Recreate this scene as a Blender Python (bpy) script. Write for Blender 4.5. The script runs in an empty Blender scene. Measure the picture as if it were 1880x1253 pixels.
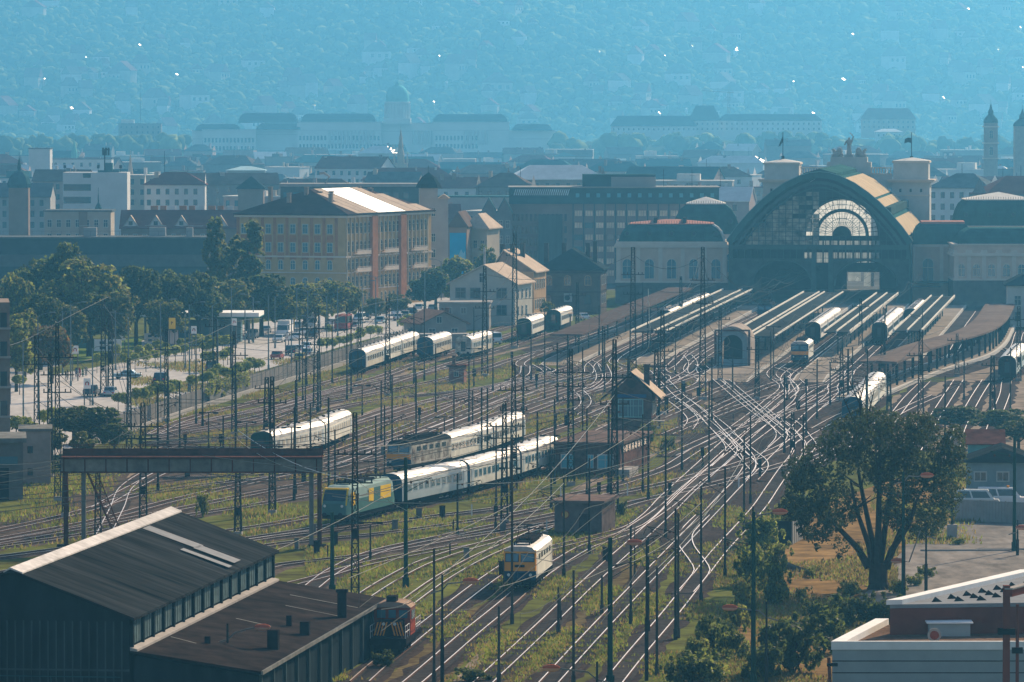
import bpy, math, random
import numpy as np
from math import sin, cos, radians, atan2, hypot, pi, sqrt
from mathutils import Vector, Matrix
R = random.Random(7)
SC = bpy.context.scene
COL = SC.collection
# ---------------------------------------------------------------- camera model
FL, CAMH, HOR = 10444.0, 45.0, 185.0
PITCH = math.atan((626.5 - HOR) / FL)
CP, SP = cos(PITCH), sin(PITCH)
def ray(px, py):
    u = (px - 940) / FL; v = (626.5 - py) / FL
    return (u, CP + v * SP, -SP + v * CP)
def G(px, py, z=0.0):
    d = ray(px, py); t = (z - CAMH) / d[2]
    return (d[0] * t, d[1] * t)
def at(px, py, Y):
    d = ray(px, py); t = Y / d[1]
    return (d[0] * t, Y, CAMH + d[2] * t)
def proj(x, y, z=0.0):
    f = y * CP - (z - CAMH) * SP; up = y * SP + (z - CAMH) * CP
    return (940 + FL * x / f, 626.5 - FL * up / f)
AX_A = radians(6.3); AXO = (69.4, 1253.0)
def AXP(s, u):
    return (AXO[0] + s * cos(AX_A) + u * sin(AX_A), AXO[1] - s * sin(AX_A) + u * cos(AX_A))
# ---------------------------------------------------------------- materials
MATS = {}
def M(name, col, rough=.85, metal=0., var=.22, sc=.6, spec=.0, bump=0., trans=0., col2=None, sc2=None, stretch=None, emit=None):
    if name in MATS: return MATS[name]
    m = bpy.data.materials.new(name); m.use_nodes = True; MATS[name] = m
    nt = m.node_tree; N = nt.nodes; L = nt.links
    b = N['Principled BSDF']
    b.inputs['Roughness'].default_value = rough; b.inputs['Metallic'].default_value = metal
    b.inputs['Specular IOR Level'].default_value = spec
    if var > 0 or col2:
        g = N.new('ShaderNodeNewGeometry'); src = g.outputs['Position']
        if stretch:
            mp = N.new('ShaderNodeMapping'); mp.inputs['Scale'].default_value = stretch
            L.new(src, mp.inputs['Vector']); src = mp.outputs['Vector']
        n1 = N.new('ShaderNodeTexNoise'); n1.inputs['Scale'].default_value = sc; n1.inputs['Detail'].default_value = 6; n1.inputs['Roughness'].default_value = .65
        L.new(src, n1.inputs['Vector'])
        r = N.new('ShaderNodeValToRGB'); L.new(n1.outputs['Fac'], r.inputs['Fac'])
        c2 = col2 or col
        r.color_ramp.elements[0].position = .3; r.color_ramp.elements[1].position = .7
        r.color_ramp.elements[0].color = (*[c * (1 - var) for c in col], 1)
        r.color_ramp.elements[1].color = (*[min(1, c * (1 + var)) for c in c2], 1)
        out = r.outputs['Color']
        n2 = N.new('ShaderNodeTexNoise'); n2.inputs['Scale'].default_value = sc2 or sc * .12; n2.inputs['Detail'].default_value = 3
        L.new(src, n2.inputs['Vector'])
        mr = N.new('ShaderNodeMapRange'); mr.inputs['From Min'].default_value = .25; mr.inputs['From Max'].default_value = .75
        mr.inputs['To Min'].default_value = 1 - var * .7; mr.inputs['To Max'].default_value = 1 + var * .7
        L.new(n2.outputs['Fac'], mr.inputs['Value'])
        mx = N.new('ShaderNodeMix'); mx.data_type = 'RGBA'; mx.blend_type = 'MULTIPLY'; mx.inputs['Factor'].default_value = 1
        L.new(out, mx.inputs['A']); L.new(mr.outputs['Result'], mx.inputs['B'])
        L.new(mx.outputs['Result'], b.inputs['Base Color'])
        if bump:
            bp = N.new('ShaderNodeBump'); bp.inputs['Strength'].default_value = bump; bp.inputs['Distance'].default_value = .15
            L.new(n1.outputs['Fac'], bp.inputs['Height']); L.new(bp.outputs['Normal'], b.inputs['Normal'])
    else:
        b.inputs['Base Color'].default_value = (*col, 1)
    if trans:
        tr = N.new('ShaderNodeBsdfTranslucent'); ms = N.new('ShaderNodeMixShader'); ms.inputs['Fac'].default_value = trans
        if var > 0: L.new(mx.outputs['Result'], tr.inputs['Color'])
        else: tr.inputs['Color'].default_value = (*col, 1)
        L.new(b.outputs['BSDF'], ms.inputs[1]); L.new(tr.outputs['BSDF'], ms.inputs[2])
        L.new(ms.outputs['Shader'], N['Material Output'].inputs['Surface'])
    if emit:
        b.inputs['Emission Color'].default_value = (*emit[:3], 1); b.inputs['Emission Strength'].default_value = emit[3]
    return m
# ---------------------------------------------------------------- mesh builder
class MB:
    def __init__(s): s.v = []; s.f = []; s.m = []; s.mi = 0
    def add(s, vs, fs):
        o = len(s.v); s.v.extend(vs)
        for f in fs: s.f.append([i + o for i in f]); s.m.append(s.mi)
        return s
    def mat(s, i): s.mi = i; return s
    def box(s, x0, x1, y0, y1, z0, z1):
        return s.add([(x0, y0, z0), (x1, y0, z0), (x1, y1, z0), (x0, y1, z0), (x0, y0, z1), (x1, y0, z1), (x1, y1, z1), (x0, y1, z1)],
                     [(0, 3, 2, 1), (4, 5, 6, 7), (0, 1, 5, 4), (1, 2, 6, 5), (2, 3, 7, 6), (3, 0, 4, 7)])
    def cbox(s, c, d): return s.box(c[0] - d[0] / 2, c[0] + d[0] / 2, c[1] - d[1] / 2, c[1] + d[1] / 2, c[2], c[2] + d[2])
    def poly(s, pts): return s.add(list(pts), [tuple(range(len(pts)))])
    def prism(s, pts, z0, z1):                       # pts ccw seen from above
        n = len(pts); v = [(p[0], p[1], z0) for p in pts] + [(p[0], p[1], z1) for p in pts]
        return s.add(v, [tuple(range(n - 1, -1, -1)), tuple(range(n, 2 * n))] + [(i, (i + 1) % n, n + (i + 1) % n, n + i) for i in range(n)])
    def xprof(s, prof, y0, y1, close=True):          # profile in xz (ccw seen from -y) swept along y
        n = len(prof); v = [(p[0], y0, p[1]) for p in prof] + [(p[0], y1, p[1]) for p in prof]
        f = [(i, n + i, n + (i + 1) % n, (i + 1) % n) for i in range(n if close else n - 1)]
        if close: f += [tuple(range(n)), tuple(range(2 * n - 1, n - 1, -1))]
        return s.add(v, f)
    def yprof(s, prof, x0, x1):                      # profile in yz swept along x
        n = len(prof); v = [(x0, p[0], p[1]) for p in prof] + [(x1, p[0], p[1]) for p in prof]
        return s.add(v, [(i, (i + 1) % n, n + (i + 1) % n, n + i) for i in range(n)] + [tuple(range(n - 1, -1, -1)), tuple(range(n, 2 * n))])
    def tube(s, a, b, r, n=4, r2=None):
        a = Vector(a); b = Vector(b); d = b - a
        if d.length < 1e-6: return s
        d.normalize(); u = d.cross(Vector((0, 0, 1)) if abs(d.z) < .9 else Vector((1, 0, 0))).normalized(); w = d.cross(u)
        r2 = r if r2 is None else r2
        v = []
        for p, q in ((a, r), (b, r2)):
            for i in range(n):
                t = 2 * pi * (i + .5) / n; v.append(tuple(p + u * (q * cos(t)) + w * (q * sin(t))))
        return s.add(v, [(i, (i + 1) % n, n + (i + 1) % n, n + i) for i in range(n)] + [tuple(range(n - 1, -1, -1)), tuple(range(n, 2 * n))])
    def path(s, pts, r, n=4, r2=None):               # swept tube through points
        k = len(pts); P = [Vector(p) for p in pts]; v = []
        for j, p in enumerate(P):
            d = (P[min(k - 1, j + 1)] - P[max(0, j - 1)]).normalized()
            u = d.cross(Vector((0, 0, 1)) if abs(d.z) < .9 else Vector((1, 0, 0))).normalized(); w = d.cross(u)
            q = r if r2 is None else r + (r2 - r) * j / (k - 1)
            for i in range(n):
                t = 2 * pi * (i + .5) / n; v.append(tuple(p + u * (q * cos(t)) + w * (q * sin(t))))
        f = [(j * n + i, j * n + (i + 1) % n, (j + 1) * n + (i + 1) % n, (j + 1) * n + i) for j in range(k - 1) for i in range(n)]
        f += [tuple(range(n - 1, -1, -1)), tuple(range((k - 1) * n, k * n))]
        return s.add(v, f)
    def lathe(s, prof, n=12, c=(0, 0)):              # (r,z) pairs from bottom to top
        k = len(prof); v = [(c[0] + r * cos(2 * pi * i / n), c[1] + r * sin(2 * pi * i / n), z) for r, z in prof for i in range(n)]
        f = [(j * n + i, j * n + (i + 1) % n, (j + 1) * n + (i + 1) % n, (j + 1) * n + i) for j in range(k - 1) for i in range(n)]
        f += [tuple(range(n - 1, -1, -1)), tuple(range((k - 1) * n, k * n))]
        return s.add(v, f)
    def disc_y(s, c, r, t, n=14):                    # wheel: axis along x
        v = [(c[0] + q, c[1] + r * cos(2 * pi * i / n), c[2] + r * sin(2 * pi * i / n)) for q in (-t / 2, t / 2) for i in range(n)]
        return s.add(v, [(i, (i + 1) % n, n + (i + 1) % n, n + i) for i in range(n)] + [tuple(range(n - 1, -1, -1)), tuple(range(n, 2 * n))])
    def xf(s, mtx, start=0):
        for i in range(start, len(s.v)): s.v[i] = tuple(mtx @ Vector(s.v[i]))
        return s
    def mesh(s, name, mats, smooth=False):
        me = bpy.data.meshes.new(name); me.from_pydata(s.v, [], s.f)
        for m in (mats if isinstance(mats, (list, tuple)) else [mats]): me.materials.append(m)
        if any(s.m): me.polygons.foreach_set('material_index', s.m)
        if smooth: me.polygons.foreach_set('use_smooth', [True] * len(s.f))
        me.update(); return me
    def build(s, name, mats, parent=None, loc=(0, 0, 0), rz=0, smooth=False):
        return put(name, s.mesh(name, mats, smooth), parent, loc, rz)
def put(name, me, parent=None, loc=(0, 0, 0), rz=0, scale=None):
    o = bpy.data.objects.new(name, me); COL.objects.link(o)
    if parent: o.parent = parent
    o.location = loc; o.rotation_euler = (0, 0, rz)
    if scale: o.scale = scale
    return o
def tag(o, label=None, cat=None, group=None, kind=None):
    if label: o['label'] = label
    if cat: o['category'] = cat
    if group: o['group'] = group
    if kind: o['kind'] = kind
    return o
def thing(name, label, cat, loc=(0, 0, 0), rz=0, group=None):
    if len(loc) == 2: loc = (loc[0], loc[1], 0)
    return tag(put(name, None, None, loc, rz), label, cat, group)
def struct(name, mb, mats, label=None, smooth=False):
    return tag(mb.build(name, mats, smooth=smooth), label, None, None, 'structure')
def dup(o, loc=None, rz=None, label=None, group=None, parent=None, scale=None):
    c = o.copy(); COL.objects.link(c)
    if parent is not None: c.parent = parent
    if loc is not None: c.location = loc if len(loc) == 3 else (loc[0], loc[1], 0)
    if rz is not None: c.rotation_euler = (0, 0, rz)
    if scale is not None: c.scale = scale
    if label: c['label'] = label
    if group: c['group'] = group
    for k in list(o.children): dup(k, parent=c)
    return c
# ---------------------------------------------------------------- labels that single out
LAND = []           # (px, py, phrase)
def land(px, py, phrase): LAND.append((px, py, phrase))
PEND = []
def later(o, base, px, py, only=None): PEND.append([o, base, px, py, only]); return o
ORD = ['nearest', 'second', 'third', 'fourth', 'fifth', 'sixth', 'seventh', 'eighth', 'ninth', 'tenth', 'eleventh', 'twelfth', 'thirteenth', 'fourteenth', 'fifteenth', 'sixteenth', 'seventeenth', 'eighteenth', 'nineteenth', 'twentieth', 'twenty-first', 'twenty-second', 'twenty-third', 'twenty-fourth', 'twenty-fifth']
def settle_labels():
    for k, wide in ((1.0, 0), (1.0, 1)):
        pass
    fam = {}
    for e in PEND: fam.setdefault(e[1], []).append(e)
    for base, es in fam.items():
        slots = {}
        for e in es:
            best = sorted(LAND, key=lambda l: hypot(l[0] - e[2], (l[1] - e[3]) * 1.6))[:6]
            pick = None
            for l in best[:3]:
                dx, dy = e[2] - l[0], e[3] - l[1]
                rel = ('left of' if dx < 0 else 'right of') if abs(dx) > abs(dy) * 1.2 else ('beyond' if dy < 0 else 'in front of')
                if (l[2], rel) not in slots: pick = (l, rel); break
            if not pick:
                l = best[0]; dx, dy = e[2] - l[0], e[3] - l[1]
                pick = (l, ('left of' if dx < 0 else 'right of') if abs(dx) > abs(dy) * 1.2 else ('beyond' if dy < 0 else 'in front of'))
            slots.setdefault((pick[0][2], pick[1]), []).append((hypot(e[2] - pick[0][0], e[3] - pick[0][1]), e))
        for (ph, rel), lst in slots.items():
            lst.sort(key=lambda q: q[0])
            for i, (d, e) in enumerate(lst):
                o = ORD[min(i, len(ORD) - 1)]
                if len(lst) == 1: lab = f'{base} {rel} {ph}'
                else: lab = f'{base} {rel} {ph}, ' + ('nearest it' if i == 0 else f'{o} from it')
                e[0]['label'] = lab
SKY_STRENGTH = .08; EXPO = .95; HAZE_COL = (.105, .42, .78, 1); HAZE_D = .000125; HAZE_G = .58
SUN_COL = (1, .77, .53)
# ---------------------------------------------------------------- ground and surfaces
mGrass = M('grass_ground', (.065, .052, .026), var=.35, sc=.22, sc2=.03, col2=(.10, .115, .026), bump=.4)
mBallast = M('ballast', (.032, .025, .023), var=.4, sc=1.6, sc2=.08, col2=(.055, .042, .037), bump=.6)
mBallast2 = M('ballast_pale', (.055, .042, .035), var=.4, sc=1.3, sc2=.1, col2=(.095, .074, .06), bump=.6)
mRust = M('rust_dirt', (.085, .05, .032), var=.4, sc=.8, sc2=.07, col2=(.10, .085, .04), bump=.5)
mDry = M('dry_grass', (.11, .075, .04), var=.4, sc=.3, sc2=.05, col2=(.20, .125, .05), bump=.5)
mSand = M('sandy_yard', (.15, .12, .095), var=.3, sc=.4, sc2=.06, col2=(.23, .18, .135), bump=.4)
mSlab = M('old_concrete', (.15, .135, .12), var=.3, sc=.5, sc2=.09, col2=(.19, .17, .15), bump=.3, stretch=(1, .35, 1))
mRoad = M('asphalt', (.38, .36, .34), var=.18, sc=.5, sc2=.05, stretch=(1, .3, 1))
mPave = M('pavement', (.25, .235, .215), var=.2, sc=.8, sc2=.06)
mPlat = M('platform_paving', (.23, .19, .15), var=.25, sc=.5, sc2=.06)
mCity = M('city_ground', (.09, .09, .085), var=.3, sc=.05)
mRail = M('rail_steel', (.52, .42, .37), rough=.40, metal=1., var=.12, sc=.3)
mRailSide = M('rail_rust', (.10, .06, .045), var=.2, sc=1)
mSleeper = M('sleeper', (.10, .085, .075), var=.3, sc=1.2)
mCurb = M('kerb_stone', (.3, .28, .26), var=.15, sc=.8)

def gz(y):
    if y < 1500: return 0.
    t = min(1, (y - 1500) / 1500); return -8 * t * t * (3 - 2 * t)
def ground():
    m = MB(); ys = [-300, 0, 200, 400, 600, 800, 1000, 1200, 1350, 1500] + [1500 + 100 * i for i in range(1, 16)] + [3500, 4200, 5000, 6000, 7000, 8900]
    xs = [-4000, -1500, -800, -300, -100, 0, 100, 300, 800, 1500, 4000]
    for y in ys:
        for x in xs: m.v.append((x, y, gz(y)))
    n = len(xs)
    for j in range(len(ys) - 1):
        for i in range(n - 1):
            m.f.append([j * n + i, j * n + i + 1, (j + 1) * n + i + 1, (j + 1) * n + i]); m.m.append(1 if ys[j] > 1300 else 0)
    struct('ground', m, [mGrass, mCity])
ground()
def sheet(name, px, mat, z, sub=0):
    m = MB(); m.poly([(*G(*p), z) for p in px]); return struct(name, m, mat)
sheet('gravel_yard', [(1060, 676), (1340, 690), (1560, 700), (1640, 722), (1560, 790), (1470, 862), (1400, 935), (1330, 1012), (1290, 1078), (1250, 1072), (1195, 965), (1235, 885), (1245, 765), (1100, 735), (920, 735), (1010, 700)], mBallast, .008)
sheet('gravel_yard', [(200, 850), (330, 815), (560, 840), (720, 800), (860, 750), (1000, 715), (1010, 760), (820, 830), (620, 900), (420, 935), (180, 960), (0, 1010), (0, 960), (120, 920)], mBallast2, .012)
sheet('gravel_yard', [(950, 640), (1060, 690), (1340, 700), (1900, 690), (1990, 560), (1330, 545), (1130, 575)], mBallast, .016)
sheet('sand_yard', [(1640, 728), (1840, 668), (1905, 665), (1950, 830), (1600, 830)], mSand, .02)
sheet('dry_ground', [(1395, 1075), (1460, 985), (1500, 930), (1640, 880), (1960, 880), (2050, 1300), (1230, 1330), (1330, 1170)], mDry, .004)
sheet('concrete_slab', [(1655, 1015), (1690, 960), (1960, 950), (1990, 1100), (1680, 1095), (1630, 1040)], mSlab, .012)
sheet('concrete_slab', [(1575, 1100), (1650, 1040), (1690, 1085), (1640, 1140)], mSlab, .016)
sheet('dirt_patch', [(700, 1253), (860, 1120), (940, 1090), (960, 1110), (800, 1270)], mRust, .006)
sheet('dirt_patch', [(900, 1253), (1120, 1060), (1180, 1010), (1200, 1020), (990, 1240), (960, 1270)], mRust, .009)
for i, (p, w) in enumerate([([(1050, 955), (1090, 935), (1120, 905)], 1.6), ([(985, 1150), (1030, 1105), (1060, 1080)], .9), ([(1060, 900), (1120, 870), (1175, 845), (1240, 808)], 1.8), ([(1300, 720), (1280, 700), (1283, 730), (1310, 745)], 2.0), ([(1110, 790), (1090, 740), (1100, 715)], 1.5), ([(840, 1253), (880, 1205), (905, 1180)], .8), ([(290, 830), (240, 900), (260, 880)], 3), ([(620, 780), (860, 690), (960, 655)], 1.2), ([(880, 660), (960, 640), (1010, 628)], 1.3), ([(480, 790), (640, 735), (770, 672), (860, 648)], 1.6), ([(1040, 830), (980, 868), (900, 905)], 1.4)]):
    m = MB(); q = [G(*a) for a in p]
    for a, b in zip(q, q[1:]):
        d = Vector((b[0] - a[0], b[1] - a[1])); L = d.length; nrm = Vector((-d.y, d.x)) / L * w / 2
        m.poly([(a[0] - nrm.x, a[1] - nrm.y, .024 + i * .002), (b[0] - nrm.x, b[1] - nrm.y, .024 + i * .002), (b[0] + nrm.x, b[1] + nrm.y, .024 + i * .002), (a[0] + nrm.x, a[1] + nrm.y, .024 + i * .002)])
    struct('path', m, mSand)
# ---------------------------------------------------------------- railway tracks
def smooth_path(P, step):
    out = []; P = [Vector(p) for p in P]
    Q = [P[0] * 2 - P[1]] + P + [P[-1] * 2 - P[-2]]
    for i in range(1, len(Q) - 2):
        a, b, c, d = Q[i - 1:i + 3]; n = max(2, int((c - b).length / step))
        ta = max(1e-3, (b - a).length) ** .5; tb = ta + max(1e-3, (c - b).length) ** .5; tc = tb + max(1e-3, (d - c).length) ** .5
        for k in range(n):
            t = ta + (tb - ta) * k / n
            A1 = a * ((ta - t) / ta) + b * (t / ta); A2 = b * ((tb - t) / (tb - ta)) + c * ((t - ta) / (tb - ta)); A3 = c * ((tc - t) / (tc - tb)) + d * ((t - tb) / (tc - tb))
            B1 = A1 * ((tb - t) / tb) + A2 * (t / tb); B2 = A2 * ((tc - t) / (tc - ta)) + A3 * ((t - ta) / (tc - ta))
            out.append(B1 * ((tb - t) / (tb - ta)) + B2 * ((t - ta) / (tb - ta)))
    out.append(P[-1]); return out
def W(p): return AXP(p[1], p[2]) if p[0] == 'a' else G(*p)
TRACKS = []; RT = random.Random(9)
def track(pts, bed=1, mat=None):
    P = smooth_path([W(p) for p in pts], 4.); i = len(TRACKS); TRACKS.append(P)
    zb = .03 + .002 * i; m = MB(); n = len(P); nr = []
    for k in range(n):
        d = (P[min(n - 1, k + 1)] - P[max(0, k - 1)]).normalized(); nr.append(Vector((d.y, -d.x)))
    def strip(o0, o1, z0, z1, w, jit=0.):
        # a bar between lateral offsets; top at z1
        v0 = len(m.v)
        for p, q in zip(P, nr):
            j0, j1 = RT.uniform(-jit, jit), RT.uniform(-jit, jit)
            for o, z in ((o0 - w + j0, z0), (o0 + j0 * .6, z1), (o1 + j1 * .6, z1), (o1 + w + j1, z0)): m.v.append((p.x + q.x * o, p.y + q.y * o, z))
        for k in range(n - 1):
            for j in range(3): m.f.append([v0 + k * 4 + j, v0 + k * 4 + j + 1, v0 + (k + 1) * 4 + j + 1, v0 + (k + 1) * 4 + j]); m.m.append(m.mi if not (m.mi == 1 and j != 1) else 2)
    if bed:
        m.mat(0); strip(-1.4, 1.4, .0, zb, .5, .45)
        m.mat(3); acc = 0; s = .3
        for k in range(n - 1):
            a, b = P[k], P[k + 1]; L = (b - a).length; d = (b - a) / max(L, 1e-6)
            if a.y > 760: break
            while s < acc + L:
                c = a + d * (s - acc); q = nr[k]
                v = [(c.x + q.x * x + d.x * y, c.y + q.y * x + d.y * y, zb + z) for z in (-.02, .035) for x, y in ((-1.25, -.13), (1.25, -.13), (1.25, .13), (-1.25, .13))]
                m.add(v, [(4, 5, 6, 7), (0, 1, 5, 4), (2, 3, 7, 6), (1, 2, 6, 5), (3, 0, 4, 7)]); s += .65
            acc += L
    m.mat(1)
    for o in (-.7525, .7525): strip(o - .05, o + .05, zb - .02, zb + (.17 if bed else .12), .012)
    struct('railway_track', m, [mat or mBallast, mRail, mRailSide, mSleeper])
PX = [
 # foreground right fan
 [(1085, 1310), (1129, 1252), (1170, 1201), (1227, 1134), (1276, 1072), (1319, 1017), (1362, 970), (1395, 932), (1420, 895), (1455, 847), (1500, 805), ('a', 29.2, -500), ('a', 29.2, -440), ('a', 29.2, -395), ('a', 31.5, -330), ('a', 36, -270)],
 [(955, 1315), (1012, 1252), (1074, 1184), (1134, 1120), (1201, 1050), (1255, 994), (1307, 940), (1340, 905), (1375, 870), (1410, 835), (1452, 797), (1492, 757), (1530, 722), ('a', 20.6, -360), ('a', 20.8, -300), ('a', 20.8, 60)],
 [(835, 1310), (892, 1252), (932, 1215), (1017, 1135), (1066, 1087), (1132, 1027), (1167, 996), (1226, 942), (1261, 907), (1300, 872), (1335, 840), (1377, 800), (1420, 762), (1452, 730), ('a', 11.4, -330), ('a', 11.4, -270), ('a', 11.4, 60)],
 [(700, 1305), (763, 1252), (813, 1209), (864, 1165), (929, 1112), (962, 1083), (1000, 1053), (1040, 1027), (1080, 1005), (1140, 985), (1180, 962), (1226, 930), (1275, 888), (1325, 852), (1370, 817), (1420, 780), (1470, 742), (1520, 707), (1560, 682), ('a', 23.0, -360), ('a', 26, -345)],
 [(660, 1255), (690, 1228), (735, 1192), (787, 1150), (905, 1060), (950, 1032), (1001, 1012), (1080, 992), (1155, 972), (1190, 950), (1222, 917), (1262, 880), (1300, 845), (1345, 805), (1400, 760), (1440, 725), (1463, 705)],
 # double track pair under the hut
 [(440, 1075), (505, 1041), (645, 1025), (750, 1007), (845, 990), (940, 975), (1017, 962), (1100, 945), (1165, 925), (1222, 912), (1330, 886), (1400, 866), (1470, 845), (1540, 815)],
 [(400, 1020), (520, 1000), (720, 980), (905, 953), (940, 947), (1015, 932), (1115, 912), (1222, 890), (1290, 872), (1345, 858), (1420, 830), (1480, 800), (1560, 760), ('a', 29, -470)],
 [(380, 1008), (507, 988), (645, 972), (800, 950), (905, 937), (1015, 917), (1115, 897), (1165, 882), (1222, 862), (1275, 830), (1330, 800), (1380, 765), (1410, 740), (1440, 712), ('a', 8.4, -320), ('a', 8.4, -250), ('a', 8.4, 60)],
 # teal locomotive's track
 [(-40, 1060), (250, 1018), (380, 1002), (500, 985), (612, 967), (735, 936), (865, 907), (977, 873), (1040, 848), (1110, 815), (1190, 778), (1245, 755), (1300, 725), (1340, 705), ('a', -4.4, -320), ('a', -4.4, 60)],
 [(-40, 1030), (160, 1005), (380, 982), (470, 970), (590, 948), (735, 918), (850, 885), (960, 850), (1015, 835), (1100, 795), (1180, 755), (1230, 730), (1290, 700), ('a', -7.6, -310), ('a', -7.6, 60)],
 # orange locomotive's track
 [(-40, 1012), (180, 980), (340, 950), (480, 928), (640, 897), (748, 871), (825, 857), (885, 838), (948, 814), (1060, 775), (1160, 732), (1240, 697), ('a', -11.0, -305), ('a', -11.0, 60)],
 [(-40, 1000), (180, 958), (300, 926), (480, 884), (595, 857), (720, 815), (800, 788), (900, 750), (1000, 720), (1100, 692), (1150, 680), ('a', -21.4, -280), ('a', -21.4, -20)],
 [(-40, 985), (140, 945), (260, 910), (400, 890), (595, 865), (665, 842), (762, 802), (820, 780), (940, 733), (1020, 705), (1075, 690), ('a', -24.5, -285), ('a', -24.5, -20)],
 [(180, 935), (250, 895), (330, 862), (440, 850), (590, 836), (660, 817), (762, 780), (860, 738), (940, 703), (1010, 680), ('a', -34.8, -300), ('a', -34.5, -120)],
 [(190, 985), (215, 935), (235, 895), (300, 858), (400, 830), (480, 855), (540, 845), (580, 831), (634, 807), (720, 775), (800, 750), (900, 722), (980, 700), (1060, 685)],
 [(270, 840), (330, 822), (470, 826), (560, 806), (632, 782), (720, 752), (777, 740), (895, 720), (960, 705), (1040, 700), (1150, 690)],
 [(275, 820), (340, 815), (470, 802), (545, 772), (620, 750), (720, 733), (860, 718), (930, 705), (1000, 690), (1060, 672)],
 [(275, 808), (390, 790), (470, 778), (560, 750), (640, 735), (720, 718), (807, 700), (870, 685), (940, 662), (1000, 645)],
 [(285, 800), (380, 787), (470, 768), (575, 738), (645, 725), (707, 708), (770, 688), (820, 672), (857, 660), (900, 648), (1010, 612)],
 [(285, 800), (360, 780), (470, 755), (575, 728), (645, 709), (710, 690), (768, 668), (830, 648), (900, 628), (1000, 595)],
 [(280, 800), (340, 773), (470, 740), (575, 712), (650, 690), (757, 652), (860, 622), (960, 592)],
 # sand yard
 [(1605, 815), (1640, 770), (1667, 735), (1700, 702)],
 [(1680, 830), (1703, 790), (1733, 742), (1760, 700)],
 [(1745, 850), (1762, 790), (1790, 735), (1812, 700)],
 [(1810, 830), (1828, 770), (1845, 725), ('a', 47.5, -337), ('a', 48.5, -290), ('a', 50, -200)],
 [(1480, 860), (1530, 835), (1600, 790), (1660, 755), (1720, 728)],
 # curved platform tracks
 [(1450, 800), (1500, 752), (1560, 720), (1640, 702), (1720, 680), (1800, 655), (1828, 640), ('a', 45.2, -230), ('a', 45.5, -150)],
 [(1420, 770), (1500, 730), (1560, 708), (1640, 690), (1700, 672), (1760, 652), ('a', 36, -260), ('a', 35, -170), ('a', 34.6, -40)],
 # throat through lines
 [(1000, 760), (1100, 745), (1180, 722), (1250, 700), (1330, 665), ('a', -11, -250)],
 [(1010, 745), (1090, 720), (1150, 700), (1220, 680), ('a', -12.4, -240)],
 [(1225, 800), (1300, 770), (1400, 735), (1480, 715), (1560, 700), (1660, 690)],
 [(1230, 840), (1320, 800), (1410, 770), (1500, 745), (1600, 725)],
 [(1260, 780), (1330, 745), (1400, 715), (1460, 690), ('a', 8.4, -300)],
 [(-40, 1006), (180, 968), (330, 938), (480, 907), (600, 884), (700, 860), (800, 826), (900, 786), (1000, 748), (1100, 712)],
 [(330, 852), (450, 862), (560, 850), (660, 829), (760, 797), (860, 757), (960, 717), (1050, 692)],
 [(270, 815), (400, 806), (500, 812), (600, 793), (700, 766), (800, 735), (900, 713), (1000, 696)],
 [(290, 792), (400, 770), (500, 752), (600, 724), (700, 702), (800, 682), (900, 660)],
 [(560, 1092), (620, 1048), (700, 1014), (800, 992), (905, 970), (1000, 952), (1100, 930)],
 [(300, 880), (420, 878), (560, 862), (680, 848), (800, 806), (900, 768), (1000, 733), (1090, 704)],
]
XO = [
 [(1290, 950), (1272, 968), (1258, 986), (1260, 1005), (1281, 1035), (1289, 1051), (1279, 1068), (1258, 1092)],
 [(1212, 695), (1225, 707), (1250, 732), (1285, 757), (1312, 787), (1335, 812), (1343, 826), (1338, 840), (1318, 860)],
 [(1285, 672), (1300, 685), (1330, 710), (1365, 740), (1397, 765), (1422, 783), (1434, 795), (1434, 808), (1420, 825)],
 [(1395, 750), (1425, 775), (1455, 800), (1468, 815), (1470, 828), (1458, 848)],
 [(1440, 770), (1462, 785), (1478, 805), (1488, 820), (1480, 835)],
 [(1300, 765), (1330, 790), (1357, 820), (1376, 848), (1375, 862), (1358, 888)],
 [(1330, 795), (1352, 812), (1380, 835), (1397, 850), (1398, 864), (1380, 885)],
 [(1255, 735), (1290, 765), (1325, 800), (1360, 835), (1390, 868)],
 [(1330, 700), (1370, 735), (1410, 770), (1450, 808)],
 [(1230, 735), (1262, 760), (1272, 775), (1262, 792)],
 [(1078, 664), (1092, 672), (1103, 690), (1100, 704), (1080, 718)],
 [(1106, 672), (1114, 690), (1112, 702), (1092, 716)],
 [(1062, 720), (1075, 735), (1073, 748), (1050, 765)],
 [(1262, 655), (1272, 668), (1268, 682), (1240, 700)],
 [(1200, 682), (1212, 695), (1210, 706), (1190, 720)],
 [(1430, 698), (1447, 705), (1458, 718), (1450, 730)],
 [(1455, 695), (1472, 712), (1473, 722), (1460, 735)],
 [(965, 675), (962, 690), (945, 700)], [(985, 672), (1000, 680), (1010, 690)],
]
GT = [   # rails in grass, no ballast showing
 [(560, 1180), (666, 1100), (722, 1065), (780, 1036), (852, 1012), (915, 995), (1010, 967)],
 [(660, 1180), (750, 1109), (817, 1062), (880, 1027), (927, 1006), (1002, 972)],
 [(500, 1085), (600, 1060), (660, 1042), (740, 1025), (852, 1004)],
]
for p in PX: track(p, 1, mBallast if p[0][0] != 'a' and p[0][1] > 1100 or p[0][0] > 1000 else mBallast2)
for p in XO: track(p, 1)
for p in GT: track(p, 0)
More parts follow.
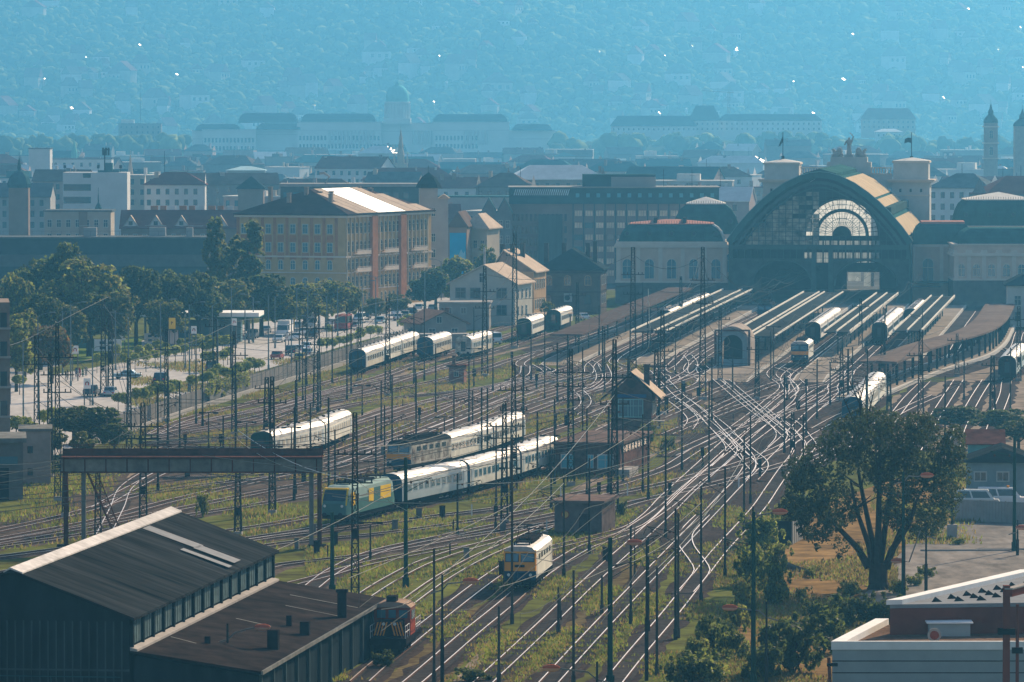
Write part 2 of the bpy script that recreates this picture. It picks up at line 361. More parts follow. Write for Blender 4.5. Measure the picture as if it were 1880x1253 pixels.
# ---------------------------------------------------------------- platforms
mEdge = M('platform_edge', (.45, .42, .38), var=.1, sc=1)
def axis_empty(o): o.location = (*AXO, 0); o.rotation_euler = (0, 0, -AX_A); return o
def platform(label, s0, s1, u0, u1, ramp=12):
    t = axis_empty(thing('platform', label, 'platform'))
    m = MB(); m.yprof([(u0, .02), (u1, .02), (u1, .55), (u0 + ramp, .55)], s0 + .25, s1 - .25); m.build('paving', mPlat, t)
    for a in (s0, s1 - .25): m = MB(); m.yprof([(u0, .02), (u1, .02), (u1, .57), (u0 + ramp, .57)], a, a + .25); m.build('edge', mEdge, t)
    return t
platform('pale paved platform under the leftmost brown canopy of the station', -33, -26.6, -292, -20)
platform('pale platform left of the round arched portal, white edged canopies above', -17.6, -13.2, -288, -20)
platform('long pale platform with the round arched portal near its end', -2.2, 6.2, -345, -6)
platform('pale platform right of the blue and orange locomotive', 13.2, 18.4, -345, -6)
platform('pale platform between the white coaches and the curved brown canopy', 25.0, 31.0, -268, -12)
def curved_platform():
    c = smooth_path([AXP(26, -400), AXP(28, -372), AXP(33.5, -305), AXP(39, -255), AXP(40.8, -210), AXP(40.8, -120)], 5.)
    t = thing('platform', 'long curved platform beneath the curved brown canopy', 'platform')
    for nm, a, b, z, mt in (('paving', -2.3, 2.8, .55, mPlat), ('edge', -2.7, -2.3, .57, mEdge), ('edge', 2.8, 3.3, .57, mEdge)):
        m = MB(); n = len(c)
        for k in range(n):
            d = (c[min(n - 1, k + 1)] - c[max(0, k - 1)]).normalized(); q = Vector((d.y, -d.x))
            for o, zz in ((a, 0), (a, z), (b, z), (b, 0)): m.v.append((c[k].x + q.x * o, c[k].y + q.y * o, zz))
        for k in range(n - 1):
            for j in range(3): m.f.append([k * 4 + j, (k + 1) * 4 + j, (k + 1) * 4 + j + 1, k * 4 + j + 1]); m.m.append(0)
        m.f += [[0, 1, 2, 3], [n * 4 - 1, n * 4 - 2, n * 4 - 3, n * 4 - 4]]; m.m += [0, 0]
        m.build(nm, mt, t)
    return c
CURVE_F = curved_platform()
# ---------------------------------------------------------------- trains
mCream = M('cream_paint', (.58, .55, .46), rough=.45, var=.22, sc=.9, spec=.4)
mGreyBlue = M('grey_blue_paint', (.36, .42, .44), rough=.4, var=.12, sc=.5, spec=.4)
mTan = M('faded_tan_paint', (.46, .42, .34), rough=.55, var=.2, sc=.7)
mSilver = M('silver_roof', (.42, .40, .38), rough=.42, metal=.35, var=.32, sc=1.1, sc2=.25, stretch=(1, .5, 1))
mDarkSteel = M('dark_underframe', (.02, .02, .022), rough=.8, var=.3, sc=1)
mBlackRoof = M('black_roof', (.02, .022, .025), rough=.7, var=.3, sc=.6)
mGlass = M('dark_glass', (.02, .05, .065), rough=.12, var=0, spec=.6)
mGlassB = M('blue_glass', (.05, .14, .18), rough=.12, var=0, spec=.6)
mOrange = M('orange_paint', (.75, .30, .05), rough=.5, var=.15, sc=.6)
mNavy = M('navy_paint', (.02, .06, .10), rough=.5, var=.2, sc=.6)
mTeal = M('teal_paint', (.085, .175, .16), rough=.4, var=.12, sc=.5)
mPaleTeal = M('pale_teal_paint', (.27, .36, .33), rough=.4, var=.12, sc=.5)
mYellow = M('yellow_paint', (.78, .50, .05), rough=.4, var=.12, sc=.5)
mRed = M('red_paint', (.22, .055, .035), rough=.5, var=.2, sc=.6)
mWhite = M('white_paint', (.72, .71, .68), rough=.5, var=.08, sc=.6)
mLamp = M('lamp_glass', (.7, .68, .6), rough=.15, var=0)
mGreenDark = M('dark_green_paint', (.02, .05, .04), rough=.5, var=.2, sc=.6)
mGraf = M('graffiti_paint', (.25, .10, .08), rough=.5, var=.7, sc=.9, sc2=.4, col2=(.45, .42, .34))
def bogie(par, y, wb=2.5):
    m = MB(); m.box(-1.15, 1.15, y - 1.6, y + 1.6, .62, .95); m.box(1.0, 1.2, y - 1.8, y + 1.8, .42, .8); m.box(-1.2, -1.0, y - 1.8, y + 1.8, .42, .8)
    b = m.build('bogie', mDarkSteel, par)
    for q in (-wb / 2, wb / 2):
        m = MB()
        for x in (-.75, .75): m.disc_y((x, y + q, .46), .46, .14, 10)
        m.tube((-.75, y + q, .46), (.75, y + q, .46), .09); m.build('wheelset', mDarkSteel, b)
def buffers(par, y, dirn=-1):
    for x in (-.87, .87):
        m = MB(); m.tube((x, y, 1.05), (x, y + dirn * .45, 1.05), .12, 8); m.tube((x, y + dirn * .45, 1.05), (x, y + dirn * .55, 1.05), .25, 10); m.build('buffer', mDarkSteel, par)
def roof_prof(w=1.43, z0=3.0, z1=4.05, n=10):
    pts = []
    for i in range(n + 1):
        t = pi * i / n; pts.append((w * cos(t) * (1 if abs(cos(t)) > .99 else 1), z0 + (z1 - z0) * sin(t) ** .75))
    return pts
def coach_parts(t, L, body, winmat, vents=False, endmat=None, doors=2):
    w = 1.43
    m = MB(); m.xprof([(-w, 1.0), (w, 1.0), (w + .02, 1.6), (w, 3.04), (-w, 3.04), (-w - .02, 1.6)], .25, L - .25); m.build('body', body, t)
    m = MB(); m.xprof(roof_prof(), .18, L - .18); m.build('roof', mSilver, t, smooth=False)
    m = MB(); m.xprof([(x * .995, z - .012) for x, z in roof_prof()] + [(-w, 1.0), (w, 1.0)], .1, .24); m.box(-.62, .62, -.12, .1, 1.0, 3.3); m.build('end_wall', endmat or mNavy, t)
    m = MB(); m.box(-1.1, 1.1, .4, L - .4, .72, .98); m.box(-1.0, 1.0, L * .36, L * .6, .4, .72); m.build('underframe', mDarkSteel, t)
    win = None; n = int((L - 5.2) / 1.85)
    for i in range(n):
        y = 2.9 + (L - 5.8) * i / (n - 1)
        if win is None:
            m = MB(); m.mat(1).box(0, .03, -.68, .68, 1.88, 2.82); m.mat(0).box(.03, .042, -.58, .58, 1.97, 2.73); win = m.build('window', [winmat, mGreyBlue], t, (w + .012, y, 0))
        else: dup(win, (w + .012, y, 0), parent=t)
    for y in (1.25, L - 1.25)[:doors]:
        m = MB(); m.box(w + .005, w + .05, y - .5, y + .5, 1.05, 2.98); m.box(w + .05, w + .06, y - .22, y + .22, 2.0, 2.75); d = m.build('door', mGreyBlue, t)
    m = MB(); m.box(-.4, .4, -.14, -.125, 1.35, 3.05); m.build('gangway_door', mGlass, t)
    bogie(t, 3.2); bogie(t, L - 3.2); buffers(t, .1, -1)
    if vents:
        for i in range(7):
            y = 1.8 + (L - 3.6) * i / 6
            m = MB(); m.box(-.45, .45, y - .55, y + .55, 3.95, 4.22); m.build('roof_vent', mDarkSteel if i % 2 else mSilver, t)
    else:
        for i in range(5):
            y = 2.5 + (L - 5) * i / 4
            m = MB(); m.lathe([(.16, 3.95), (.16, 4.14), (.22, 4.14), (.22, 4.2)], 8, (0, y)); m.build('roof_vent', mDarkSteel, t)
COACH = {}
def coach(label, loc, rz, L=24.5, body=None, win=None, vents=False, end=None, group=None):
    key = (L, body and body.name, win and win.name, vents, end and end.name)
    if key in COACH: return dup(COACH[key], (*loc, .2), rz, label, group)
    t = thing('passenger_coach', label, 'railway coach', (*loc, .2), rz, group); coach_parts(t, L, body or mCream, win or mGlass, vents, end); COACH[key] = t
    return t
def heading(a, b): return -atan2(b[0] - a[0], b[1] - a[1])
def along_track(ti, px, n, L, gap=.6):
    """positions of n coaches on a track, the first one's near end at the track point nearest to the pixel"""
    P = TRACKS[ti]; g = Vector(px if abs(px[0]) < 0 else G(*px)); k = min(range(len(P)), key=lambda i: (P[i] - g).length)
    D = [0]
    for a, b in zip(P, P[1:]): D.append(D[-1] + (b - a).length)
    def pos(d):
        for i in range(len(D) - 1):
            if D[i + 1] >= d: t = (d - D[i]) / (D[i + 1] - D[i]); return P[i].lerp(P[i + 1], t)
        return P[-1] + (P[-1] - P[-2]).normalized() * (d - D[-1])
    out = []
    s = 1 if P[-1].y > P[0].y else -1
    for j in range(n):
        a = pos(D[k] + s * j * (L + gap)); b = pos(D[k] + s * (j * (L + gap) + L)); out.append(((a.x, a.y), heading(a, b)))
    return out
# --- boxy electric locomotive
def pantograph(t, y, z, up=False):
    m = MB(); m.box(-.75, .75, y - .9, y + .9, z + .25, z + .33)
    for x in (-.7, .7):
        for q in (-.8, .8): m.tube((x, y + q, z), (x, y + q, z + .28), .07, 6)
    h = 1.5 if up else .45
    for x in (-.55, .55): m.tube((x, y - .8, z + .33), (x * .9, y + .9, z + .33 + h * .5), .035); m.tube((x * .9, y + .9, z + .33 + h * .5), (x * .7, y - .2, z + .33 + h), .03)
    m.tube((-.95, y - .2, z + .33 + h), (.95, y - .2, z + .33 + h), .05); m.tube((-.95, y + .15, z + .33 + h), (.95, y + .15, z + .33 + h), .05)
    m.build('pantograph', mDarkSteel, t)
def insulators(t, ys, z):
    for x, y in ys:
        m = MB(); m.lathe([(.09, z), (.16, z + .1), (.09, z + .15), (.16, z + .25), (.09, z + .3), (.14, z + .4), (.06, z + .5)], 8, (x, y)); m.build('insulator', M('insulator_brown', (.10, .05, .035), rough=.3, var=.1), t)
def box_loco(label, loc, rz, L=15.7, up=None, low=None, side=None, roof=None, band=None, panto=(True, False)):
    t = thing('electric_locomotive', label, 'locomotive', (*loc, .2), rz); w = 1.5
    m = MB(); m.xprof([(-w, 1.2), (w, 1.2), (w, 3.45), (-w, 3.45)], .5, L - .5); m.build('body', side, t)
    # cab front: lower half, upper half raked a little
    for nm, z0, z1, y0, y1, mt in (('lower_front', 1.0, 1.85, 0, .02, low), ('upper_front', 1.85, 3.75, .02, .32, up)):
        m = MB(); m.add([(-w + .03, y0, z0), (w - .03, y0, z0), (w - .03, y1, z1), (-w + .03, y1, z1), (-w, .5, z0), (w, .5, z0), (w, .5, z1), (-w, .5, z1)], [(0, 1, 2, 3), (1, 5, 6, 2), (4, 0, 3, 7), (3, 2, 6, 7), (4, 5, 1, 0)]); m.build(nm, mt, t)
    if band: m = MB(); m.box(-w + .02, w - .02, -.012, .3, 1.85, 2.45); m.build('front_band', band, t)
    for x0, x1 in ((-1.28, -.14), (.14, 1.28)):
        def yy(z): return .02 + .3 * (z - 1.85) / 1.9
        m = MB(); m.mat(1).add([(x0 - .06, yy(2.66) - .012, 2.66), (x1 + .06, yy(2.66) - .012, 2.66), (x1 + .06, yy(3.46) - .012, 3.46), (x0 - .06, yy(3.46) - .012, 3.46)], [(0, 1, 2, 3)])
        m.mat(0).add([(x0, yy(2.72) - .024, 2.72), (x1, yy(2.72) - .024, 2.72), (x1, yy(3.4) - .024, 3.4), (x0, yy(3.4) - .024, 3.4)], [(0, 1, 2, 3)]); m.build('windscreen', [mGlassB, mDarkSteel], t)
    for x in (-1.0, 1.0): m = MB(); m.tube((x, .02, 1.5), (x, -.07, 1.5), .14, 10); m.build('headlight', mLamp, t)
    m = MB(); m.box(-.45, .45, -.0, .1, 2.2, 2.42); m.build('number_plate', mDarkSteel, t)
    pr = [(w, 3.45), (w - .04, 3.62), (w - .35, 3.95), (.6, 4.08), (-.6, 4.08), (-w + .35, 3.95), (-w + .04, 3.62), (-w, 3.45)]
    m = MB(); m.xprof(pr, .3, L - .3); m.build('roof', roof, t)
    m = MB(); m.box(-w - .02, w + .02, .1, L - .1, .85, 1.2); m.box(-1.0, 1.0, L * .38, L * .62, .35, .85); m.build('underframe', mDarkSteel, t)
    for i in range(5): m = MB(); y = 3.2 + i * (L - 6.4) / 4; m.box(w, w + .03, y - .7, y + .7, 2.75, 3.25); m.build('side_grille', mGlass, t)
    for y in (1.3, L - 1.3): m = MB(); m.box(w, w + .03, y - .35, y + .35, 1.3, 3.2); m.build('cab_door', side, t)
    m = MB(); m.path([(w + .12, 2.0, 1.35), (w + .12, L - 2, 1.35)], .025)
    for i in range(6): y = 2.0 + i * (L - 4) / 5; m.tube((w, y, 1.35), (w + .12, y, 1.35), .02)
    m.build('handrail', mWhite, t)
    bogie(t, 3.4, 2.3); bogie(t, L - 3.4, 2.3); buffers(t, 0)
    pantograph(t, 3.0, 4.05, panto[0]); pantograph(t, L - 3.0, 4.05, panto[1])
    insulators(t, [(-.7, 4.6), (.7, 4.6), (0, 5.4), (-.5, 6.3), (.5, 6.3), (0, L - 5.2), (.6, L - 4.5)], 4.02)
    m = MB(); m.box(-.8, .8, 5.2, L - 5.2, 4.05, 4.45); m.path([(-.3, 3, 4.6), (-.3, 5.4, 4.65), (0, 7, 4.55)], .03); m.path([(.7, 3, 4.5), (.4, 6.3, 4.6), (.3, L - 4, 4.55)], .03); m.build('roof_equipment', mDarkSteel, t)
    return t
p = along_track(3, (950, 1092), 1, 15.7)[0]
box_loco('orange and navy electric locomotive with cream sides and silver roof, alone in the foreground', p[0], p[1], 15.7, mOrange, mNavy, mCream, mSilver, None, (True, False))
p = along_track(2, (1470, 677), 1, 15.7)
LOC_B = AXP(11.4, -293); box_loco('dark blue locomotive with an orange front band between two platforms', LOC_B, -AX_A, 15.7, mNavy, mNavy, mCream, mSilver, mOrange, (True, True))
p = along_track(10, (755, 874), 1, 15.7)[0]
box_loco('dirty orange locomotive with a black roof coupled to white coaches', p[0], p[1], 15.7, mGraf, mNavy, mGraf, mBlackRoof, mOrange, (False, False))
# --- rounded modern locomotive
def round_loco(label, loc, rz, L=19.0):
    t = thing('electric_locomotive', label, 'locomotive', (*loc, .2), rz); w = 1.5
    def ring(y, s, z0, z1, tp): return [(-w * s, y, z0), (w * s, y, z0), (w * s, y, (z0 + z1) / 2), (w * s * tp, y, z1 - .35), (w * s * tp * .75, y, z1), (-w * s * tp * .75, y, z1), (-w * s * tp, y, z1 - .35), (-w * s, y, (z0 + z1) / 2)]
    st = [(0, .80, 1.0, 2.2, .95), (.25, .9, 1.0, 2.5, .95), (1.15, .97, 1.0, 3.75, .9), (1.9, 1, 1.0, 4.0, .92), (L - 1.9, 1, 1.0, 4.0, .92), (L - 1.1, .97, 1, 3.75, .9), (L, .82, 1, 2.3, .95)]
    m = MB()
    for q in st: m.v += ring(*q)
    for j in range(len(st) - 1):
        for i in range(8):
            m.f.append([j * 8 + i, j * 8 + (i + 1) % 8, (j + 1) * 8 + (i + 1) % 8, (j + 1) * 8 + i]); m.m.append(1 if i in (2, 3, 4, 5, 6) and j > 1 else 0)
    m.f += [list(range(7, -1, -1)), list(range((len(st) - 1) * 8, len(st) * 8))]; m.m += [0, 0]
    m.build('body', [mTeal, mPaleTeal], t)
    m = MB(); m.add([(-1.22, .25, 2.46), (1.22, .25, 2.46), (1.2, .98, 3.5), (-1.2, .98, 3.5)], [(0, 1, 2, 3)]); m.xf(Matrix.Translation((0, -.06, .04))); m.build('windscreen', mGlass, t)
    for s in (-1, 1):
        m = MB(); a = [(1.3 * s, .2, 2.0), (1.42 * s, .24, 2.0), (1.4 * s, 1.12, 3.72), (1.2 * s, 1.0, 3.6)]; m.add([(x, y - .05, z + .03) for x, y, z in a], [(0, 1, 2, 3) if s > 0 else (3, 2, 1, 0)]); m.build('windscreen_pillar', mYellow, t)
        m = MB(); m.tube((.95 * s, .1, 1.95), (.95 * s, -.03, 1.95), .15, 10); m.build('headlight', mLamp, t)
    m = MB(); m.box(-1.3, 1.3, .9, 1.5, 3.62, 3.8); m.build('brow', mYellow, t)
    for y0, y1, mt in ((1.6, 3.0, mYellow), (8.2, 10.0, mYellow), (10.0, 12.6, mTeal), (12.6, 16.6, mYellow)):
        m = MB(); m.box(w, w + .025, y0, y1, 1.9, 3.3); m.build('side_panel', mt, t)
    m = MB(); m.box(w + .03, w + .05, 3.2, 4.4, 2.3, 3.1); m.build('cab_window', mGlass, t)
    m = MB(); m.box(-1.4, 1.4, .5, L - .5, .55, 1.0); m.build('underframe', mDarkSteel, t)
    bogie(t, 4.2, 3.0); bogie(t, L - 4.2, 3.0); buffers(t, .05)
    pantograph(t, 4.5, 4.0, False); pantograph(t, L - 4.5, 4.0, True)
    m = MB(); m.box(-.9, .9, 6.5, L - 6.5, 4.0, 4.28); m.build('roof_equipment', mDarkSteel, t)
    insulators(t, [(-.6, 6.8), (.6, 7.6), (0, 9), (.5, 11), (-.5, 12)], 4.2)
p = along_track(8, (612, 969), 1, 19)[0]
round_loco('teal electric locomotive with yellow panels and rounded nose pulling grey coaches', p[0], p[1])
land(660, 930, 'the teal locomotive'); land(955, 1040, 'the orange navy locomotive'); land(790, 840, 'the dirty orange locomotive')
cs = along_track(8, (737, 936), 3, 26)
cs = along_track(8, (612, 969), 6, 19.7); 
P8 = along_track(8, (612, 969), 1, 19.7)
def chain(ti, px, first, n, L): 
    """coaches on a track behind something 'first' metres long"""
    a = along_track(ti, px, 1, first + .7)[0]; d = Vector((sin(-a[1]), cos(-a[1]))); e = Vector(a[0]) + d * (first + .7)
    return along_track(ti, proj(e.x, e.y), n, L)
q = chain(8, (612, 969), 19, 3, 24.5)
G1 = 'grey coaches behind the teal locomotive'
coach('grey blue coach with silver roof coupled right behind the teal locomotive', *q[0], 24.5, mGreyBlue, mGlassB, group=G1)
coach('middle coach of three behind the teal locomotive, pale grey with pale framed windows', *q[1], 24.5, mCream, mGlassB, group=G1)
coach('last coach behind the teal locomotive, rounded silver end of its roof showing', *q[2], 24.5, mCream, mGlassB, group=G1)
q = chain(10, (755, 874), 15.7, 2, 26)
coach('pale coach coupled right behind the dirty orange locomotive', *q[0], 26, mCream, mGlass, group='white coaches behind the orange locomotive')
coach('rear pale coach of the train behind the dirty orange locomotive', *q[1], 26, mCream, mGlass, group='white coaches behind the orange locomotive')
q = along_track(14, (505, 856), 2, 25.5)
coach('cream coach with bright white roof, its end hidden behind the gantry crane', *q[0], 25.5, mCream, mTan, end=mGreenDark, group='cream coaches above the gantry crane')
coach('second cream coach, farther one of the pair above the gantry crane', *q[1], 25.5, mCream, mTan, end=mGreenDark, group='cream coaches above the gantry crane')
q = along_track(20, (656, 688), 3, 23.6)
for i, l in enumerate(('nearest coach of the three beside the road fence, dark end with white slash', 'middle coach of the three parked beside the road fence', 'farthest coach of the three parked beside the road fence')):
    coach(l, *q[i], 23.6, mCream if i else mTan, mGlass, group='coaches parked beside the road fence')
q = along_track(19, (771, 663), 1, 24)[0]; coach('single pale coach with white roof and dark blue end, left of its twin', *q, 24, mTan, mGlass, end=mNavy, group='single coaches by the tiled hut')
q = along_track(18, (816, 661), 1, 24)[0]; coach('single tan coach with tan roof and grey graffiti end, right of its twin', *q, 24, mTan, mGlassB, end=mGraf, group='single coaches by the tiled hut')
for (px, L, l, e) in [((962, 626), 24, 'pale coach half hidden by dark wagons below the dark roofed house', mGreenDark), ((1016, 609), 24, 'white roofed coach parked beside the brown platform canopy', mGreenDark)]:
    g = G(*px); coach(l, g, -AX_A, L, mCream, mGlass, end=e)
for i in range(4):
    a = AXP(-23.2, -150 + 25.2 * i); coach(['white train beside the brown canopy, nearest coach with dark end', 'white train beside the brown canopy, second coach from the near end', 'white train beside the brown canopy, third coach from the near end', 'white train beside the brown canopy, farthest coach under the canopies'][i], a, -AX_A, 24.5, mWhite, mGlass, True, group='white coaches of the train by the brown canopy')
for s, u, n, names, e in [(8.6, -205, 3, ['dark fronted coach of the left white train, between two white edged canopies', 'second coach of the left white train between the canopies', 'third coach of the left white train, deepest in the station'], mDarkSteel),
                         (20.9, -205, 3, ['tall dark fronted white coach in the middle train of the station', 'second coach of the middle white train in the station', 'third coach of the middle white train, near the hall'], mDarkSteel),
                         (23.9, -135, 2, ['white coach with lumpy roof right of the middle train', 'farther white coach with lumpy roof right of the middle train'], mDarkSteel)]:
    for i in range(n): coach(names[i], AXP(s, u + 25.2 * i), -AX_A, 24.5, mWhite, mGlass, s > 23, end=e, group='white coaches standing at the station platforms')
q = [(AXP(29.2, -470 + 24.6 * i), -AX_A) for i in range(3)]
for i, l in enumerate(('cream coach with bright roof right behind the big tree', 'middle coach of the three behind the big tree', 'farthest coach of the three behind the big tree')): coach(l, *q[i], 24, mCream, mTan, end=mNavy, group='coaches behind the big tree')
q = along_track(24, (1850, 703), 2, 24)
for i, l in enumerate(('black ended coach with silver roof on the far right track', 'farther coach behind the black ended one on the far right track')): coach(l, *q[i], 24, mGreyBlue, mGlass, end=mBlackRoof, group='coaches on the far right track')
LK = AXP(-6.5, -110); box_loco('small dark locomotive with red nose standing left of the middle canopy', LK, -AX_A, 14, mNavy, mRed, mNavy, mBlackRoof, None, (False, False))
land(1585, 740, 'the half hidden coach'); land(700, 650, 'the fence side coaches'); land(560, 800, 'the cream coach pair'); land(880, 800, 'the pale coach pair'); land(860, 890, 'the grey coaches')
land(1510, 590, 'the left white train'); land(1625, 600, 'the middle white train'); land(1852, 670, 'the black ended coach'); land(800, 640, 'the single coaches')
# --- shunter
def shunter(label, loc, rz):
    t = thing('shunting_locomotive', label, 'locomotive', (*loc, .2), rz)
    m = MB(); m.box(-1.5, 1.5, 0, 10.6, .95, 1.45); m.box(-1.1, 1.1, .6, 10, .5, .95); m.build('frame', mDarkSteel, t)
    m = MB(); m.box(-1.0, 1.0, .9, 3.0, 1.45, 2.75); m.build('short_hood', mDarkSteel, t)
    m = MB()
    for s in (-1, 1):
        for k in range(4):
            x = .12 + k * .24; m.poly([(s * x, .885, 2.7 - .0 * k), (s * (x + .12), .885, 2.7), (s * (x + .12 + .3), .885, 1.6), (s * (x + .3), .885, 1.6)][::s])
    m.build('chevron_stripes', mOrange, t)
    m = MB(); m.box(-1.5, 1.5, 3.0, 6.2, 1.45, 3.7); m.build('cab', mRed, t)
    m = MB(); m.xprof([(1.55, 3.7), (1.1, 4.02), (.5, 4.15), (-.5, 4.15), (-1.1, 4.02), (-1.55, 3.7)], 2.85, 6.35); m.build('cab_roof', M('dusty_roof', (.28, .2, .15), var=.3), t)
    for x0, x1 in ((-1.25, -.55), (-.3, .3), (.55, 1.25)): m = MB(); m.box(x0, x1, 2.96, 3.0, 2.85, 3.5); m.build('cab_window', mGlassB, t)
    m = MB(); m.box(1.5, 1.54, 3.5, 5.6, 2.7, 3.45); m.build('cab_window', mGlassB, t)
    m = MB(); m.box(-.95, .95, 6.2, 10.2, 1.45, 3.0); m.build('long_hood', mRed, t)
    m = MB(); m.box(-.5, .3, 3.1, 4.6, 4.1, 4.6); m.box(-.35, .15, 6.6, 7.4, 3.0, 3.9); m.build('exhaust_box', mDarkSteel, t)
    m = MB()
    for y in (6.3, 7.3, 8.3, 9.3, 10.4, .1, 1.5, 2.8):
        for x in (-1.42, 1.42): m.tube((x, y, 1.45), (x, y, 2.45), .03)
    for x in (-1.42, 1.42):
        for z in (1.95, 2.45): m.tube((x, 6.3, z), (x, 10.4, z), .025); m.tube((x, .1, z), (x, 2.8, z), .025)
    m.build('railing', mWhite, t)
    for x in (-.45, .45): m = MB(); m.tube((x, .9, 2.55), (x, .8, 2.55), .13, 10); m.build('headlight', mLamp, t)
    for y in (1.9, 3.7, 7.0, 8.8):
        m = MB()
        for x in (-.75, .75): m.disc_y((x, y, .5), .5, .14, 10)
        m.build('wheelset', mDarkSteel, t)
    buffers(t, 0)
p = along_track(4, (718, 1208), 1, 10)[0]
shunter('red diesel shunter with orange chevrons and white railings beside the dark sheds', p[0], p[1]); land(725, 1150, 'the red shunter')
# ---------------------------------------------------------------- railway buildings
mTar = M('tar_roof', (.010, .012, .013), rough=.7, var=.35, sc=.5, sc2=.06, col2=(.028, .031, .033), stretch=(.16, 1.4, .4))
mTarBrown = M('brown_felt_roof', (.020, .016, .015), rough=.75, var=.35, sc=.4, col2=(.028, .022, .02))
mRidgeSheen = M('ridge_sheen_sheet', (.5, .48, .46), rough=.45, var=.25, sc=1)
mCorr = M('corrugated_wall', (.05, .07, .075), rough=.6, var=.3, sc=.8, stretch=(1, 1, .3))
mCorrDark = M('dark_corrugated_wall', (.018, .026, .03), rough=.7, var=.35, sc=.8, stretch=(1, 1, .3))
mBrick = M('sooty_brick', (.09, .055, .045), var=.4, sc=1.2, col2=(.13, .075, .06))
mBrickDark = M('dark_brick', (.055, .045, .042), var=.4, sc=1)
mPlaster = M('cream_plaster', (.42, .39, .33), var=.12, sc=.5)
mOchre = M('ochre_plaster', (.38, .25, .14), var=.15, sc=.5)
mTile = M('tile_roof', (.20, .12, .085), rough=.8, var=.25, sc=1.5, sc2=.2)
mTilePale = M('pale_tile_roof', (.42, .33, .25), rough=.6, var=.2, sc=1.5, sc2=.2)
mSlate = M('dark_slate_roof', (.025, .035, .04), rough=.6, var=.3, sc=.8)
mRustSteel = M('rusty_steel', (.10, .04, .028), rough=.7, var=.4, sc=.7)
mGreySteel = M('grey_steel', (.15, .15, .14), rough=.6, var=.3, sc=.6)
mMast = M('mast_steel', (.028, .035, .033), rough=.7, var=.35, sc=1)
mRedMetal = M('red_brown_cladding', (.16, .05, .035), rough=.6, var=.2, sc=.5)
mGreyPanel = M('grey_panel', (.30, .33, .33), rough=.5, var=.1, sc=.5)
mGravelRoof = M('gravel_roof', (.13, .085, .06), var=.5, sc=2.5)
mSkyBlue = M('sky_blue_shutter', (.13, .36, .42), rough=.5, var=.1)
mFrameW = M('pale_window_frame', (.45, .45, .42), var=.05)
WTEMP = {}
def winmesh(w, h, gl, fr, arch=False, depth=.1):
    k = (round(w, 2), round(h, 2), gl.name, fr.name, arch)
    if k in WTEMP: return WTEMP[k]
    m = MB()                                    # lies in xz plane, faces -y
    b = min(.14, w * .12)
    def outline(x, z, r):
        if not arch: return [(-x, 0), (x, 0), (x, z), (-x, z)]
        return [(-x, 0), (x, 0)] + [(x * cos(pi * i / 8), z - x + x * sin(pi * i / 8)) for i in range(9)]
    o = outline(w / 2 + b, h + b, 0); n = len(o); m.mat(1).add([(x, -depth, z - b * (i < 2)) for i, (x, z) in enumerate(o)] + [(x, .0, z - b * (i < 2)) for i, (x, z) in enumerate(o)], [tuple(range(n))] + [(i, n + i, n + (i + 1) % n, (i + 1) % n) for i in range(n)])
    o = outline(w / 2, h, 0); m.mat(0).poly([(x, -depth - .012, z) for x, z in o])
    m.mat(1)
    m.box(-.035, .035, -depth - .04, -depth - .02, 0, h)
    if h > 1.2: m.box(-w / 2, w / 2, -depth - .041, -depth - .021, h * .62, h * .62 + .07)
    me = m.mesh('window', [gl, fr]); WTEMP[k] = me; return me
def windows(t, face, spots, w, h, gl, fr, D, Wd, arch=False, name='window'):
    """face 'f' front (y=0), 'r' right (x=Wd), 'l' left (x=0); spots (along, z)"""
    me = winmesh(w, h, gl, fr, arch); n = 0
    for a, z in spots:
        o = put(name, me, t, (a, 0, z) if face == 'f' else ((Wd, a, z) if face == 'r' else (0, a, z)), 0 if face == 'f' else (pi / 2 if face == 'r' else -pi / 2))
        n += 1
def gable_roof(m, x0, x1, y0, y1, z0, z1, along='y', th=.2):
    """a solid gable roof prism with overhang, ridge along y or x"""
    if along == 'y':
        c = (x0 + x1) / 2; m.xprof([(x0, z0), (x1, z0), (x1, z0 + th), (c, z1 + th), (x0, z0 + th)], y0, y1)
    else:
        c = (y0 + y1) / 2; m.yprof([(y0, z0), (y1, z0), (y1, z0 + th), (c, z1 + th), (y0, z0 + th)], x0, x1)
def hip_roof(m, x0, x1, y0, y1, z0, z1, inset=None, th=.25):
    w, d = x1 - x0, y1 - y0; r = inset if inset is not None else min(w, d) / 2
    v = [(x0, y0, z0), (x1, y0, z0), (x1, y1, z0), (x0, y1, z0), (x0, y0, z0 + th), (x1, y0, z0 + th), (x1, y1, z0 + th), (x0, y1, z0 + th)]
    f = [(0, 3, 2, 1), (0, 1, 5, 4), (1, 2, 6, 5), (2, 3, 7, 6), (3, 0, 4, 7)]
    if w >= d:
        c = (y0 + y1) / 2; v += [(x0 + r, c, z1), (x1 - r, c, z1)]; f += [(4, 5, 9, 8), (5, 6, 9), (6, 7, 8, 9), (7, 4, 8)]
    else:
        c = (x0 + x1) / 2; v += [(c, y0 + r, z1), (c, y1 - r, z1)]; f += [(4, 5, 8), (5, 6, 9, 8), (6, 7, 9), (7, 4, 8, 9)]
    m.add(v, f)
def chimney(t, x, y, z, h=1.6, w=.7, mt=None):
    m = MB(); m.box(x - w / 2, x + w / 2, y - w / 2, y + w / 2, z, z + h); m.box(x - w / 2 - .08, x + w / 2 + .08, y - w / 2 - .08, y + w / 2 + .08, z + h, z + h + .15)
    return m.build('chimney', mt or mBrick, t)
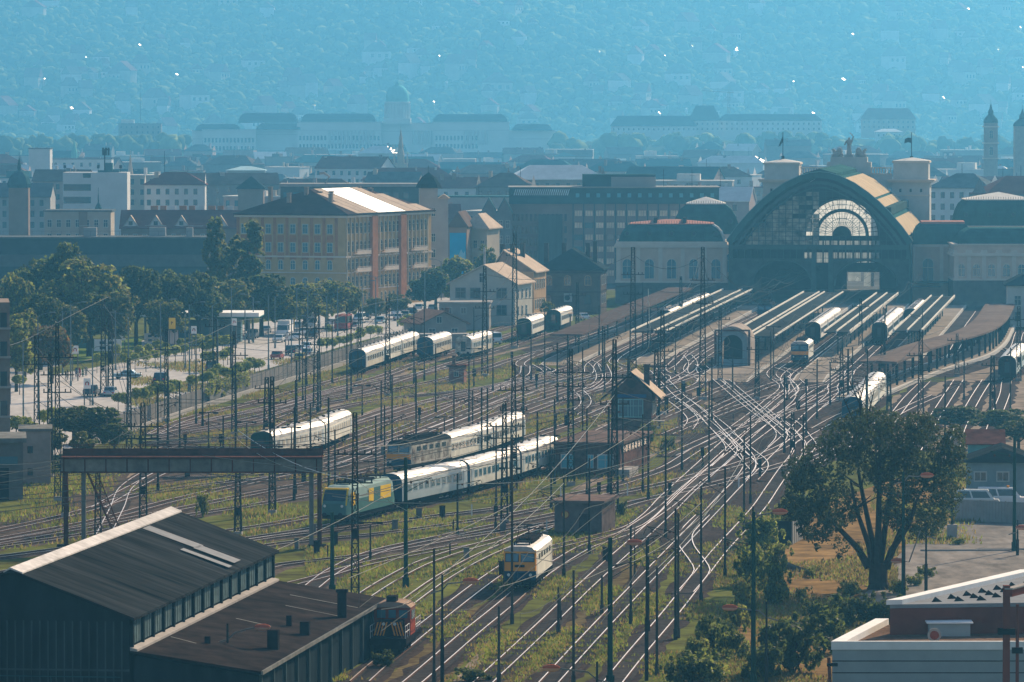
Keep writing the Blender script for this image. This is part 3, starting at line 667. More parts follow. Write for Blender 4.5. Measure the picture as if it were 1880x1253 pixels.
# --- big dark shed and its lean-to, lower left
SA = radians(7.3)
def shed():
    e = at(235, 1135, 407); loc = (e[0], 407, 0); W_, L_ = 17.2, 62.0; he, hr = 8.0, 11.2
    t = thing('train_shed', 'big dark shed with black tarred gable roof and a bright ridge strip', 'shed', loc, -SA)
    m = MB(); m.box(-W_, -.02, .5, L_ - .5, 0, he - .1); m.build('wall', mCorrDark, t)
    m = MB(); m.xprof([(-W_, he - .1), (0, he - .1), (-W_ / 2, hr - .12)], .48, L_ - .48); m.build('gable', mCorrDark, t)
    m = MB(); c = -W_ / 2; m.xprof([(c, hr - .1), (.45, he - .3), (.45, he - .1), (c, hr + .1), (-W_ - .45, he - .1), (-W_ - .45, he - .3)], 0, L_)
    m.mat(1)
    for y0, y1, x0, x1 in ((44.5, 47.5, -7.6, -3.2), (44, 47, -3.4, -.1), (40.5, 42, -3.8, .1)):
        z = lambda x: hr - (hr - he) * (x - c) / (.45 - c) + .115
        m.poly([(x0, y0, z(x0)), (x1, y0, z(x1)), (x1, y1, z(x1)), (x0, y1, z(x0))])
    m.build('roof', [mTar, M('pale_roof_patch', (.22, .23, .24), var=.15, sc=1)], t)
    m = MB(); m.xprof([(c, hr + .12), (c + .9, hr - .2), (c + .9, hr - .1), (c, hr + .26), (c - .5, hr - .04), (c - .5, hr - .14)], -.05, L_ + .05); m.build('ridge_sheen_cap', mRidgeSheen, t)  # cap strip whose pale colour also stands for the sheen along the ridge
    for i in range(16):
        y = .9 + i * (L_ - 1.8) / 15; m = MB(); m.box(0, .22, y - .2, y + .2, 5.3, he - .3); m.build('wall_post', mCorrDark, t)
    m = MB()
    for i in range(15):
        y = .9 + (i + .5) * (L_ - 1.8) / 15
        for j in range(4): m.box(0, .06, y - 1.7 + j * .9, y - 1.06 + j * .9, 5.9, he - .35)
    m.build('glazed_panel', M('dusty_glass', (.09, .13, .135), rough=.35, var=.3, sc=1.5), t)
    m = MB()
    for i in range(28): x = -16.8 + i * .6; m.box(x, x + .12, .43, .5, 0, 7.6)
    m.box(-W_, 0, .40, .48, 4.0, 4.15); m.build('wall_rib', mCorr, t)
    m = MB()
    for z in (1.5, 3.6): m.tube((-W_, .3, z), (-.6, .3, z), .05)
    for i in range(8): m.tube((-W_ + i * 2.3, .3, 1.5), (-W_ + i * 2.3, .3, 3.6), .04)
    m.build('hand_rail', M('teal_rail', (.04, .10, .11), var=.2), t)
    # lean-to: a building of its own against the wall
    t2 = thing('lean_to_shed', 'low lean-to with brown felt roof and roof vents against the big dark shed', 'shed', loc, -SA)
    LW = 9.6
    m = MB(); m.xprof([(.25, 0), (LW - .3, 0), (LW - .3, 3.75), (.25, 5.1)], .9, L_ - 1.2); m.build('wall', mCorrDark, t2)
    m = MB(); m.xprof([(.24, 5.3), (LW, 3.95), (LW, 4.12), (.24, 5.5)], .4, L_ - .8); m.build('roof', mTarBrown, t2)
    m = MB(); m.box(LW, LW + .14, .4, L_ - .8, 3.88, 4.16); m.build('gutter', mGreySteel, t2)
    m = MB(); m.xprof([(.06, 5.5), (.6, 5.43), (.6, 5.6), (.06, 5.75)], .4, L_ - .8); m.build('flashing', mCurb, t2)
    rz = lambda x: 5.5 - (x - .24) * 1.38 / (LW - .24)
    for x, y, w, h in ((8.0, 15, .8, 1.4), (8.4, 27, .7, 1.0), (6.5, 31, .4, .8), (3.6, 12, .4, .5)):
        m = MB(); m.box(x - w / 2, x + w / 2, y - w / 2, y + w / 2, rz(x) - .3, rz(x) + h); m.build('roof_vent', mDarkSteel, t2)
    q = G(628, 1132, 4.3); qx, qy = q[0] - loc[0], q[1] - loc[1]; fx, fy = qx * cos(SA) - qy * sin(SA), qx * sin(SA) + qy * cos(SA)
    m = MB(); m.tube((fx, fy, rz(fx) - .3), (fx, fy, 6.2), .38, 8); m.tube((fx, fy, 6.2), (fx, fy, 6.45), .5, 8); m.build('flue', mDarkSteel, t2)
    for i in range(12): y = 1.5 + i * (L_ - 4) / 11; m = MB(); m.box(LW - .3, LW - .1, y - .15, y + .15, 0, 3.8); m.build('wall_post', mCorr, t2)
    for y, x0, x1 in ((12, .8, 3), (30, 2.5, 5.5), (44, 4, 8.5), (52, 3, 8.8)):
        m = MB(); m.add([(x0, y, rz(x0) + .02), (x1, y - 1.5, rz(x1) + .02), (x1, y - 1.2, rz(x1) + .02), (x0, y + .3, rz(x0) + .02)], [(0, 1, 2, 3)]); m.build('felt_seam', mGreySteel, t2)
shed(); land(250, 1020, 'the big dark shed'); land(480, 1150, 'the lean-to roof')
# --- gantry crane
def gantry():
    a, b = G(122, 1003), G(583, 1008); d = 571.; loc = (a[0], d, 0); span = (583 - 118) / 18.3
    t = thing('gantry_crane', 'rusty gantry crane with grey girder and railed walkway over the tracks', 'crane', loc, 0)
    m = MB(); m.box(-.3, span + .6, -.35, .35, 7.75, 9.0); m.box(-.3, span + .6, .9, 1.5, 7.75, 9.0); m.build('girder', M('grey_girder', (.17, .15, .13), var=.35, sc=.8), t)
    m = MB()
    for i in range(13): x = i * span / 12; m.box(x - .06, x + .06, -.42, -.35, 7.75, 9.0)
    m.box(-.3, span + .6, -.55, -.35, 7.6, 7.75); m.box(-.3, span + .6, -.55, -.35, 9.0, 9.12); m.build('girder_rib', mRustSteel, t)
    m = MB(); m.box(-.3, span + .6, -.9, 1.9, 9.12, 9.25); m.build('walkway', mRustSteel, t)
    for y in (-.85, 1.85):
        m = MB()
        for i in range(18): x = -.2 + i * (span + .7) / 17; m.tube((x, y, 9.25), (x, y, 10.35), .04)
        for z in (9.75, 10.35): m.tube((-.25, y, z), (span + .5, y, z), .04)
        m.build('railing', mRustSteel, t)
    m = MB(); m.box(-.3, span + .6, 1.75, 1.82, 9.25, 9.95); m.build('kick_plate', mRustSteel, t)
    for x, y in ((span - .55, .2), (span + .25, .6), (.15, .2), (1.9, .8)):
        m = MB(); m.box(x - .22, x + .22, y - .25, y + .25, 0, 7.75); m.build('leg', mGreySteel if x < span and x > 1 else mRustSteel, t)
    m = MB()                                   # raking lattice leg
    A = [Vector((2.3, .2, 7.6)), Vector((3.3, .2, 7.6)), Vector((2.3, 1.2, 7.6))]; B = [Vector((5.4, .2, .4)), Vector((6.2, .2, .4)), Vector((5.4, 1.2, .4))]
    for p, q in zip(A, B): m.tube(p, q, .08)
    for i in range(10):
        p, q = A[0].lerp(B[0], i / 10), A[1].lerp(B[1], (i + 1) / 10); m.tube(p, q, .04); m.tube(A[0].lerp(B[0], (i + 1) / 10), A[1].lerp(B[1], (i + 1) / 10), .04)
    m.build('lattice_strut', mRustSteel, t)
    m = MB(); m.tube((1.0, .3, .2), (6.6, .3, .2), .12); m.build('tie_bar', mRustSteel, t)
    for x in (.15, span): m = MB(); m.box(x - .9, x + .9, -.2, 1.2, 0, .35); m.build('foot', mDarkSteel, t)
gantry(); land(350, 850, 'the gantry crane'); land(150, 900, 'the raking crane leg')
# --- signal cabin
def cabin():
    e = G(1122, 806); t = thing('signal_cabin', 'brick signal cabin on stilts of brick with steep tan gable roof and big teal window', 'signal box', e, -radians(5))
    Wd, D = 5.4, 9.0
    m = MB(); m.box(0, Wd, 0, D, 0, 6.0); m.build('wall', mBrick, t)
    m = MB(); m.xprof([(0, 6), (Wd, 6), (Wd / 2, 8.6)], .0, D); m.build('gable', mBrick, t)
    m = MB(); c = Wd / 2; m.xprof([(c, 8.75), (Wd + 1.3, 5.25), (Wd + 1.3, 5.45), (c, 8.98), (-1.3, 5.45), (-1.3, 5.25)], -.7, D + .7); m.build('roof', mTilePale, t)
    m = MB()
    for s in (-1, 1): m.add([(c, -.78, 8.65), (c + s * 4.0, -.78, 5.15), (c + s * 4.0, -.72, 5.45), (c, -.72, 9.0)], [(0, 1, 2, 3)[::s]])
    m.build('barge_board', mDarkSteel, t)
    chimney(t, 4.6, 2.4, 6.3, 3.4, .75, mBrickDark)
    windows(t, 'f', [(2.6, 3.0)], 3.1, 2.2, mGlassB, M('teal_frame', (.20, .38, .38), var=.1), D, Wd)
    for x in (1.55, 2.25, 2.95, 3.65): m = MB(); m.box(x - .04, x + .04, -.15, -.1, 3.0, 5.2); m.build('mullion', M('teal_frame', (.2, .4, .4)), t)
    m = MB(); m.box(.7, 4.7, -.12, -.02, 5.5, 5.95); m.build('sign_board', M('blue_sign', (.03, .10, .22), var=.1), t)
    m = MB(); m.tube((c, -.04, 7.3), (c, .02, 7.3), .55, 16); m.build('round_window', mBrickDark, t)
    m = MB(); m.box(-.08, Wd + .08, -.1, D + .1, 2.45, 2.7); m.build('string_course', mBrickDark, t)
    m = MB(); m.box(Wd, Wd + 1.6, 1.0, 3.0, 2.2, 2.35); m.tube((Wd + 1.5, 1.1, 0), (Wd + 1.5, 1.1, 2.2), .07); m.build('landing', mCurb, t)
    windows(t, 'r', [(2, 3.2), (5, 3.2), (7.5, 3.2)], 1.2, 1.6, mGlassB, mFrameW, D, Wd)
cabin(); land(1165, 740, 'the signal cabin')
# --- flat roofed brick hut below the cabin
def flat_hut(label, near, far_r, wpx, h, roofm, wallm, rz, D, name='brick_hut', win=()):
    a = G(*near); t = thing(name, label, 'hut', a, rz); Wd = wpx * (45 / (near[1] - HOR))
    m = MB(); m.box(0, Wd, 0, D, 0, h); m.build('wall', wallm, t)
    m = MB(); m.box(-.35, Wd + .35, -.35, D + .35, h, h + .28); m.build('roof', roofm, t)
    for x, z, w, hh, gl in win: windows(t, 'f', [(x, z)], w, hh, gl, mFrameW, D, Wd)
    return t, Wd
t, wd = flat_hut('flat roofed brick relay hut with blue shuttered windows below the signal cabin', (1018, 872), None, 122, 3.7, M('worn_felt', (.14, .10, .085), var=.35, sc=.6), mBrick, -radians(10), 24, win=[(1.6, .9, 1.4, 1.5, mSkyBlue), (4.4, .9, .6, 1.5, mSkyBlue), (6.2, .9, 1.7, 1.5, mSkyBlue)])
for i in range(9): m = MB(); m.box(wd, wd + .08, 1.2 + i * 2.5, 2.9 + i * 2.5, 2.6, 3.4); m.build('clerestory_window', mGlass, t)
m = MB(); m.box(wd, wd + 1.6, -3, 4, 0, .9); m.build('steps', mCurb, t)
land(1080, 830, 'the flat roofed brick hut')
t, wd = flat_hut('small concrete hut with flat roof and a round faded warning sign', (1018, 980), None, 88, 3.2, M('worn_felt', (.14, .10, .085)), M('stained_concrete', (.13, .10, .09), var=.4, sc=.7), -radians(10), 9, 'concrete_hut')
m = MB(); m.tube((1.15, -.06, 2.0), (1.15, 0, 2.0), .45, 16); m.mat(1).tube((1.15, -.085, 2.0), (1.15, -.07, 2.0), .33, 16); m.build('round_sign', [mRed, M('faded_yellow', (.5, .32, .1), var=.2)], t)
m = MB(); m.box(2.6, 3.5, -.05, 0, 0, 2.1); m.build('door', mBrickDark, t); land(1060, 945, 'the concrete hut')
# --- small pink hut
t, wd = flat_hut('small reddish hut with chimney in the grass between tracks', (824, 705), None, 28, 2.7, mRustSteel, M('pink_plaster', (.22, .11, .09), var=.3), -radians(7), 3.2, 'trackside_hut', win=[(1.2, 1.2, .6, .8, mGlass)])
chimney(t, .6, 1.5, 2.8, 1.5, .45); land(836, 690, 'the small reddish hut')
# --- tan tiled hut by the single coaches
def tile_house():
    a = G(776, 630); rz = radians(18); t = thing('tiled_house', 'low grey house with tan tiled roof and two chimneys by the single coaches', 'house', a, rz)
    m = MB(); m.box(0, 8.5, 0, 12, 0, 3.6); m.build('wall', M('grey_plaster', (.26, .24, .22), var=.15), t)
    m = MB(); m.xprof([(0, 3.6), (8.5, 3.6), (4.25, 5.6)], .02, 11.98); m.build('gable', M('grey_plaster', (.26, .24, .22)), t)
    m = MB(); c = 4.25; m.xprof([(c, 5.7), (9.2, 3.35), (9.2, 3.55), (c, 5.95), (-.7, 3.55), (-.7, 3.35)], -.5, 12.5); m.build('roof', mTile, t)
    chimney(t, 6.0, 4, 4.6, 1.6, .6); chimney(t, 6.6, 8, 4.4, 1.6, .6)
    windows(t, 'f', [(3.2, 3.7)], .9, 1.1, mGlass, mFrameW, 12, 8.5); windows(t, 'f', [(1.8, 1.2), (6.2, 1.2)], 1.1, 1.4, mGlass, mFrameW, 12, 8.5)
    t = thing('low_shed', 'long low shed with pale flat roof beside the tiled house', 'shed', G(768, 640), radians(8))
    m = MB(); m.box(0, 9.5, 0, 4, 0, 2.4); m.build('wall', M('grey_plaster', (.26, .24, .22)), t); m = MB(); m.box(-.3, 9.8, -.3, 4.3, 2.4, 2.6); m.build('roof', mCurb, t)
tile_house(); land(828, 595, 'the tan tiled house')
t, wd = flat_hut('flat grey annex with pale roof edge in front of the cream gabled house', (806, 606), None, 92, 5.2, mCurb, M('grey_plaster', (.26, .24, .22)), -radians(2), 10, 'annex', win=[(2.0, 3.2, .9, 1.1, mGlass), (4.8, 3.2, .9, 1.1, mGlass)])
# --- cream gabled house
def cream_house():
    a = G(826, 598); t = thing('cream_house', 'cream plastered house with wide gable and bright sheet roof', 'house', a, -radians(12)); S = 413 / 45
    Wd, D = 13.3, 17.; h1 = 8.5
    m = MB(); m.box(0, Wd, 0, D, 0, h1); m.build('wall', mPlaster, t)
    c = 7.0; zr = 12.0
    m = MB(); m.xprof([(0, h1), (Wd, h1), (c, zr)], .02, D - .02); m.build('gable', mPlaster, t)
    m = MB(); m.xprof([(c, zr + .05), (Wd + .7, h1 - .35), (Wd + .7, h1 - .12), (c, zr + .32), (-.7, h1 - .12), (-.7, h1 - .35)], -.5, D + .4); m.build('roof', mTilePale, t)
    windows(t, 'f', [(2.2, 5.6), (5.2, 5.6), (10.6, 5.6), (10.6, 2.2), (2.4, 2.2)], 1.9, 1.9, mGlass, M('grey_frame', (.2, .2, .2), var=.05), D, Wd)
    windows(t, 'f', [(6.6, 8.7)], 1.0, 1.8, mBrickDark, mFrameW, D, Wd)
    windows(t, 'r', [(3, 5.4), (7, 5.4), (11, 5.4), (14.5, 5.4), (3, 2), (7, 2), (11, 2)], 1.0, 1.8, mGlass, mFrameW, D, Wd)
    m = MB(); m.tube((6.9, .9, 11.5), (6.9, .9, 15.6), .22, 8); m.build('flue_pipe', mSilver, t)
cream_house(); land(890, 545, 'the cream gabled house')
# --- ochre house and dark roofed house
def dark_house():
    a = G(990, 577); t = thing('dark_roofed_house', 'dark brick house with steep black slate hip roof and chimneys', 'house', a, -radians(6)); S = 392 / 45
    Wd, D, h = 13.0, 14., 9.2
    m = MB(); m.box(0, Wd, 0, D, 0, h); m.build('wall', M('brown_brick_wall', (.10, .075, .06), var=.3), t)
    m = MB(); hip_roof(m, -.7, Wd + .7, -.7, D + .7, h, 13.8, 4.5); m.build('roof', mSlate, t)
    m = MB(); m.box(-.2, Wd + .2, -.2, D + .2, 8.6, 9.0); m.box(-.12, Wd + .12, -.12, D + .12, 4.6, 4.8); m.build('cornice', mBrickDark, t)
    windows(t, 'f', [(2.0, 6.2), (6.0, 6.2), (10.3, 6.2)], 1.2, 1.9, mGlass, mOchre, D, Wd, True); windows(t, 'f', [(2.0, 2.2), (10.3, 2.2)], 1.2, 1.9, mGlass, mBrickDark, D, Wd, True)
    windows(t, 'r', [(3, 6.2), (7, 6.2), (11, 6.2), (3, 2.2), (7, 2.2), (11, 2.2)], 1.1, 1.9, mGlass, mFrameW, D, Wd, True)
    m = MB(); m.box(5.3, 7.0, -.7, -.02, 2.6, 4.4); m.mat(1).tube((6.0, -.72, 3.5), (6.0, -.7, 3.5), .6, 14); m.build('air_unit', [mGreyPanel, mDarkSteel], t)
    for x, y in ((.8, 7), (4.5, 8), (9.6, 8), (11.3, 6)): chimney(t, x, y, 10.5, 4.2 if x < 11 else 4.6, .9, mBrickDark)
    a = at(905, 590, 1165); t = thing('ochre_house', 'ochre house with pale gable roof squeezed between cream house and dark roofed house', 'house', (a[0], 1165, 0), -radians(10))
    Wd, D = 8.5, 15.; m = MB(); m.box(0, Wd, 0, D, 0, 10.0); m.build('wall', mOchre, t)
    m = MB(); m.xprof([(0, 10), (Wd, 10), (2.2, 14.2)], .02, D - .02); m.build('gable', M('bare_brick_gable', (.24, .17, .13), var=.25), t)
    m = MB(); m.xprof([(2.2, 14.25), (Wd + .6, 9.7), (Wd + .6, 9.95), (2.2, 14.5), (-.5, 10.4), (-.5, 10.1)], -.4, D + .4); m.build('roof', mTilePale, t)
    for x, y in ((1.5, 3), (3.2, 5), (4.6, 9)): chimney(t, x, y, 12.0, 3.4, .9, mBrickDark)
    windows(t, 'r', [(2 + 2.6 * i, z) for i in range(5) for z in (2.4, 6.4)], .9, 1.8, mGlass, mFrameW, D, Wd)
dark_house(); land(1045, 510, 'the dark roofed house'); land(950, 490, 'the ochre house')
t, wd = flat_hut('low shed with slanting tan roof below the dark roofed house', (968, 606), None, 56, 2.8, mTilePale, mBrickDark, -radians(14), 12, 'low_shed')
# --- platform canopies
mCanopy = M('canopy_sheet', (.035, .04, .042), rough=.7, var=.3, sc=.3, stretch=(1, .2, 1))
mCanopyBrown = M('brown_canopy_sheet', (.09, .065, .055), rough=.7, var=.3, sc=.4)
mFascia = M('white_fascia', (.62, .58, .50), rough=.5, var=.12, sc=.8)
def canopy(label, s0, s1, u0, u1, edges, roof=None, posts=14, z=4.4):
    t = axis_empty(thing('platform_canopy', label, 'canopy'))
    m = MB(); c = (s0 + s1) / 2; m.xprof([(s0, z), (s1, z), (s1, z + .22), (c, z + .05 + .22), (s0, z + .22)], u0, u1); m.build('roof', roof or mCanopy, t)
    for e in edges:
        m = MB(); m.box(e - .1, e + .1, u0 - .03, u1, z - .06, z + .5); m.build('fascia', mFascia, t)
    for i in range(posts):
        u = u0 + 4 + (u1 - u0 - 8) * i / (posts - 1)
        m = MB(); m.tube((c, u, .5), (c, u, z), .13, 6); m.tube((c, u, z - 1), (c - 1.6, u, z), .06); m.tube((c, u, z - 1), (c + 1.6, u, z), .06); m.build('post', mGreenDark, t)
canopy('long brown canopy leftmost at the station', -32.6, -27, -278, -30, (), mCanopyBrown, z=4.5)
canopy('dark canopy with three white edges right of the white train', -20.2, -13.6, -262, -40, (-20.0, -15.9, -13.8))
canopy('dark canopy with four white edges behind the round arched portal', -2.0, 6.6, -280, -55, (-1.9, 1.4, 2.5, 6.4))
canopy('dark canopy with white edges between the left and middle white trains', 13.6, 18.3, -260, -60, (13.7, 15.9, 18.2))
canopy('dark canopy with white edges right of the middle white train', 25.6, 30.6, -254, -75, (25.7, 28.0, 30.5))
def curved_canopy():
    c = CURVE_F; t = thing('platform_canopy', 'long curved brown canopy on dark posts at the right of the station', 'canopy'); n = len(c)
    c = c[max(0, min(range(n), key=lambda i: (c[i] - Vector(AXP(27, -372))).length)):]; n = len(c)
    m = MB()
    for k in range(n):
        d = (c[min(n - 1, k + 1)] - c[max(0, k - 1)]).normalized(); q = Vector((d.y, -d.x))
        for o, z in ((-2.8, 4.3), (3.2, 4.3), (3.2, 4.6), (.2, 4.75), (-2.8, 4.6)): m.v.append((c[k].x + q.x * o, c[k].y + q.y * o, z))
    for k in range(n - 1):
        for j in range(5): m.f.append([k * 5 + j, k * 5 + (j + 1) % 5, (k + 1) * 5 + (j + 1) % 5, (k + 1) * 5 + j]); m.m.append(0)
    m.f += [[4, 3, 2, 1, 0], [(n - 1) * 5 + i for i in range(5)]]; m.m += [0, 0]
    m.build('roof', M('brown_canopy_worn', (.14, .105, .085), var=.25, sc=.5), t)
    for k in range(2, n - 2, 2):
        d = (c[k + 1] - c[k - 1]).normalized(); q = Vector((d.y, -d.x))
        m = MB(); 
        for o in (2.2, -1.8): p = c[k] + q * o; m.tube((p.x, p.y, .55), (p.x, p.y, 4.3), .2, 6)
        p0, p1 = c[k] + q * 2.2, c[k] - q * 1.8; m.tube((p0.x, p0.y, 4.1), (p1.x, p1.y, 4.1), .15); m.build('post', mDarkSteel, t)
curved_canopy(); land(1700, 630, 'the curved brown canopy'); land(1100, 600, 'the leftmost brown canopy'); land(1450, 580, 'the canopy behind the portal'); land(1230, 590, 'the white edged canopy'); land(1570, 585, 'the canopy between trains')
# --- round arched portal at the platform end
def portal():
    t = axis_empty(thing('arched_portal', 'round arched concrete portal standing on the platform end', 'portal'))
    c, u = .6, -301.; Wd, H = 5.6, 7.0; m = MB(); n = 14
    def arch(r, z0, zc): return [(c + r, z0)] + [(c + r * cos(pi * i / n), zc + r * sin(pi * i / n)) for i in range(n + 1)] + [(c - r, z0)]
    ou, im, inn = arch(2.85, .5, 4.3), arch(2.5, .5, 4.2), arch(1.7, .5, 4.0)
    def ringwall(a, b, y0, y1, mi):
        m.mat(mi); k = len(a)
        for y, fl in ((y0, 0), (y1, 1)):
            v = [(p[0], y, p[1]) for p in a] + [(p[0], y, p[1]) for p in b]
            m.add(v, [((i, k + i, k + i + 1, i + 1) if not fl else (i, i + 1, k + i + 1, k + i)) for i in range(k - 1)])
        m.add([(p[0], y, p[1]) for p in a for y in (y0, y1)], [(2 * i, 2 * i + 2, 2 * i + 3, 2 * i + 1) for i in range(k - 1)])
        m.add([(p[0], y, p[1]) for p in b for y in (y0, y1)], [(2 * i, 2 * i + 1, 2 * i + 3, 2 * i + 2) for i in range(k - 1)])
    ringwall(ou, im, u, u + 14, 0); m.build('shell', M('portal_concrete', (.30, .25, .21), var=.25, sc=.8), t)
    m = MB(); 
    ringwall(im, inn, u + .25, u + 1.0, 0); m.build('arch_ring', M('portal_ring', (.20, .26, .28), var=.2, sc=.8), t)
    m = MB(); m.box(c - 1.7, c + 1.7, u + 4, u + 4.2, .5, 5.7); m.build('back_wall', mDarkSteel, t)
    for x in (c - 2.85, c + 2.85): m = MB(); m.box(x - .18, x + .18, u - .1, u + .3, .5, 6.3); m.build('pier', mBrick, t)
    m = MB(); m.box(c - 3.0, c + 3.0, u - .05, u + .1, 6.3, 6.6); m.build('lintel', mBrick, t)
    m = MB(); m.box(c - 1.6, c + 1.6, u + .6, u + 1.4, .5, 1.6); m.build('parapet', M('portal_ring', (.2, .26, .28)), t)
portal(); land(1350, 640, 'the arched portal')
# --- lower right buildings
def right_buildings():
    z = 6.2; Y = FL * (45 - z) / (1180 - HOR); a = at(1528, 1180, Y); S = FL / Y
    t = thing('flat_roofed_building', 'grey panelled building with white parapet and gravel roof, lower right', 'building', (a[0], Y, 0), 0)
    Wd, D = 21.5, 18.0; dx = 3.4
    m = MB(); m.prism([(0, 0), (Wd, 0), (Wd + dx, D), (dx * 1.25, D)], 0, z - .55); m.build('wall', mGreyPanel, t)
    m = MB()
    for i in range(7): m.box(-.02, Wd, -.03, 0.0, .5 + i * .85, .56 + i * .85)
    m.build('panel_joint', mDarkSteel, t)
    m = MB(); m.prism([(.3, .35), (Wd, .35), (Wd + dx, D - .3), (dx * 1.25 + .3, D - .3)], z - .5, z - .45); m.build('roof', mGravelRoof, t)
    m = MB(); m.prism([(-.08, -.08), (Wd, -.08), (Wd, .3), (-.0, .3)], z - .6, z); m.build('parapet', mWhite, t)
    m = MB(); m.prism([(0, .3), (1.0, .3), (dx * 1.25 + 1.0, D), (dx * 1.25, D)], z - .55, z + .004); m.build('parapet', mWhite, t)
    m = MB(); m.box(7.6, 10.6, 8.5, 14, z - .45, z + .5); m.mat(1).box(7.4, 10.8, 8.3, 11, z + .5, z + .6); m.box(7.4, 10.8, 11.4, 14.2, z + .52, z + .62); m.build('skylight_box', [mGreyPanel, mWhite], t)
    m = MB(); m.tube((7.6, 3.6, z + .1), (7.6, 3.72, z + .1), .5, 18); m.mat(1).tube((7.6, 3.55, z + .1), (7.6, 3.6, z + .1), .33, 14); m.tube((7.6, 3.7, z - .5), (7.6, 3.7, z), .05); m.build('satellite_dish', [mCurb, mRed], t)
    # big red-brown hall behind it with white edge and triangular roof lights
    z2 = 8.0; Y2 = FL * (45 - z2) / (1112 - HOR); b = at(1634, 1112, Y2)
    t = thing('red_clad_hall', 'red brown clad hall with white edged roof and rows of triangular roof lights', 'hall', (b[0], Y2, 0), 0)
    Z3 = 9.5; pts = [(0, 0), (26, 4), (34, 36), (12.6, 26)]
    m = MB(); m.prism(pts, 0, z2 - .3); m.build('wall', mRedMetal, t)
    m = MB(); v = [(0, -.1, z2 - .3), (26, 3.9, z2 - .3), (34, 36, z2 - .3), (12.2, 27, z2 - .3)]; m.prism([(p[0], p[1]) for p in v], z2 - .28, z2); m.build('roof', M('grey_roof_sheet', (.20, .21, .22), var=.15), t)
    m = MB(); m.prism([(-.3, -.3), (.9, .1), (13.2, 27), (12.0, 27.1)], z2, z2 + .35); m.build('roof_edge', mWhite, t)
    for r in range(3):
        for k in range(8):
            x = 3.2 + r * 1.7 + k * 1.35; y = 2.0 + k * 2.6 + r * .6
            m = MB(); m.add([(x, y, z2 + .01), (x + .8, y + .2, z2 + .01), (x + .5, y + 1.5, z2 + .01), (x + .3, y + .5, z2 + .36)], [(0, 1, 3), (1, 2, 3), (2, 0, 3)]); m.build('roof_light', mDarkSteel, t)
    # red steel posts in front
    for i, (px, py0, py1, r, lab) in enumerate([(1848, 1075, 1300, .33, 'thick red steel post with clamps in front of the grey panelled building'), (1868, 1110, 1300, .12, 'thin red pipe beside the thick red steel post'), (1818 - 290, 1208, 1300, .13, 'short red leaning post at the corner of the grey panelled building')]):
        Yp = FL * 45 / (1380 - HOR) if i < 2 else Y - 1.5; a1 = at(px, py0, Yp); t = thing('red_post', lab, 'post', (a1[0], Yp, 0))
        m = MB(); m.tube((0, 0, 0), (0 if i < 2 else -.25, 0, a1[2]), r, 8 if i else 4); m.build('post', mRedMetal, t)
        m = MB(); m.box(-r - .25, r + .25, -r - .12, r + .12, a1[2] - (3.4 if i < 2 else .6), a1[2] - (3.0 if i < 2 else .4)); m.build('clamp', mDarkSteel, t)
    b2 = at(1848, 1082, FL * 45 / (1380 - HOR)); t = thing('red_beam', 'red steel beam with pale top running off from the thick red post', 'beam', (b2[0], FL * 45 / (1380 - HOR), b2[2]))
    m = MB(); m.box(0, .5, -.3, 18, -.5, 0); m.xf(Matrix.Rotation(-radians(22), 4, 'Z')); m.build('web', mRedMetal, t); m = MB(); m.box(-.05, .55, -.3, 18, 0, .1); m.xf(Matrix.Rotation(-radians(22), 4, 'Z')); m.build('flange', mCurb, t)
right_buildings(); land(1690, 1200, 'the grey panelled building'); land(1760, 1100, 'the red clad hall')
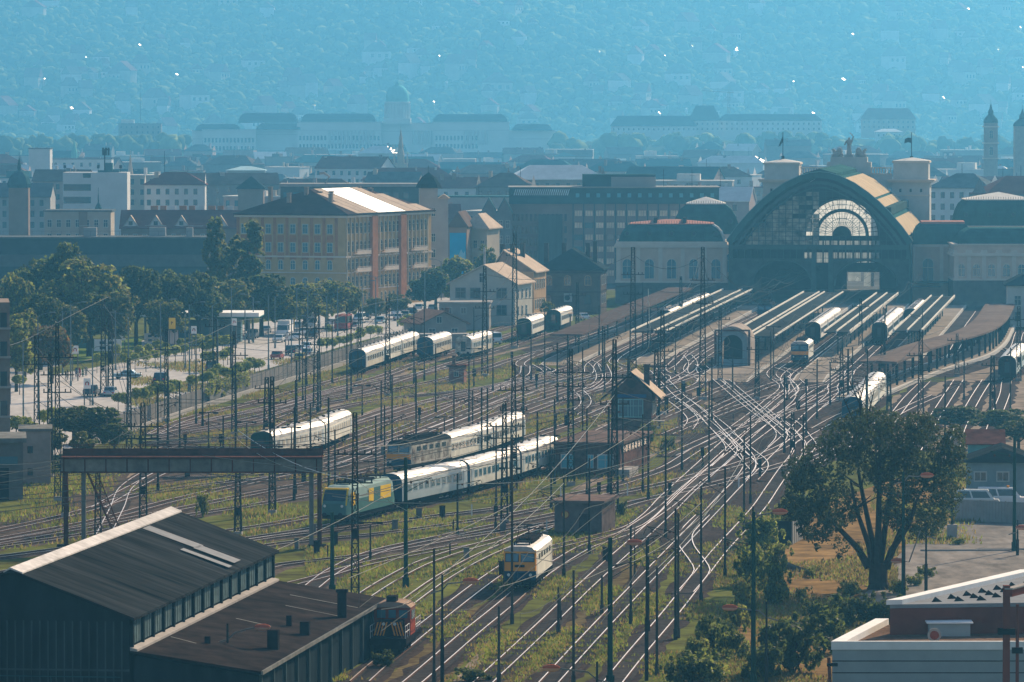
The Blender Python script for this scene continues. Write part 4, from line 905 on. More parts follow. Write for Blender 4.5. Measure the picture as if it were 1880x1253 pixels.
# --- yard at right: fence, sheds, cars
def right_yard():
    a, b = G(1752, 956), G(1890, 962); t = thing('corrugated_fence', 'pale corrugated metal fence in front of parked white vans', 'fence', a, atan2(b[1] - a[1], b[0] - a[0]))
    L = hypot(b[0] - a[0], b[1] - a[1]); m = MB(); n = int(L / .18); v = []
    for i in range(n): v += [(i * .18, .05 * (i % 2), .0), (i * .18, .05 * (i % 2), 2.25)]
    m.add(v, [(2 * i, 2 * i + 2, 2 * i + 3, 2 * i + 1) for i in range(n - 1)]); m.build('sheet', M('pale_corrugated', (.26, .25, .23), var=.12, sc=.8), t)
    for i in range(int(L / 3) + 1): m = MB(); m.box(i * 3, i * 3 + .1, .08, .2, 0, 2.3); m.build('post', mGreySteel, t)
    for nm, lab, p, wpx, h, rm, wm, D in [('teal_shed', 'teal sided shed with rusty orange roof beyond the big tree', (1778, 872), 62, 3.6, mRustSteel, M('teal_board', (.14, .30, .32), var=.2), 9), ('grey_shed', 'grey shed with low gable and dark roof behind the parked vans', (1775, 925), 130, 4.6, mTar, M('grey_blue_sheet', (.20, .25, .26), var=.2), 10)]:
        g = G(*p); S = (p[1] - HOR) / 45; t = thing(nm, lab, 'shed', g, -radians(4)); Wd = wpx / S
        m = MB(); m.box(0, Wd, 0, D, 0, h); m.build('wall', wm, t)
        m = MB(); gable_roof(m, -.4, Wd + .4, -.5, D + .4, h, h + 1.5, 'x' if nm == 'teal_shed' else 'y', .15); m.build('roof', rm, t)
        if nm == 'teal_shed':
            windows(t, 'f', [(1.4, 1.0), (3.0, 1.0)], 1.0, 1.8, mDarkSteel, wm, D, Wd)
        else:
            windows(t, 'f', [(1.5, 2.6), (4, 2.6)], 1.2, .9, mGlass, mFrameW, D, Wd)
    # folded dark board sheets by the fence in the bushes
    g = G(1388, 1000); t = thing('board_fence', 'dark board fence panel half swallowed by bushes beside the tracks', 'fence', g, -radians(8)); m = MB(); m.box(0, 3.6, 0, .12, 0, 2.4); m.build('panel', mDarkSteel, t)
    m = MB()
    for i in range(6): m.box(3.6 + .06 * i, 3.72 + .06 * i, .2 + i * 1.5, 1.5 + i * 1.5, 0, 2.4)
    m.build('side_panel', M('pale_corrugated', (.26, .25, .23)), t)
    g = G(1432, 1050); t = thing('sheet_pile', 'dark metal sheet lying tilted on the dry grass', 'metal sheet', g, radians(20)); m = MB(); m.add([(0, 0, .02), (2.6, -1.5, .1), (.5, 8, 1.6), (-.6, 7, 1.7)], [(0, 1, 2, 3)]); m.add([(0, 0, -.04), (2.6, -1.5, .04), (.5, 8, 1.54), (-.6, 7, 1.64)], [(3, 2, 1, 0)]); m.build('sheet', M('dark_sheet', (.018, .024, .028), var=.3), t)
    g = G(1748, 990); t = thing('concrete_block', 'pale concrete block post base standing in the derelict yard', 'post base', g); m = MB(); m.box(-.5, .5, -.4, .4, 0, 1.5); m.build('block', mCurb, t); m = MB(); m.tube((0, 0, 1.5), (0, 0, 7.5), .14, 6); m.build('pole', mMast, t)
    for px, py, L in ((1690, 1012, 9), (1795, 1010, 14), (1600, 1130, 6)):
        g = G(px, py); t = put('kerb', None); m = MB(); m.box(0, L, -.15, .15, 0, .16); o = m.build('kerb', mCurb, None, (*g, 0), radians(2)); tag(o, None, None, None, 'structure'); bpy.data.objects.remove(t)
right_yard(); land(1815, 940, 'the corrugated fence'); land(1800, 840, 'the teal sided shed')
# ---------------------------------------------------------------- the terminus (frame: x across, y along the hall axis, front of the hall at y=0)
mStone = M('terminus_stone', (.52, .38, .29), var=.12, sc=.4)
mStoneG = M('grey_stone', (.46, .44, .40), var=.12, sc=.4)
mTrim = M('stone_trim', (.58, .48, .39), var=.1, sc=.5)
mCopper = M('dark_copper_roof', (.035, .085, .08), rough=.55, var=.25, sc=.5, stretch=(1, 1, .3))
mIron = M('iron_frame', (.05, .075, .07), rough=.6, var=.2, sc=.5)
mTanPanel = M('tan_roof_panel', (.42, .32, .20), rough=.6, var=.12, sc=.4)
mLitGlass = M('frosted_glass', (.34, .36, .37), rough=.6, var=.3, sc=.5, trans=.85)
mDullGlass = M('dull_glass_panel', (.07, .075, .065), rough=.4, var=.8, sc=.35, sc2=.9, col2=(.26, .21, .15))
mPinkRoof = M('pink_sheet_roof', (.34, .17, .13), rough=.6, var=.15, sc=.6)
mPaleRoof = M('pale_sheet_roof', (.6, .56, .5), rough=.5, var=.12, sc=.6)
mStatue = M('weathered_statue', (.33, .33, .31), var=.15, sc=1.2)
HC = -1.7
HP = [(-19.7, 13.5), (-17.4, 16.7), (-14.7, 19.8), (-12.5, 22.0), (-10.1, 24.0), (-7.2, 26.0), (-4.1, 27.5), (-2, 28.1), (0, 28.3), (2, 28.1), (4.1, 27.5), (7.2, 26.0), (10.1, 24.0), (12.5, 22.0), (14.7, 19.8), (17.4, 16.7), (19.7, 13.5)]
def hall():
    t = axis_empty(thing('train_hall', 'great arched glass and iron train hall of the terminus with tan roof panels', 'station hall'))
    n = len(HP); L = 96.
    def off(d): 
        out = []
        for i, (x, z) in enumerate(HP):
            a, b = HP[max(0, i - 1)], HP[min(n - 1, i + 1)]; dx, dz = b[0] - a[0], b[1] - a[1]; q = hypot(dx, dz); out.append((HC + x + dz / q * d * -1 * -1 * (-1), z + dx / q * d))
        return out
    def offs(d):
        out = []
        for i, (x, z) in enumerate(HP):
            a, b = HP[max(0, i - 1)], HP[min(n - 1, i + 1)]; dx, dz = b[0] - a[0], b[1] - a[1]; q = hypot(dx, dz); out.append((HC + x - dz / q * d, z + dx / q * d))
        return out
    def shell(m, d0, d1, y0, y1):
        a, b = offs(d0), offs(d1)
        v = [(p[0], y, p[1]) for y in (y0, y1) for q in (a, b) for p in q]
        A, B, C, D = 0, n, 2 * n, 3 * n
        f = []
        for i in range(n - 1):
            f += [(B + i, B + i + 1, D + i + 1, D + i), (A + i + 1, A + i, C + i, C + i + 1), (A + i, A + i + 1, B + i + 1, B + i), (C + i + 1, C + i, D + i, D + i + 1)]
        f += [(A, B, D, C), (A + n - 1, C + n - 1, D + n - 1, B + n - 1)]
        m.add(v, f)
    m = MB(); shell(m, 0, .5, .6, L); m.build('roof', mCopper, t)
    for k, (d0, d1, y0, y1) in enumerate(((-.35, 1.0, -.4, .6), (-1.7, -1.0, -.2, .4), (-2.6, -2.3, -.1, .2))):
        m = MB(); shell(m, d0, d1, y0, y1); m.build('front_arch', mIron if k else mCopper, t)
    m = MB(); shell(m, 1.0, 1.12, -.45, -.1); m.build('arch_moulding', M('pale_copper', (.16, .26, .25), var=.1), t)
    m = MB(); m.xprof([(HC - 3.6, 28.1), (HC + 3.6, 28.1), (HC + 3.6, 29.0), (HC, 30.0), (HC - 3.6, 29.0)], .2, L - 6); m.build('lantern', mCopper, t)
    # tan roof panels on the right slope
    o = offs(.56); o2 = offs(.66)
    def seg(i, tt, oo): return (oo[i][0] + (oo[i + 1][0] - oo[i][0]) * tt, oo[i][1] + (oo[i + 1][1] - oo[i][1]) * tt)
    for (i0, i1) in ((10.2, 12.5), (12.7, 13.9), (14.4, 15.6), (15.7, 16.0)):
        pts = [i0] + [i for i in range(int(i0) + 1, int(math.ceil(i1)))] + [i1]
        m = MB()
        for a, b in zip(pts, pts[1:]):
            pa, pb = seg(min(int(a), n - 2), a - min(int(a), n - 2), o2), seg(min(int(b - 1e-6), n - 2), b - min(int(b - 1e-6), n - 2), o2)
            for k in range(8): y0, y1 = 3 + k * 11.4, 3 + (k + 1) * 11.4 - .25; m.add([(pa[0], y0, pa[1]), (pb[0], y0, pb[1]), (pb[0], y1, pb[1]), (pa[0], y1, pa[1])], [(0, 1, 2, 3)])
        m.build('roof_panel', mTanPanel, t)
    p = offs(.9)[14]; m = MB(); m.box(p[0] - 1.2, p[0] + .4, 1.0, L, p[1] - .6, p[1] + 1.1); m.build('roof_walkway', mIron, t)
    # side walls
    for s in (-1, 1): m = MB(); x = HC + s * 19.6; m.box(x - .5, x + .5, .6, L, 0, 13.6); m.build('side_wall', mIron, t)
    # glazed front: panels of dull glass with gaps where one looks right through to the far window
    def inside(x, z, d=1.2):
        for (x0, z0), (x1, z1) in zip(HP, HP[1:]):
            if x0 <= x - HC <= x1: return z < z0 + (z1 - z0) * (x - HC - x0) / (x1 - x0) - d
        return False
    m = MB()
    for i in range(26):
        for j in range(16):
            x = HC - 19.2 + i * 1.48; z = 13.2 + j * .98
            if inside(x, z + .9, 2.4) and inside(x + 1.4, z + .9, 2.4) and not (x > HC - .5 and x < HC + 16.5 and z < 25.0) and R.random() < .9:
                m.box(x, x + 1.36, .22 + .1 * R.random(), .3 + .1 * R.random(), z, z + .9)
    m.build('glass_panel', mDullGlass, t)['kind'] = 'stuff'
    m = MB()
    for i in range(27):
        x = HC - 19.3 + i * 1.48; z = 13.0
        while inside(x, z + .5, 1.2): z += .5
        if z > 13.6: m.box(x - .05, x + .05, .1, .2, 13.0, z)
    for j in range(15):
        z = 13.2 + j * .98; x = HC
        while inside(x + .4, z, 1.2): x += .4
        if x - HC > .8: m.box(2 * HC - x, x, .12, .18, z - .04, z + .04)
    m.build('front_glazing_bar', mIron, t)
    # lower front: beam, posts, two wide portal arches
    m = MB(); m.box(HC - 19.8, HC + 19.8, -.5, .8, 12.2, 13.2); m.box(HC - 19.8, HC + 19.8, -.65, -.5, 12.9, 13.25); m.build('transom_beam', mIron, t)
    def spandrel(cx, half, z0, z1, xl, xr):
        m = MB(); k = 14; a = [(cx - half * cos(pi * i / k), z0 + (z1 - z0) * sin(pi * i / k)) for i in range(k + 1)]
        for y, fl in ((-.15, 0), (.15, 1)):
            top = 10.0; v = [(x, y, z) for x, z in a] + [(xl + (xr - xl) * i / k, y, 10.2) for i in range(k + 1)]
            m.add(v, [((i, i + 1, k + 2 + i, k + 1 + i) if not fl else (i + 1, i, k + 1 + i, k + 2 + i)) for i in range(k)])
            m.add([(xl, y, 0), (a[0][0], y, 0), (a[0][0], y, z0), (xl, y, 10.2)], [(0, 1, 2, 3) if not fl else (3, 2, 1, 0)]); m.add([(a[-1][0], y, 0), (xr, y, 0), (xr, y, 10.2), (a[-1][0], y, z0)], [(0, 1, 2, 3) if not fl else (3, 2, 1, 0)])
        m.build('portal_spandrel', M('portal_spandrel_paint', (.045, .055, .05), var=.4, sc=.6), t)
        m = MB(); m.path([(x, -.3, z) for x, z in a], .22, 6); m.build('portal_arch', mIron, t)
    spandrel(-9.9, 6.6, 4.2, 9.9, -21.4, -2.9); spandrel(8.6, 6.9, 4.2, 9.9, 1.2, 18)
    for x in (-2.9, .8): m = MB(); m.box(x - .5, x + .5, -.4, .4, 0, 12.2); m.build('pier', mIron, t)
    m = MB()
    for i in range(28): x = HC - 19.4 + i * 1.44; m.box(x - .06, x + .06, -.05, .05, 10.2, 12.2)
    m.build('clerestory_bar', mIron, t)
    # far end wall with the fan window that glows with the evening behind it
    y = L; cx = HC + .0
    m = MB(); k = 24; r = 8.9; zc = 13.0
    ring = [(cx + r * cos(pi * i / k), zc + r * sin(pi * i / k)) for i in range(k + 1)]
    prof = list(reversed(offs(0)))
    for i in range(k):
        tt0, tt1 = i / k * (n - 1), (i + 1) / k * (n - 1); g = lambda q: seg(min(int(q), n - 2), q - min(int(q), n - 2), [(a, b) for a, b in prof])
        p0, p1 = g(tt0), g(tt1); m.add([(ring[i][0], y, ring[i][1]), (ring[i + 1][0], y, ring[i + 1][1]), (p1[0], y, p1[1]), (p0[0], y, p0[1])], [(0, 1, 2, 3), (3, 2, 1, 0)])
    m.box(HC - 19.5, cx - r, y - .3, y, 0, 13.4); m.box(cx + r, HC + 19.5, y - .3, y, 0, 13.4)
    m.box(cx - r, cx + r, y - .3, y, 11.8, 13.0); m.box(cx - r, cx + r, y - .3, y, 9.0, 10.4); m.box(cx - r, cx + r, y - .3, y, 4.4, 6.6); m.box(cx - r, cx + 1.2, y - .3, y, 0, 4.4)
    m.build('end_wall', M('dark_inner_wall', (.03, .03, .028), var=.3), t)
    m = MB(); m.add([(cx + r * cos(pi * i / k), y + .1, zc + r * sin(pi * i / k)) for i in range(k + 1)], [tuple(range(k + 1))])
    m.build('fan_window', mLitGlass, t)
    m = MB(); m.box(cx - r, cx + r, y + .1, y + .12, 10.4, 11.8); m.box(cx - r, cx + r, y + .1, y + .12, 6.6, 9.0); m.box(cx + 1.5, cx + 4.5, y + .1, y + .12, 2.2, 4.3); m.box(cx + 5.2, cx + 7.6, y + .1, y + .12, 1.0, 4.3); m.build('lower_window', mLitGlass, t)
    m = MB()
    for rr, w in ((2.35, 0), (6.0, .9), (8.6, .35)):
        pass
    def annulus(r0, r1, yy):
        v = [(cx + q * cos(pi * i / k), yy, zc + q * sin(pi * i / k)) for q in (r0, r1) for i in range(k + 1)]; m.add(v, [(i, i + 1, k + 2 + i, k + 1 + i) for i in range(k)] + [(k + 1 + i, k + 2 + i, i + 1, i) for i in range(k)])
    annulus(.05, 2.3, y - .4); annulus(5.6, 6.4, y - .4); annulus(8.5, 9.0, y - .4); annulus(4.0, 4.12, y - .42); annulus(7.4, 7.5, y - .42)
    for i in range(1, 24): a = pi * i / 24; m.tube((cx + 2.3 * cos(a), y - .4, zc + 2.3 * sin(a)), (cx + 8.8 * cos(a), y - .4, zc + 8.8 * sin(a)), .07)
    for i in range(10): 
        x = cx - r + (i + .5) * r * 2 / 10; m.box(x - .2, x + .2, y - .45, y - .3, 6.6, 11.8)
    for i in range(19): x = cx - r + i * r * 2 / 18; m.box(x - .05, x + .05, y - .45, y - .35, 6.6, 9); m.box(x - .05, x + .05, y - .45, y - .35, 10.4, 11.8)
    m.box(cx - r, cx + r, y - .45, y - .35, 7.6, 7.7)
    m.build('window_tracery', mIron, t)
    m = MB(); m.box(HC - 19.4, HC + 19.4, .6, L, .0, .25); m.build('hall_floor', mPave, t)
hall(); land(1510, 400, 'the arched train hall')
def towers():
    t = axis_empty(thing('station_head_building', 'stone head building with two square towers and a balustrade behind the hall roof', 'station building'))
    y0 = 98.; 
    for x0, x1, zt in ((-20.6, -11.8, 30.2), (10.0, 18.9, 30.6)):
        m = MB(); m.box(x0, x1, y0, y0 + 11, 0, 25.6); m.box(x0 + .3, x1 - .3, y0 + .3, y0 + 10.7, 26.3, zt - .35); tw = m.build('tower', mStoneG, t)
        m = MB(); m.box(x0 - .9, x1 + .9, y0 - .9, y0 + 11.9, 25.6, 26.0); m.box(x0 - 1.2, x1 + 1.2, y0 - 1.2, y0 + 12.2, 26.0, 26.3); m.box(x0, x1, y0, y0 + 11, zt - .35, zt); m.box(x0 - .2, x1 + .2, y0 - .2, y0 + .0, 22.4, 22.7); m.build('cornice', mTrim, tw)
        m = MB(); hip_roof(m, x0 + .1, x1 - .1, y0 + .1, y0 + 10.9, zt + .02, zt + .9, None, .1); m.build('roof', mPaleRoof, tw)
        m = MB(); 
        for i in range(3): x = x0 + 2 + i * (x1 - x0 - 4) / 2; m.box(x - .25, x + .25, y0 - .05, y0 - .01, 23.3, 24.1)
        m.build('vent_opening', mDarkSteel, tw)
    m = MB(); m.box(-11.8, 10.0, y0 + 1, y0 + 2.6, 24.4, 27.4); m.build('attic_wall', mStoneG, t)
    m = MB(); m.box(-11.8, 10.0, y0 + .8, y0 + 1.5, 27.4, 27.7); m.box(-11.8, 10.0, y0 + .8, y0 + 1.5, 28.9, 29.2)
    for i in range(34): x = -11.5 + i * .64; m.box(x - .12, x + .12, y0 + 1.0, y0 + 1.3, 27.7, 28.9)
    m.build('balustrade', mTrim, t)
    m = MB(); m.box(-5.5, 5.0, y0 + .4, y0 + 5, 27.4, 30.4); m.box(-4.6, 4.1, y0 + .6, y0 + 4.8, 30.4, 31.6); m.build('pedestal', mStoneG, t)
    for x, l in ((-16.2, 'flag on the mast of the left station tower, hanging folded'), (14.4, 'flag on the mast of the right station tower, blown to the left')):
        f = axis_empty(thing('flag', l, 'flag')); z0 = 30.9
        m = MB(); m.tube((x, y0 + 5, z0), (x, y0 + 5, z0 + 6.6), .09, 6); m.tube((x, y0 + 5, z0), (x, y0 + 5, z0 + .9), .35, 6); m.build('flagpole', mDarkSteel, f)
        m = MB(); w = 1.7
        if x < 0: m.add([(x - .05, y0 + 5, z0 + 5.6), (x - .3, y0 + 5.1, z0 + 5.2), (x - .9, y0 + 5.3, z0 + 3.6), (x - 1.1, y0 + 5, z0 + 3.0), (x - .6, y0 + 5, z0 + 3.4), (x - .05, y0 + 5, z0 + 4.2)], [(0, 1, 2, 3, 4, 5)])
        else: m.add([(x - .05, y0 + 5, z0 + 5.2), (x - .8, y0 + 5.2, z0 + 5.3), (x - 1.6, y0 + 5, z0 + 4.9), (x - 1.7, y0 + 5, z0 + 3.9), (x - .8, y0 + 5.2, z0 + 4.2), (x - .05, y0 + 5, z0 + 4.0)], [(0, 1, 2, 3, 4, 5)])
        m.build('cloth', M('flag_cloth', (.03, .07, .09), var=.3, sc=1), f)
    # statue group: a standing figure on a plinth flanked by reclining figures and horses' heads
    s = axis_empty(thing('statue_group', 'stone statue group crowning the station front, standing figure between reclining ones', 'statue'))
    def figure(pts, name):
        me = bpy.data.meshes.new(name); me.from_pydata([p[:3] for p in pts], [(i, p[4]) for i, p in enumerate(pts) if p[4] is not None], [])
        o = put(name, me, s); me.materials.append(mStatue)
        mod = o.modifiers.new('skin', 'SKIN'); 
        for v, p in zip(me.skin_vertices[0].data, pts): v.radius = (p[3], p[3])
        me.skin_vertices[0].data[0].use_root = True
        o.modifiers.new('sub', 'SUBSURF').levels = 1; o.modifiers['sub'].render_levels = 1; return o
    c = -.3; yy = y0 + 2.6
    figure([(c, yy, 34.0, .55, None), (c, yy, 35.2, .55, 0), (c, yy, 35.8, .2, 1), (c, yy, 36.3, .32, 2), (c - .7, yy - .1, 35.3, .22, 1), (c - 1.1, yy - .2, 34.4, .16, 4), (c + .7, yy, 35.5, .22, 1), (c + 1.0, yy, 36.5, .15, 6), (c + .1, yy, 37.4, .12, 7), (c, yy, 32.6, .7, 0), (c, yy, 31.4, .85, 9)], 'standing_figure')
    for sg in (-1, 1):
        figure([(c + sg * 2.4, yy, 32.2, .85, None), (c + sg * 2.2, yy, 33.2, .7, 0), (c + sg * 2.2, yy, 34.0, .4, 1), (c + sg * 3.4, yy - .2, 32.0, .6, 0), (c + sg * 4.3, yy - .3, 31.8, .4, 3), (c + sg * 2.9, yy - .3, 32.8, .35, 1), (c + sg * 3.4, yy - .4, 32.4, .3, 5)], 'reclining_figure')
        figure([(c + sg * 1.3, yy + .6, 31.9, .8, None), (c + sg * 3.0, yy + .6, 32.1, .8, 0), (c + sg * 3.6, yy + .5, 32.9, .5, 1), (c + sg * 3.8, yy + .4, 33.5, .38, 2), (c + sg * 4.2, yy + .3, 33.2, .28, 3)], 'horse_figure')
    m = MB(); m.box(c - 1.1, c + 1.1, yy - .6, yy + .9, 31.5, 32.2); m.build('plinth', mStatue, s)
towers(); land(1670, 330, 'the right station tower'); land(1435, 330, 'the left station tower'); land(1555, 275, 'the statue group')
def mansard(m, x0, x1, y0, y1, z0, z1, ins):
    st = [(0, 0), (.12, .3), (.3, .58), (.6, .84), (1, 1)]
    for i, (a, b) in enumerate(st): q = ins * a; z = z0 + (z1 - z0) * b; m.v += [(x0 + q, y0 + q, z), (x1 - q, y0 + q, z), (x1 - q, y1 - q, z), (x0 + q, y1 - q, z)]
    o = len(m.v) - 4 * len(st)
    for i in range(len(st) - 1):
        for j in range(4): m.f.append([o + i * 4 + j, o + i * 4 + (j + 1) % 4, o + i * 4 + 4 + (j + 1) % 4, o + i * 4 + 4 + j]); m.m.append(m.mi)
    m.f.append([o + 16, o + 17, o + 18, o + 19]); m.m.append(m.mi); m.f.append([o + 3, o + 2, o + 1, o]); m.m.append(m.mi)
def pavilion(label, loc, rz, Wd, D, zc, ztop, ins, bays, cap, capmat, base=5.2, winh=4.3, ww=2.0, dorm=True, second=None):
    t = thing('station_pavilion', label, 'station wing', loc, rz)
    m = MB(); m.box(0, Wd, 0, D, 0, zc - .6); m.build('wall', mStone, t)
    m = MB(); m.box(-.5, Wd + .5, -.5, D + .5, zc - .6, zc - .3); m.box(-.3, Wd + .3, -.3, D + .3, zc - .3, zc + .1); m.box(-.05, Wd + .05, -.05, D + .05, zc + .1, zc + .75); m.box(-.2, Wd + .2, -.2, D + .2, base - .6, base - .2); m.build('cornice', mTrim, t)
    m = MB(); m.box(-.15, Wd + .15, -.15, D + .15, 0, base - .6); m.build('plinth', M('dark_plinth', (.10, .085, .075), var=.3), t)  # lower floor coloured darker than the wall above
    step = Wd / bays
    for i in range(bays + 1):
        x = i * step; x = min(max(x, .55), Wd - .55); m = MB(); m.box(x - .45, x + .45, -.22, 0, base - .2, zc - .6); m.build('pilaster', mTrim, t)
    windows(t, 'f', [((i + .5) * step, base + .35) for i in range(bays)], ww, winh, mGlassB, mTrim, D, Wd, True, 'arched_window')
    windows(t, 'r', [(3 + 5 * i, base + .35) for i in range(int(D / 5))], ww, winh, mGlassB, mTrim, D, Wd, True, 'arched_window')
    if second: windows(t, 'f', [((i + .5) * step, second) for i in range(bays)], ww * .8, 2.6, mGlass, mTrim, D, Wd, True, 'arched_window')
    m = MB(); mansard(m, .5, Wd - .5, .5, D - .5, zc + .75, ztop, ins); r = m.build('mansard_roof', mCopper, t)
    if capmat:
        m = MB(); hip_roof(m, .3 + ins, Wd - .3 - ins, .3 + ins, D - .3 - ins, ztop + .05, ztop + cap, None, .2); m.build('roof_cap', capmat, t)
        m = MB(); 
        nn = int((Wd - 2 * ins) / .6)
        for i in range(nn + 1): x = .5 + ins + i * (Wd - 1 - 2 * ins) / nn; m.box(x - .04, x + .04, .4 + ins, .45 + ins, ztop + .1, ztop + .9)
        m.build('roof_railing', mIron, t)
    if dorm:
        for i in range(bays):
            x = (i + .5) * step; z = zc + .75 + (ztop - zc) * .38; m = MB(); m.box(x - .6, x + .6, .4 + ins * .1, .4 + ins * .5, z - .6, z + .5); m.tube((x, .4 + ins * .08, z + .1), (x, .5 + ins * .5, z + .1), .75, 10); m.mat(1).tube((x, .34 + ins * .08, z + .1), (x, .38 + ins * .08, z + .1), .4, 10); m.build('dormer', [mCopper, mGlass], r)
    return t
def AXL(px, Y): a = at(px, 560, Y); return (a[0], Y, 0)
S1 = FL / 1262
t = pavilion('left station pavilion with five tall arched windows, dark mansard roof and pinkish roof top', AXL(1131, 1262), -radians(2), 24.6, 22, 13.0, 17.4, 2.6, 5, 1.1, mPinkRoof); land(1235, 480, 'the left station pavilion')
for x in (8.7, 15.2): 
    m = MB(); m.box(x - .4, x + .4, 4, 16, 17.4, 18.9); m.build('chimney', mDarkSteel, t)
# pale rib on the mansard's right hip only, sunlight put into its colour
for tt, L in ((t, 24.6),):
    m = MB(); m.path([(L - .5 - q, .5 + q, z + .05) for q, z in ((0, 13.75), (.31, 14.85), (.78, 15.87), (1.56, 16.8), (2.6, 17.4))], .3, 4); m.build('sunlit_hip_rib', mPaleRoof, tt)
pavilion('rear left pavilion with pale hipped roof top beside the arched hall', (*AXL(1228, 1310)[:2], 0), -radians(2), 17.0, 20, 13.5, 21.0, 3.6, 3, 1.7, mPaleRoof)
t = thing('station_link', 'recessed right wing wall of the station with one arched window beside the hall', 'station wing', AXL(1672, 1262), -radians(3))
m = MB(); m.box(0, 10.5, 0, 20, 0, 12.6); m.build('wall', mStone, t); m = MB(); m.box(-.2, 10.7, -.4, 20.4, 12.6, 13.1); m.build('cornice', mTrim, t)
windows(t, 'f', [(3.8, 4.6)], 2.3, 5.4, mGlassB, mTrim, 20, 10.5, True, 'arched_window')
m = MB(); mansard(m, .2, 14, .3, 19, 13.1, 17.6, 2.0); m.build('mansard_roof', mCopper, t); m = MB(); m.box(2.4, 12, 2.4, 17, 17.6, 18.1); m.build('roof_cap', mPinkRoof, t)
for x in (3.6, 7.4): m = MB(); m.tube((x, .45, 14.8), (x, 1.4, 14.8), .55, 10); m.build('dormer', mCopper, t)
for x in (.6, 6.8, 9.8): m = MB(); m.box(x - .4, x + .4, -.2, 0, 4, 12.6); m.build('pilaster', mTrim, t)
m = MB(); m.box(-.5, 9, -3.5, -.2, 4.6, 5.0); m.box(-.3, 6.5, -4.2, -3.4, 3.8, 4.0); m.build('awning', mIron, t); land(1720, 500, 'the recessed right wing')
t = pavilion('right station pavilion with two rows of arched windows and dark mansard roof', AXL(1751, 1243), -radians(1), 23, 20, 11.6, 17.0, 3.2, 7, .5, None, 6.3, 2.6, 1.5, False, 1.6)
m = MB()
for i in range(7): m.tube((1.64 + i * 3.28, -.1, 12.3), (1.64 + i * 3.28, 1.0, 12.3), 1.0, 12)
m.build('attic_arch', mStone, t); m = MB(); m.box(-.3, 23.3, -.3, 20, 13.4, 13.7); m.build('upper_cornice', mTrim, t); m = MB(); m.box(.0, 23, .0, 20, 11.8, 13.4); m.build('attic_wall', mStone, t); land(1810, 500, 'the right station pavilion')
pavilion('rear right pavilion with wide pale hipped roof top', AXL(1752, 1330), -radians(1), 22, 22, 15.0, 21.6, 2.4, 4, 1.9, mPaleRoof)
t = thing('side_building', 'dark roofed grey building at the right edge beyond the black ended coach', 'building', AXL(1850, 1130), -radians(4)); m = MB(); m.box(0, 14, 0, 16, 0, 8.2); m.build('wall', mStoneG, t); m = MB(); hip_roof(m, -.8, 14.8, -.8, 16.8, 8.2, 12.4, 5); m.build('roof', mSlate, t); windows(t, 'f', [(2, 4.4), (5, 4.4), (2, 1.2), (5, 1.2)], 1.2, 1.8, mGlass, mStoneG, 16, 14)
# parapet canopy and low forecourt awning at left of the hall
t = thing('zigzag_awning', 'low folded sheet awning in front of the left station pavilion', 'awning', AXL(1272, 1235), -AX_A)
m = MB()
for i in range(6): x = i * 2.1; m.add([(x, 0, 2.9 - .2 * (i % 2)), (x + 2.1, 0, 2.9 - .2 * ((i + 1) % 2)), (x + 2.1, 5, 3.1), (x, 5, 3.1)], [(0, 1, 2, 3), (3, 2, 1, 0)])
m.build('roof', M('awning_sheet', (.16, .13, .12), var=.2), t)
for x in (.2, 6.2, 12.3): m = MB(); m.tube((x, .2, 0), (x, .2, 2.8), .1, 6); m.build('post', mIron, t)
# ---------------------------------------------------------------- the city behind
mBrickOr = M('orange_brick', (.36, .155, .07), var=.2, sc=.8)
mOchreWall = M('ochre_wall', (.46, .29, .13), var=.15, sc=.5)
mGreyWall = M('grey_city_wall', (.30, .29, .28), var=.15, sc=.2)
mBeigeWall = M('beige_city_wall', (.36, .31, .25), var=.15, sc=.2)
mWhiteWall = M('white_city_wall', (.52, .51, .49), var=.1, sc=.2)
mBrownWall = M('brown_city_wall', (.22, .16, .125), var=.15, sc=.2)
mRoofRed = M('red_city_roof', (.14, .055, .045), var=.25, sc=.3)
mRoofBrown = M('brown_city_roof', (.12, .085, .07), var=.25, sc=.3)
mRoofGrey = M('grey_city_roof', (.10, .11, .115), rough=.6, var=.25, sc=.3)
mGlint = M('shiny_sheet_roof', (.5, .48, .46), rough=.46, metal=.7, var=.15, sc=.3)
mWarmPane = M('warm_lit_pane', (.74, .56, .40), rough=.5, var=.35, sc=.35, sc2=.1)  # tan pane colour stands in for the windows' warm reflected light
mCopperGreen = M('green_copper_dome', (.16, .42, .38), rough=.6, var=.15, sc=.2)
mTealSlate = M('teal_slate', (.05, .11, .12), rough=.5, var=.2, sc=.3)
def bld(name, label, cat, px, Y, rz, Wd, D, h, wall, cz=.0):
    a = at(px, 500, Y); t = thing(name, label, cat, (a[0], Y, gz(Y) + cz), rz)
    m = MB(); m.box(0, Wd, 0, D, 0, h); m.build('wall', wall, t); return t
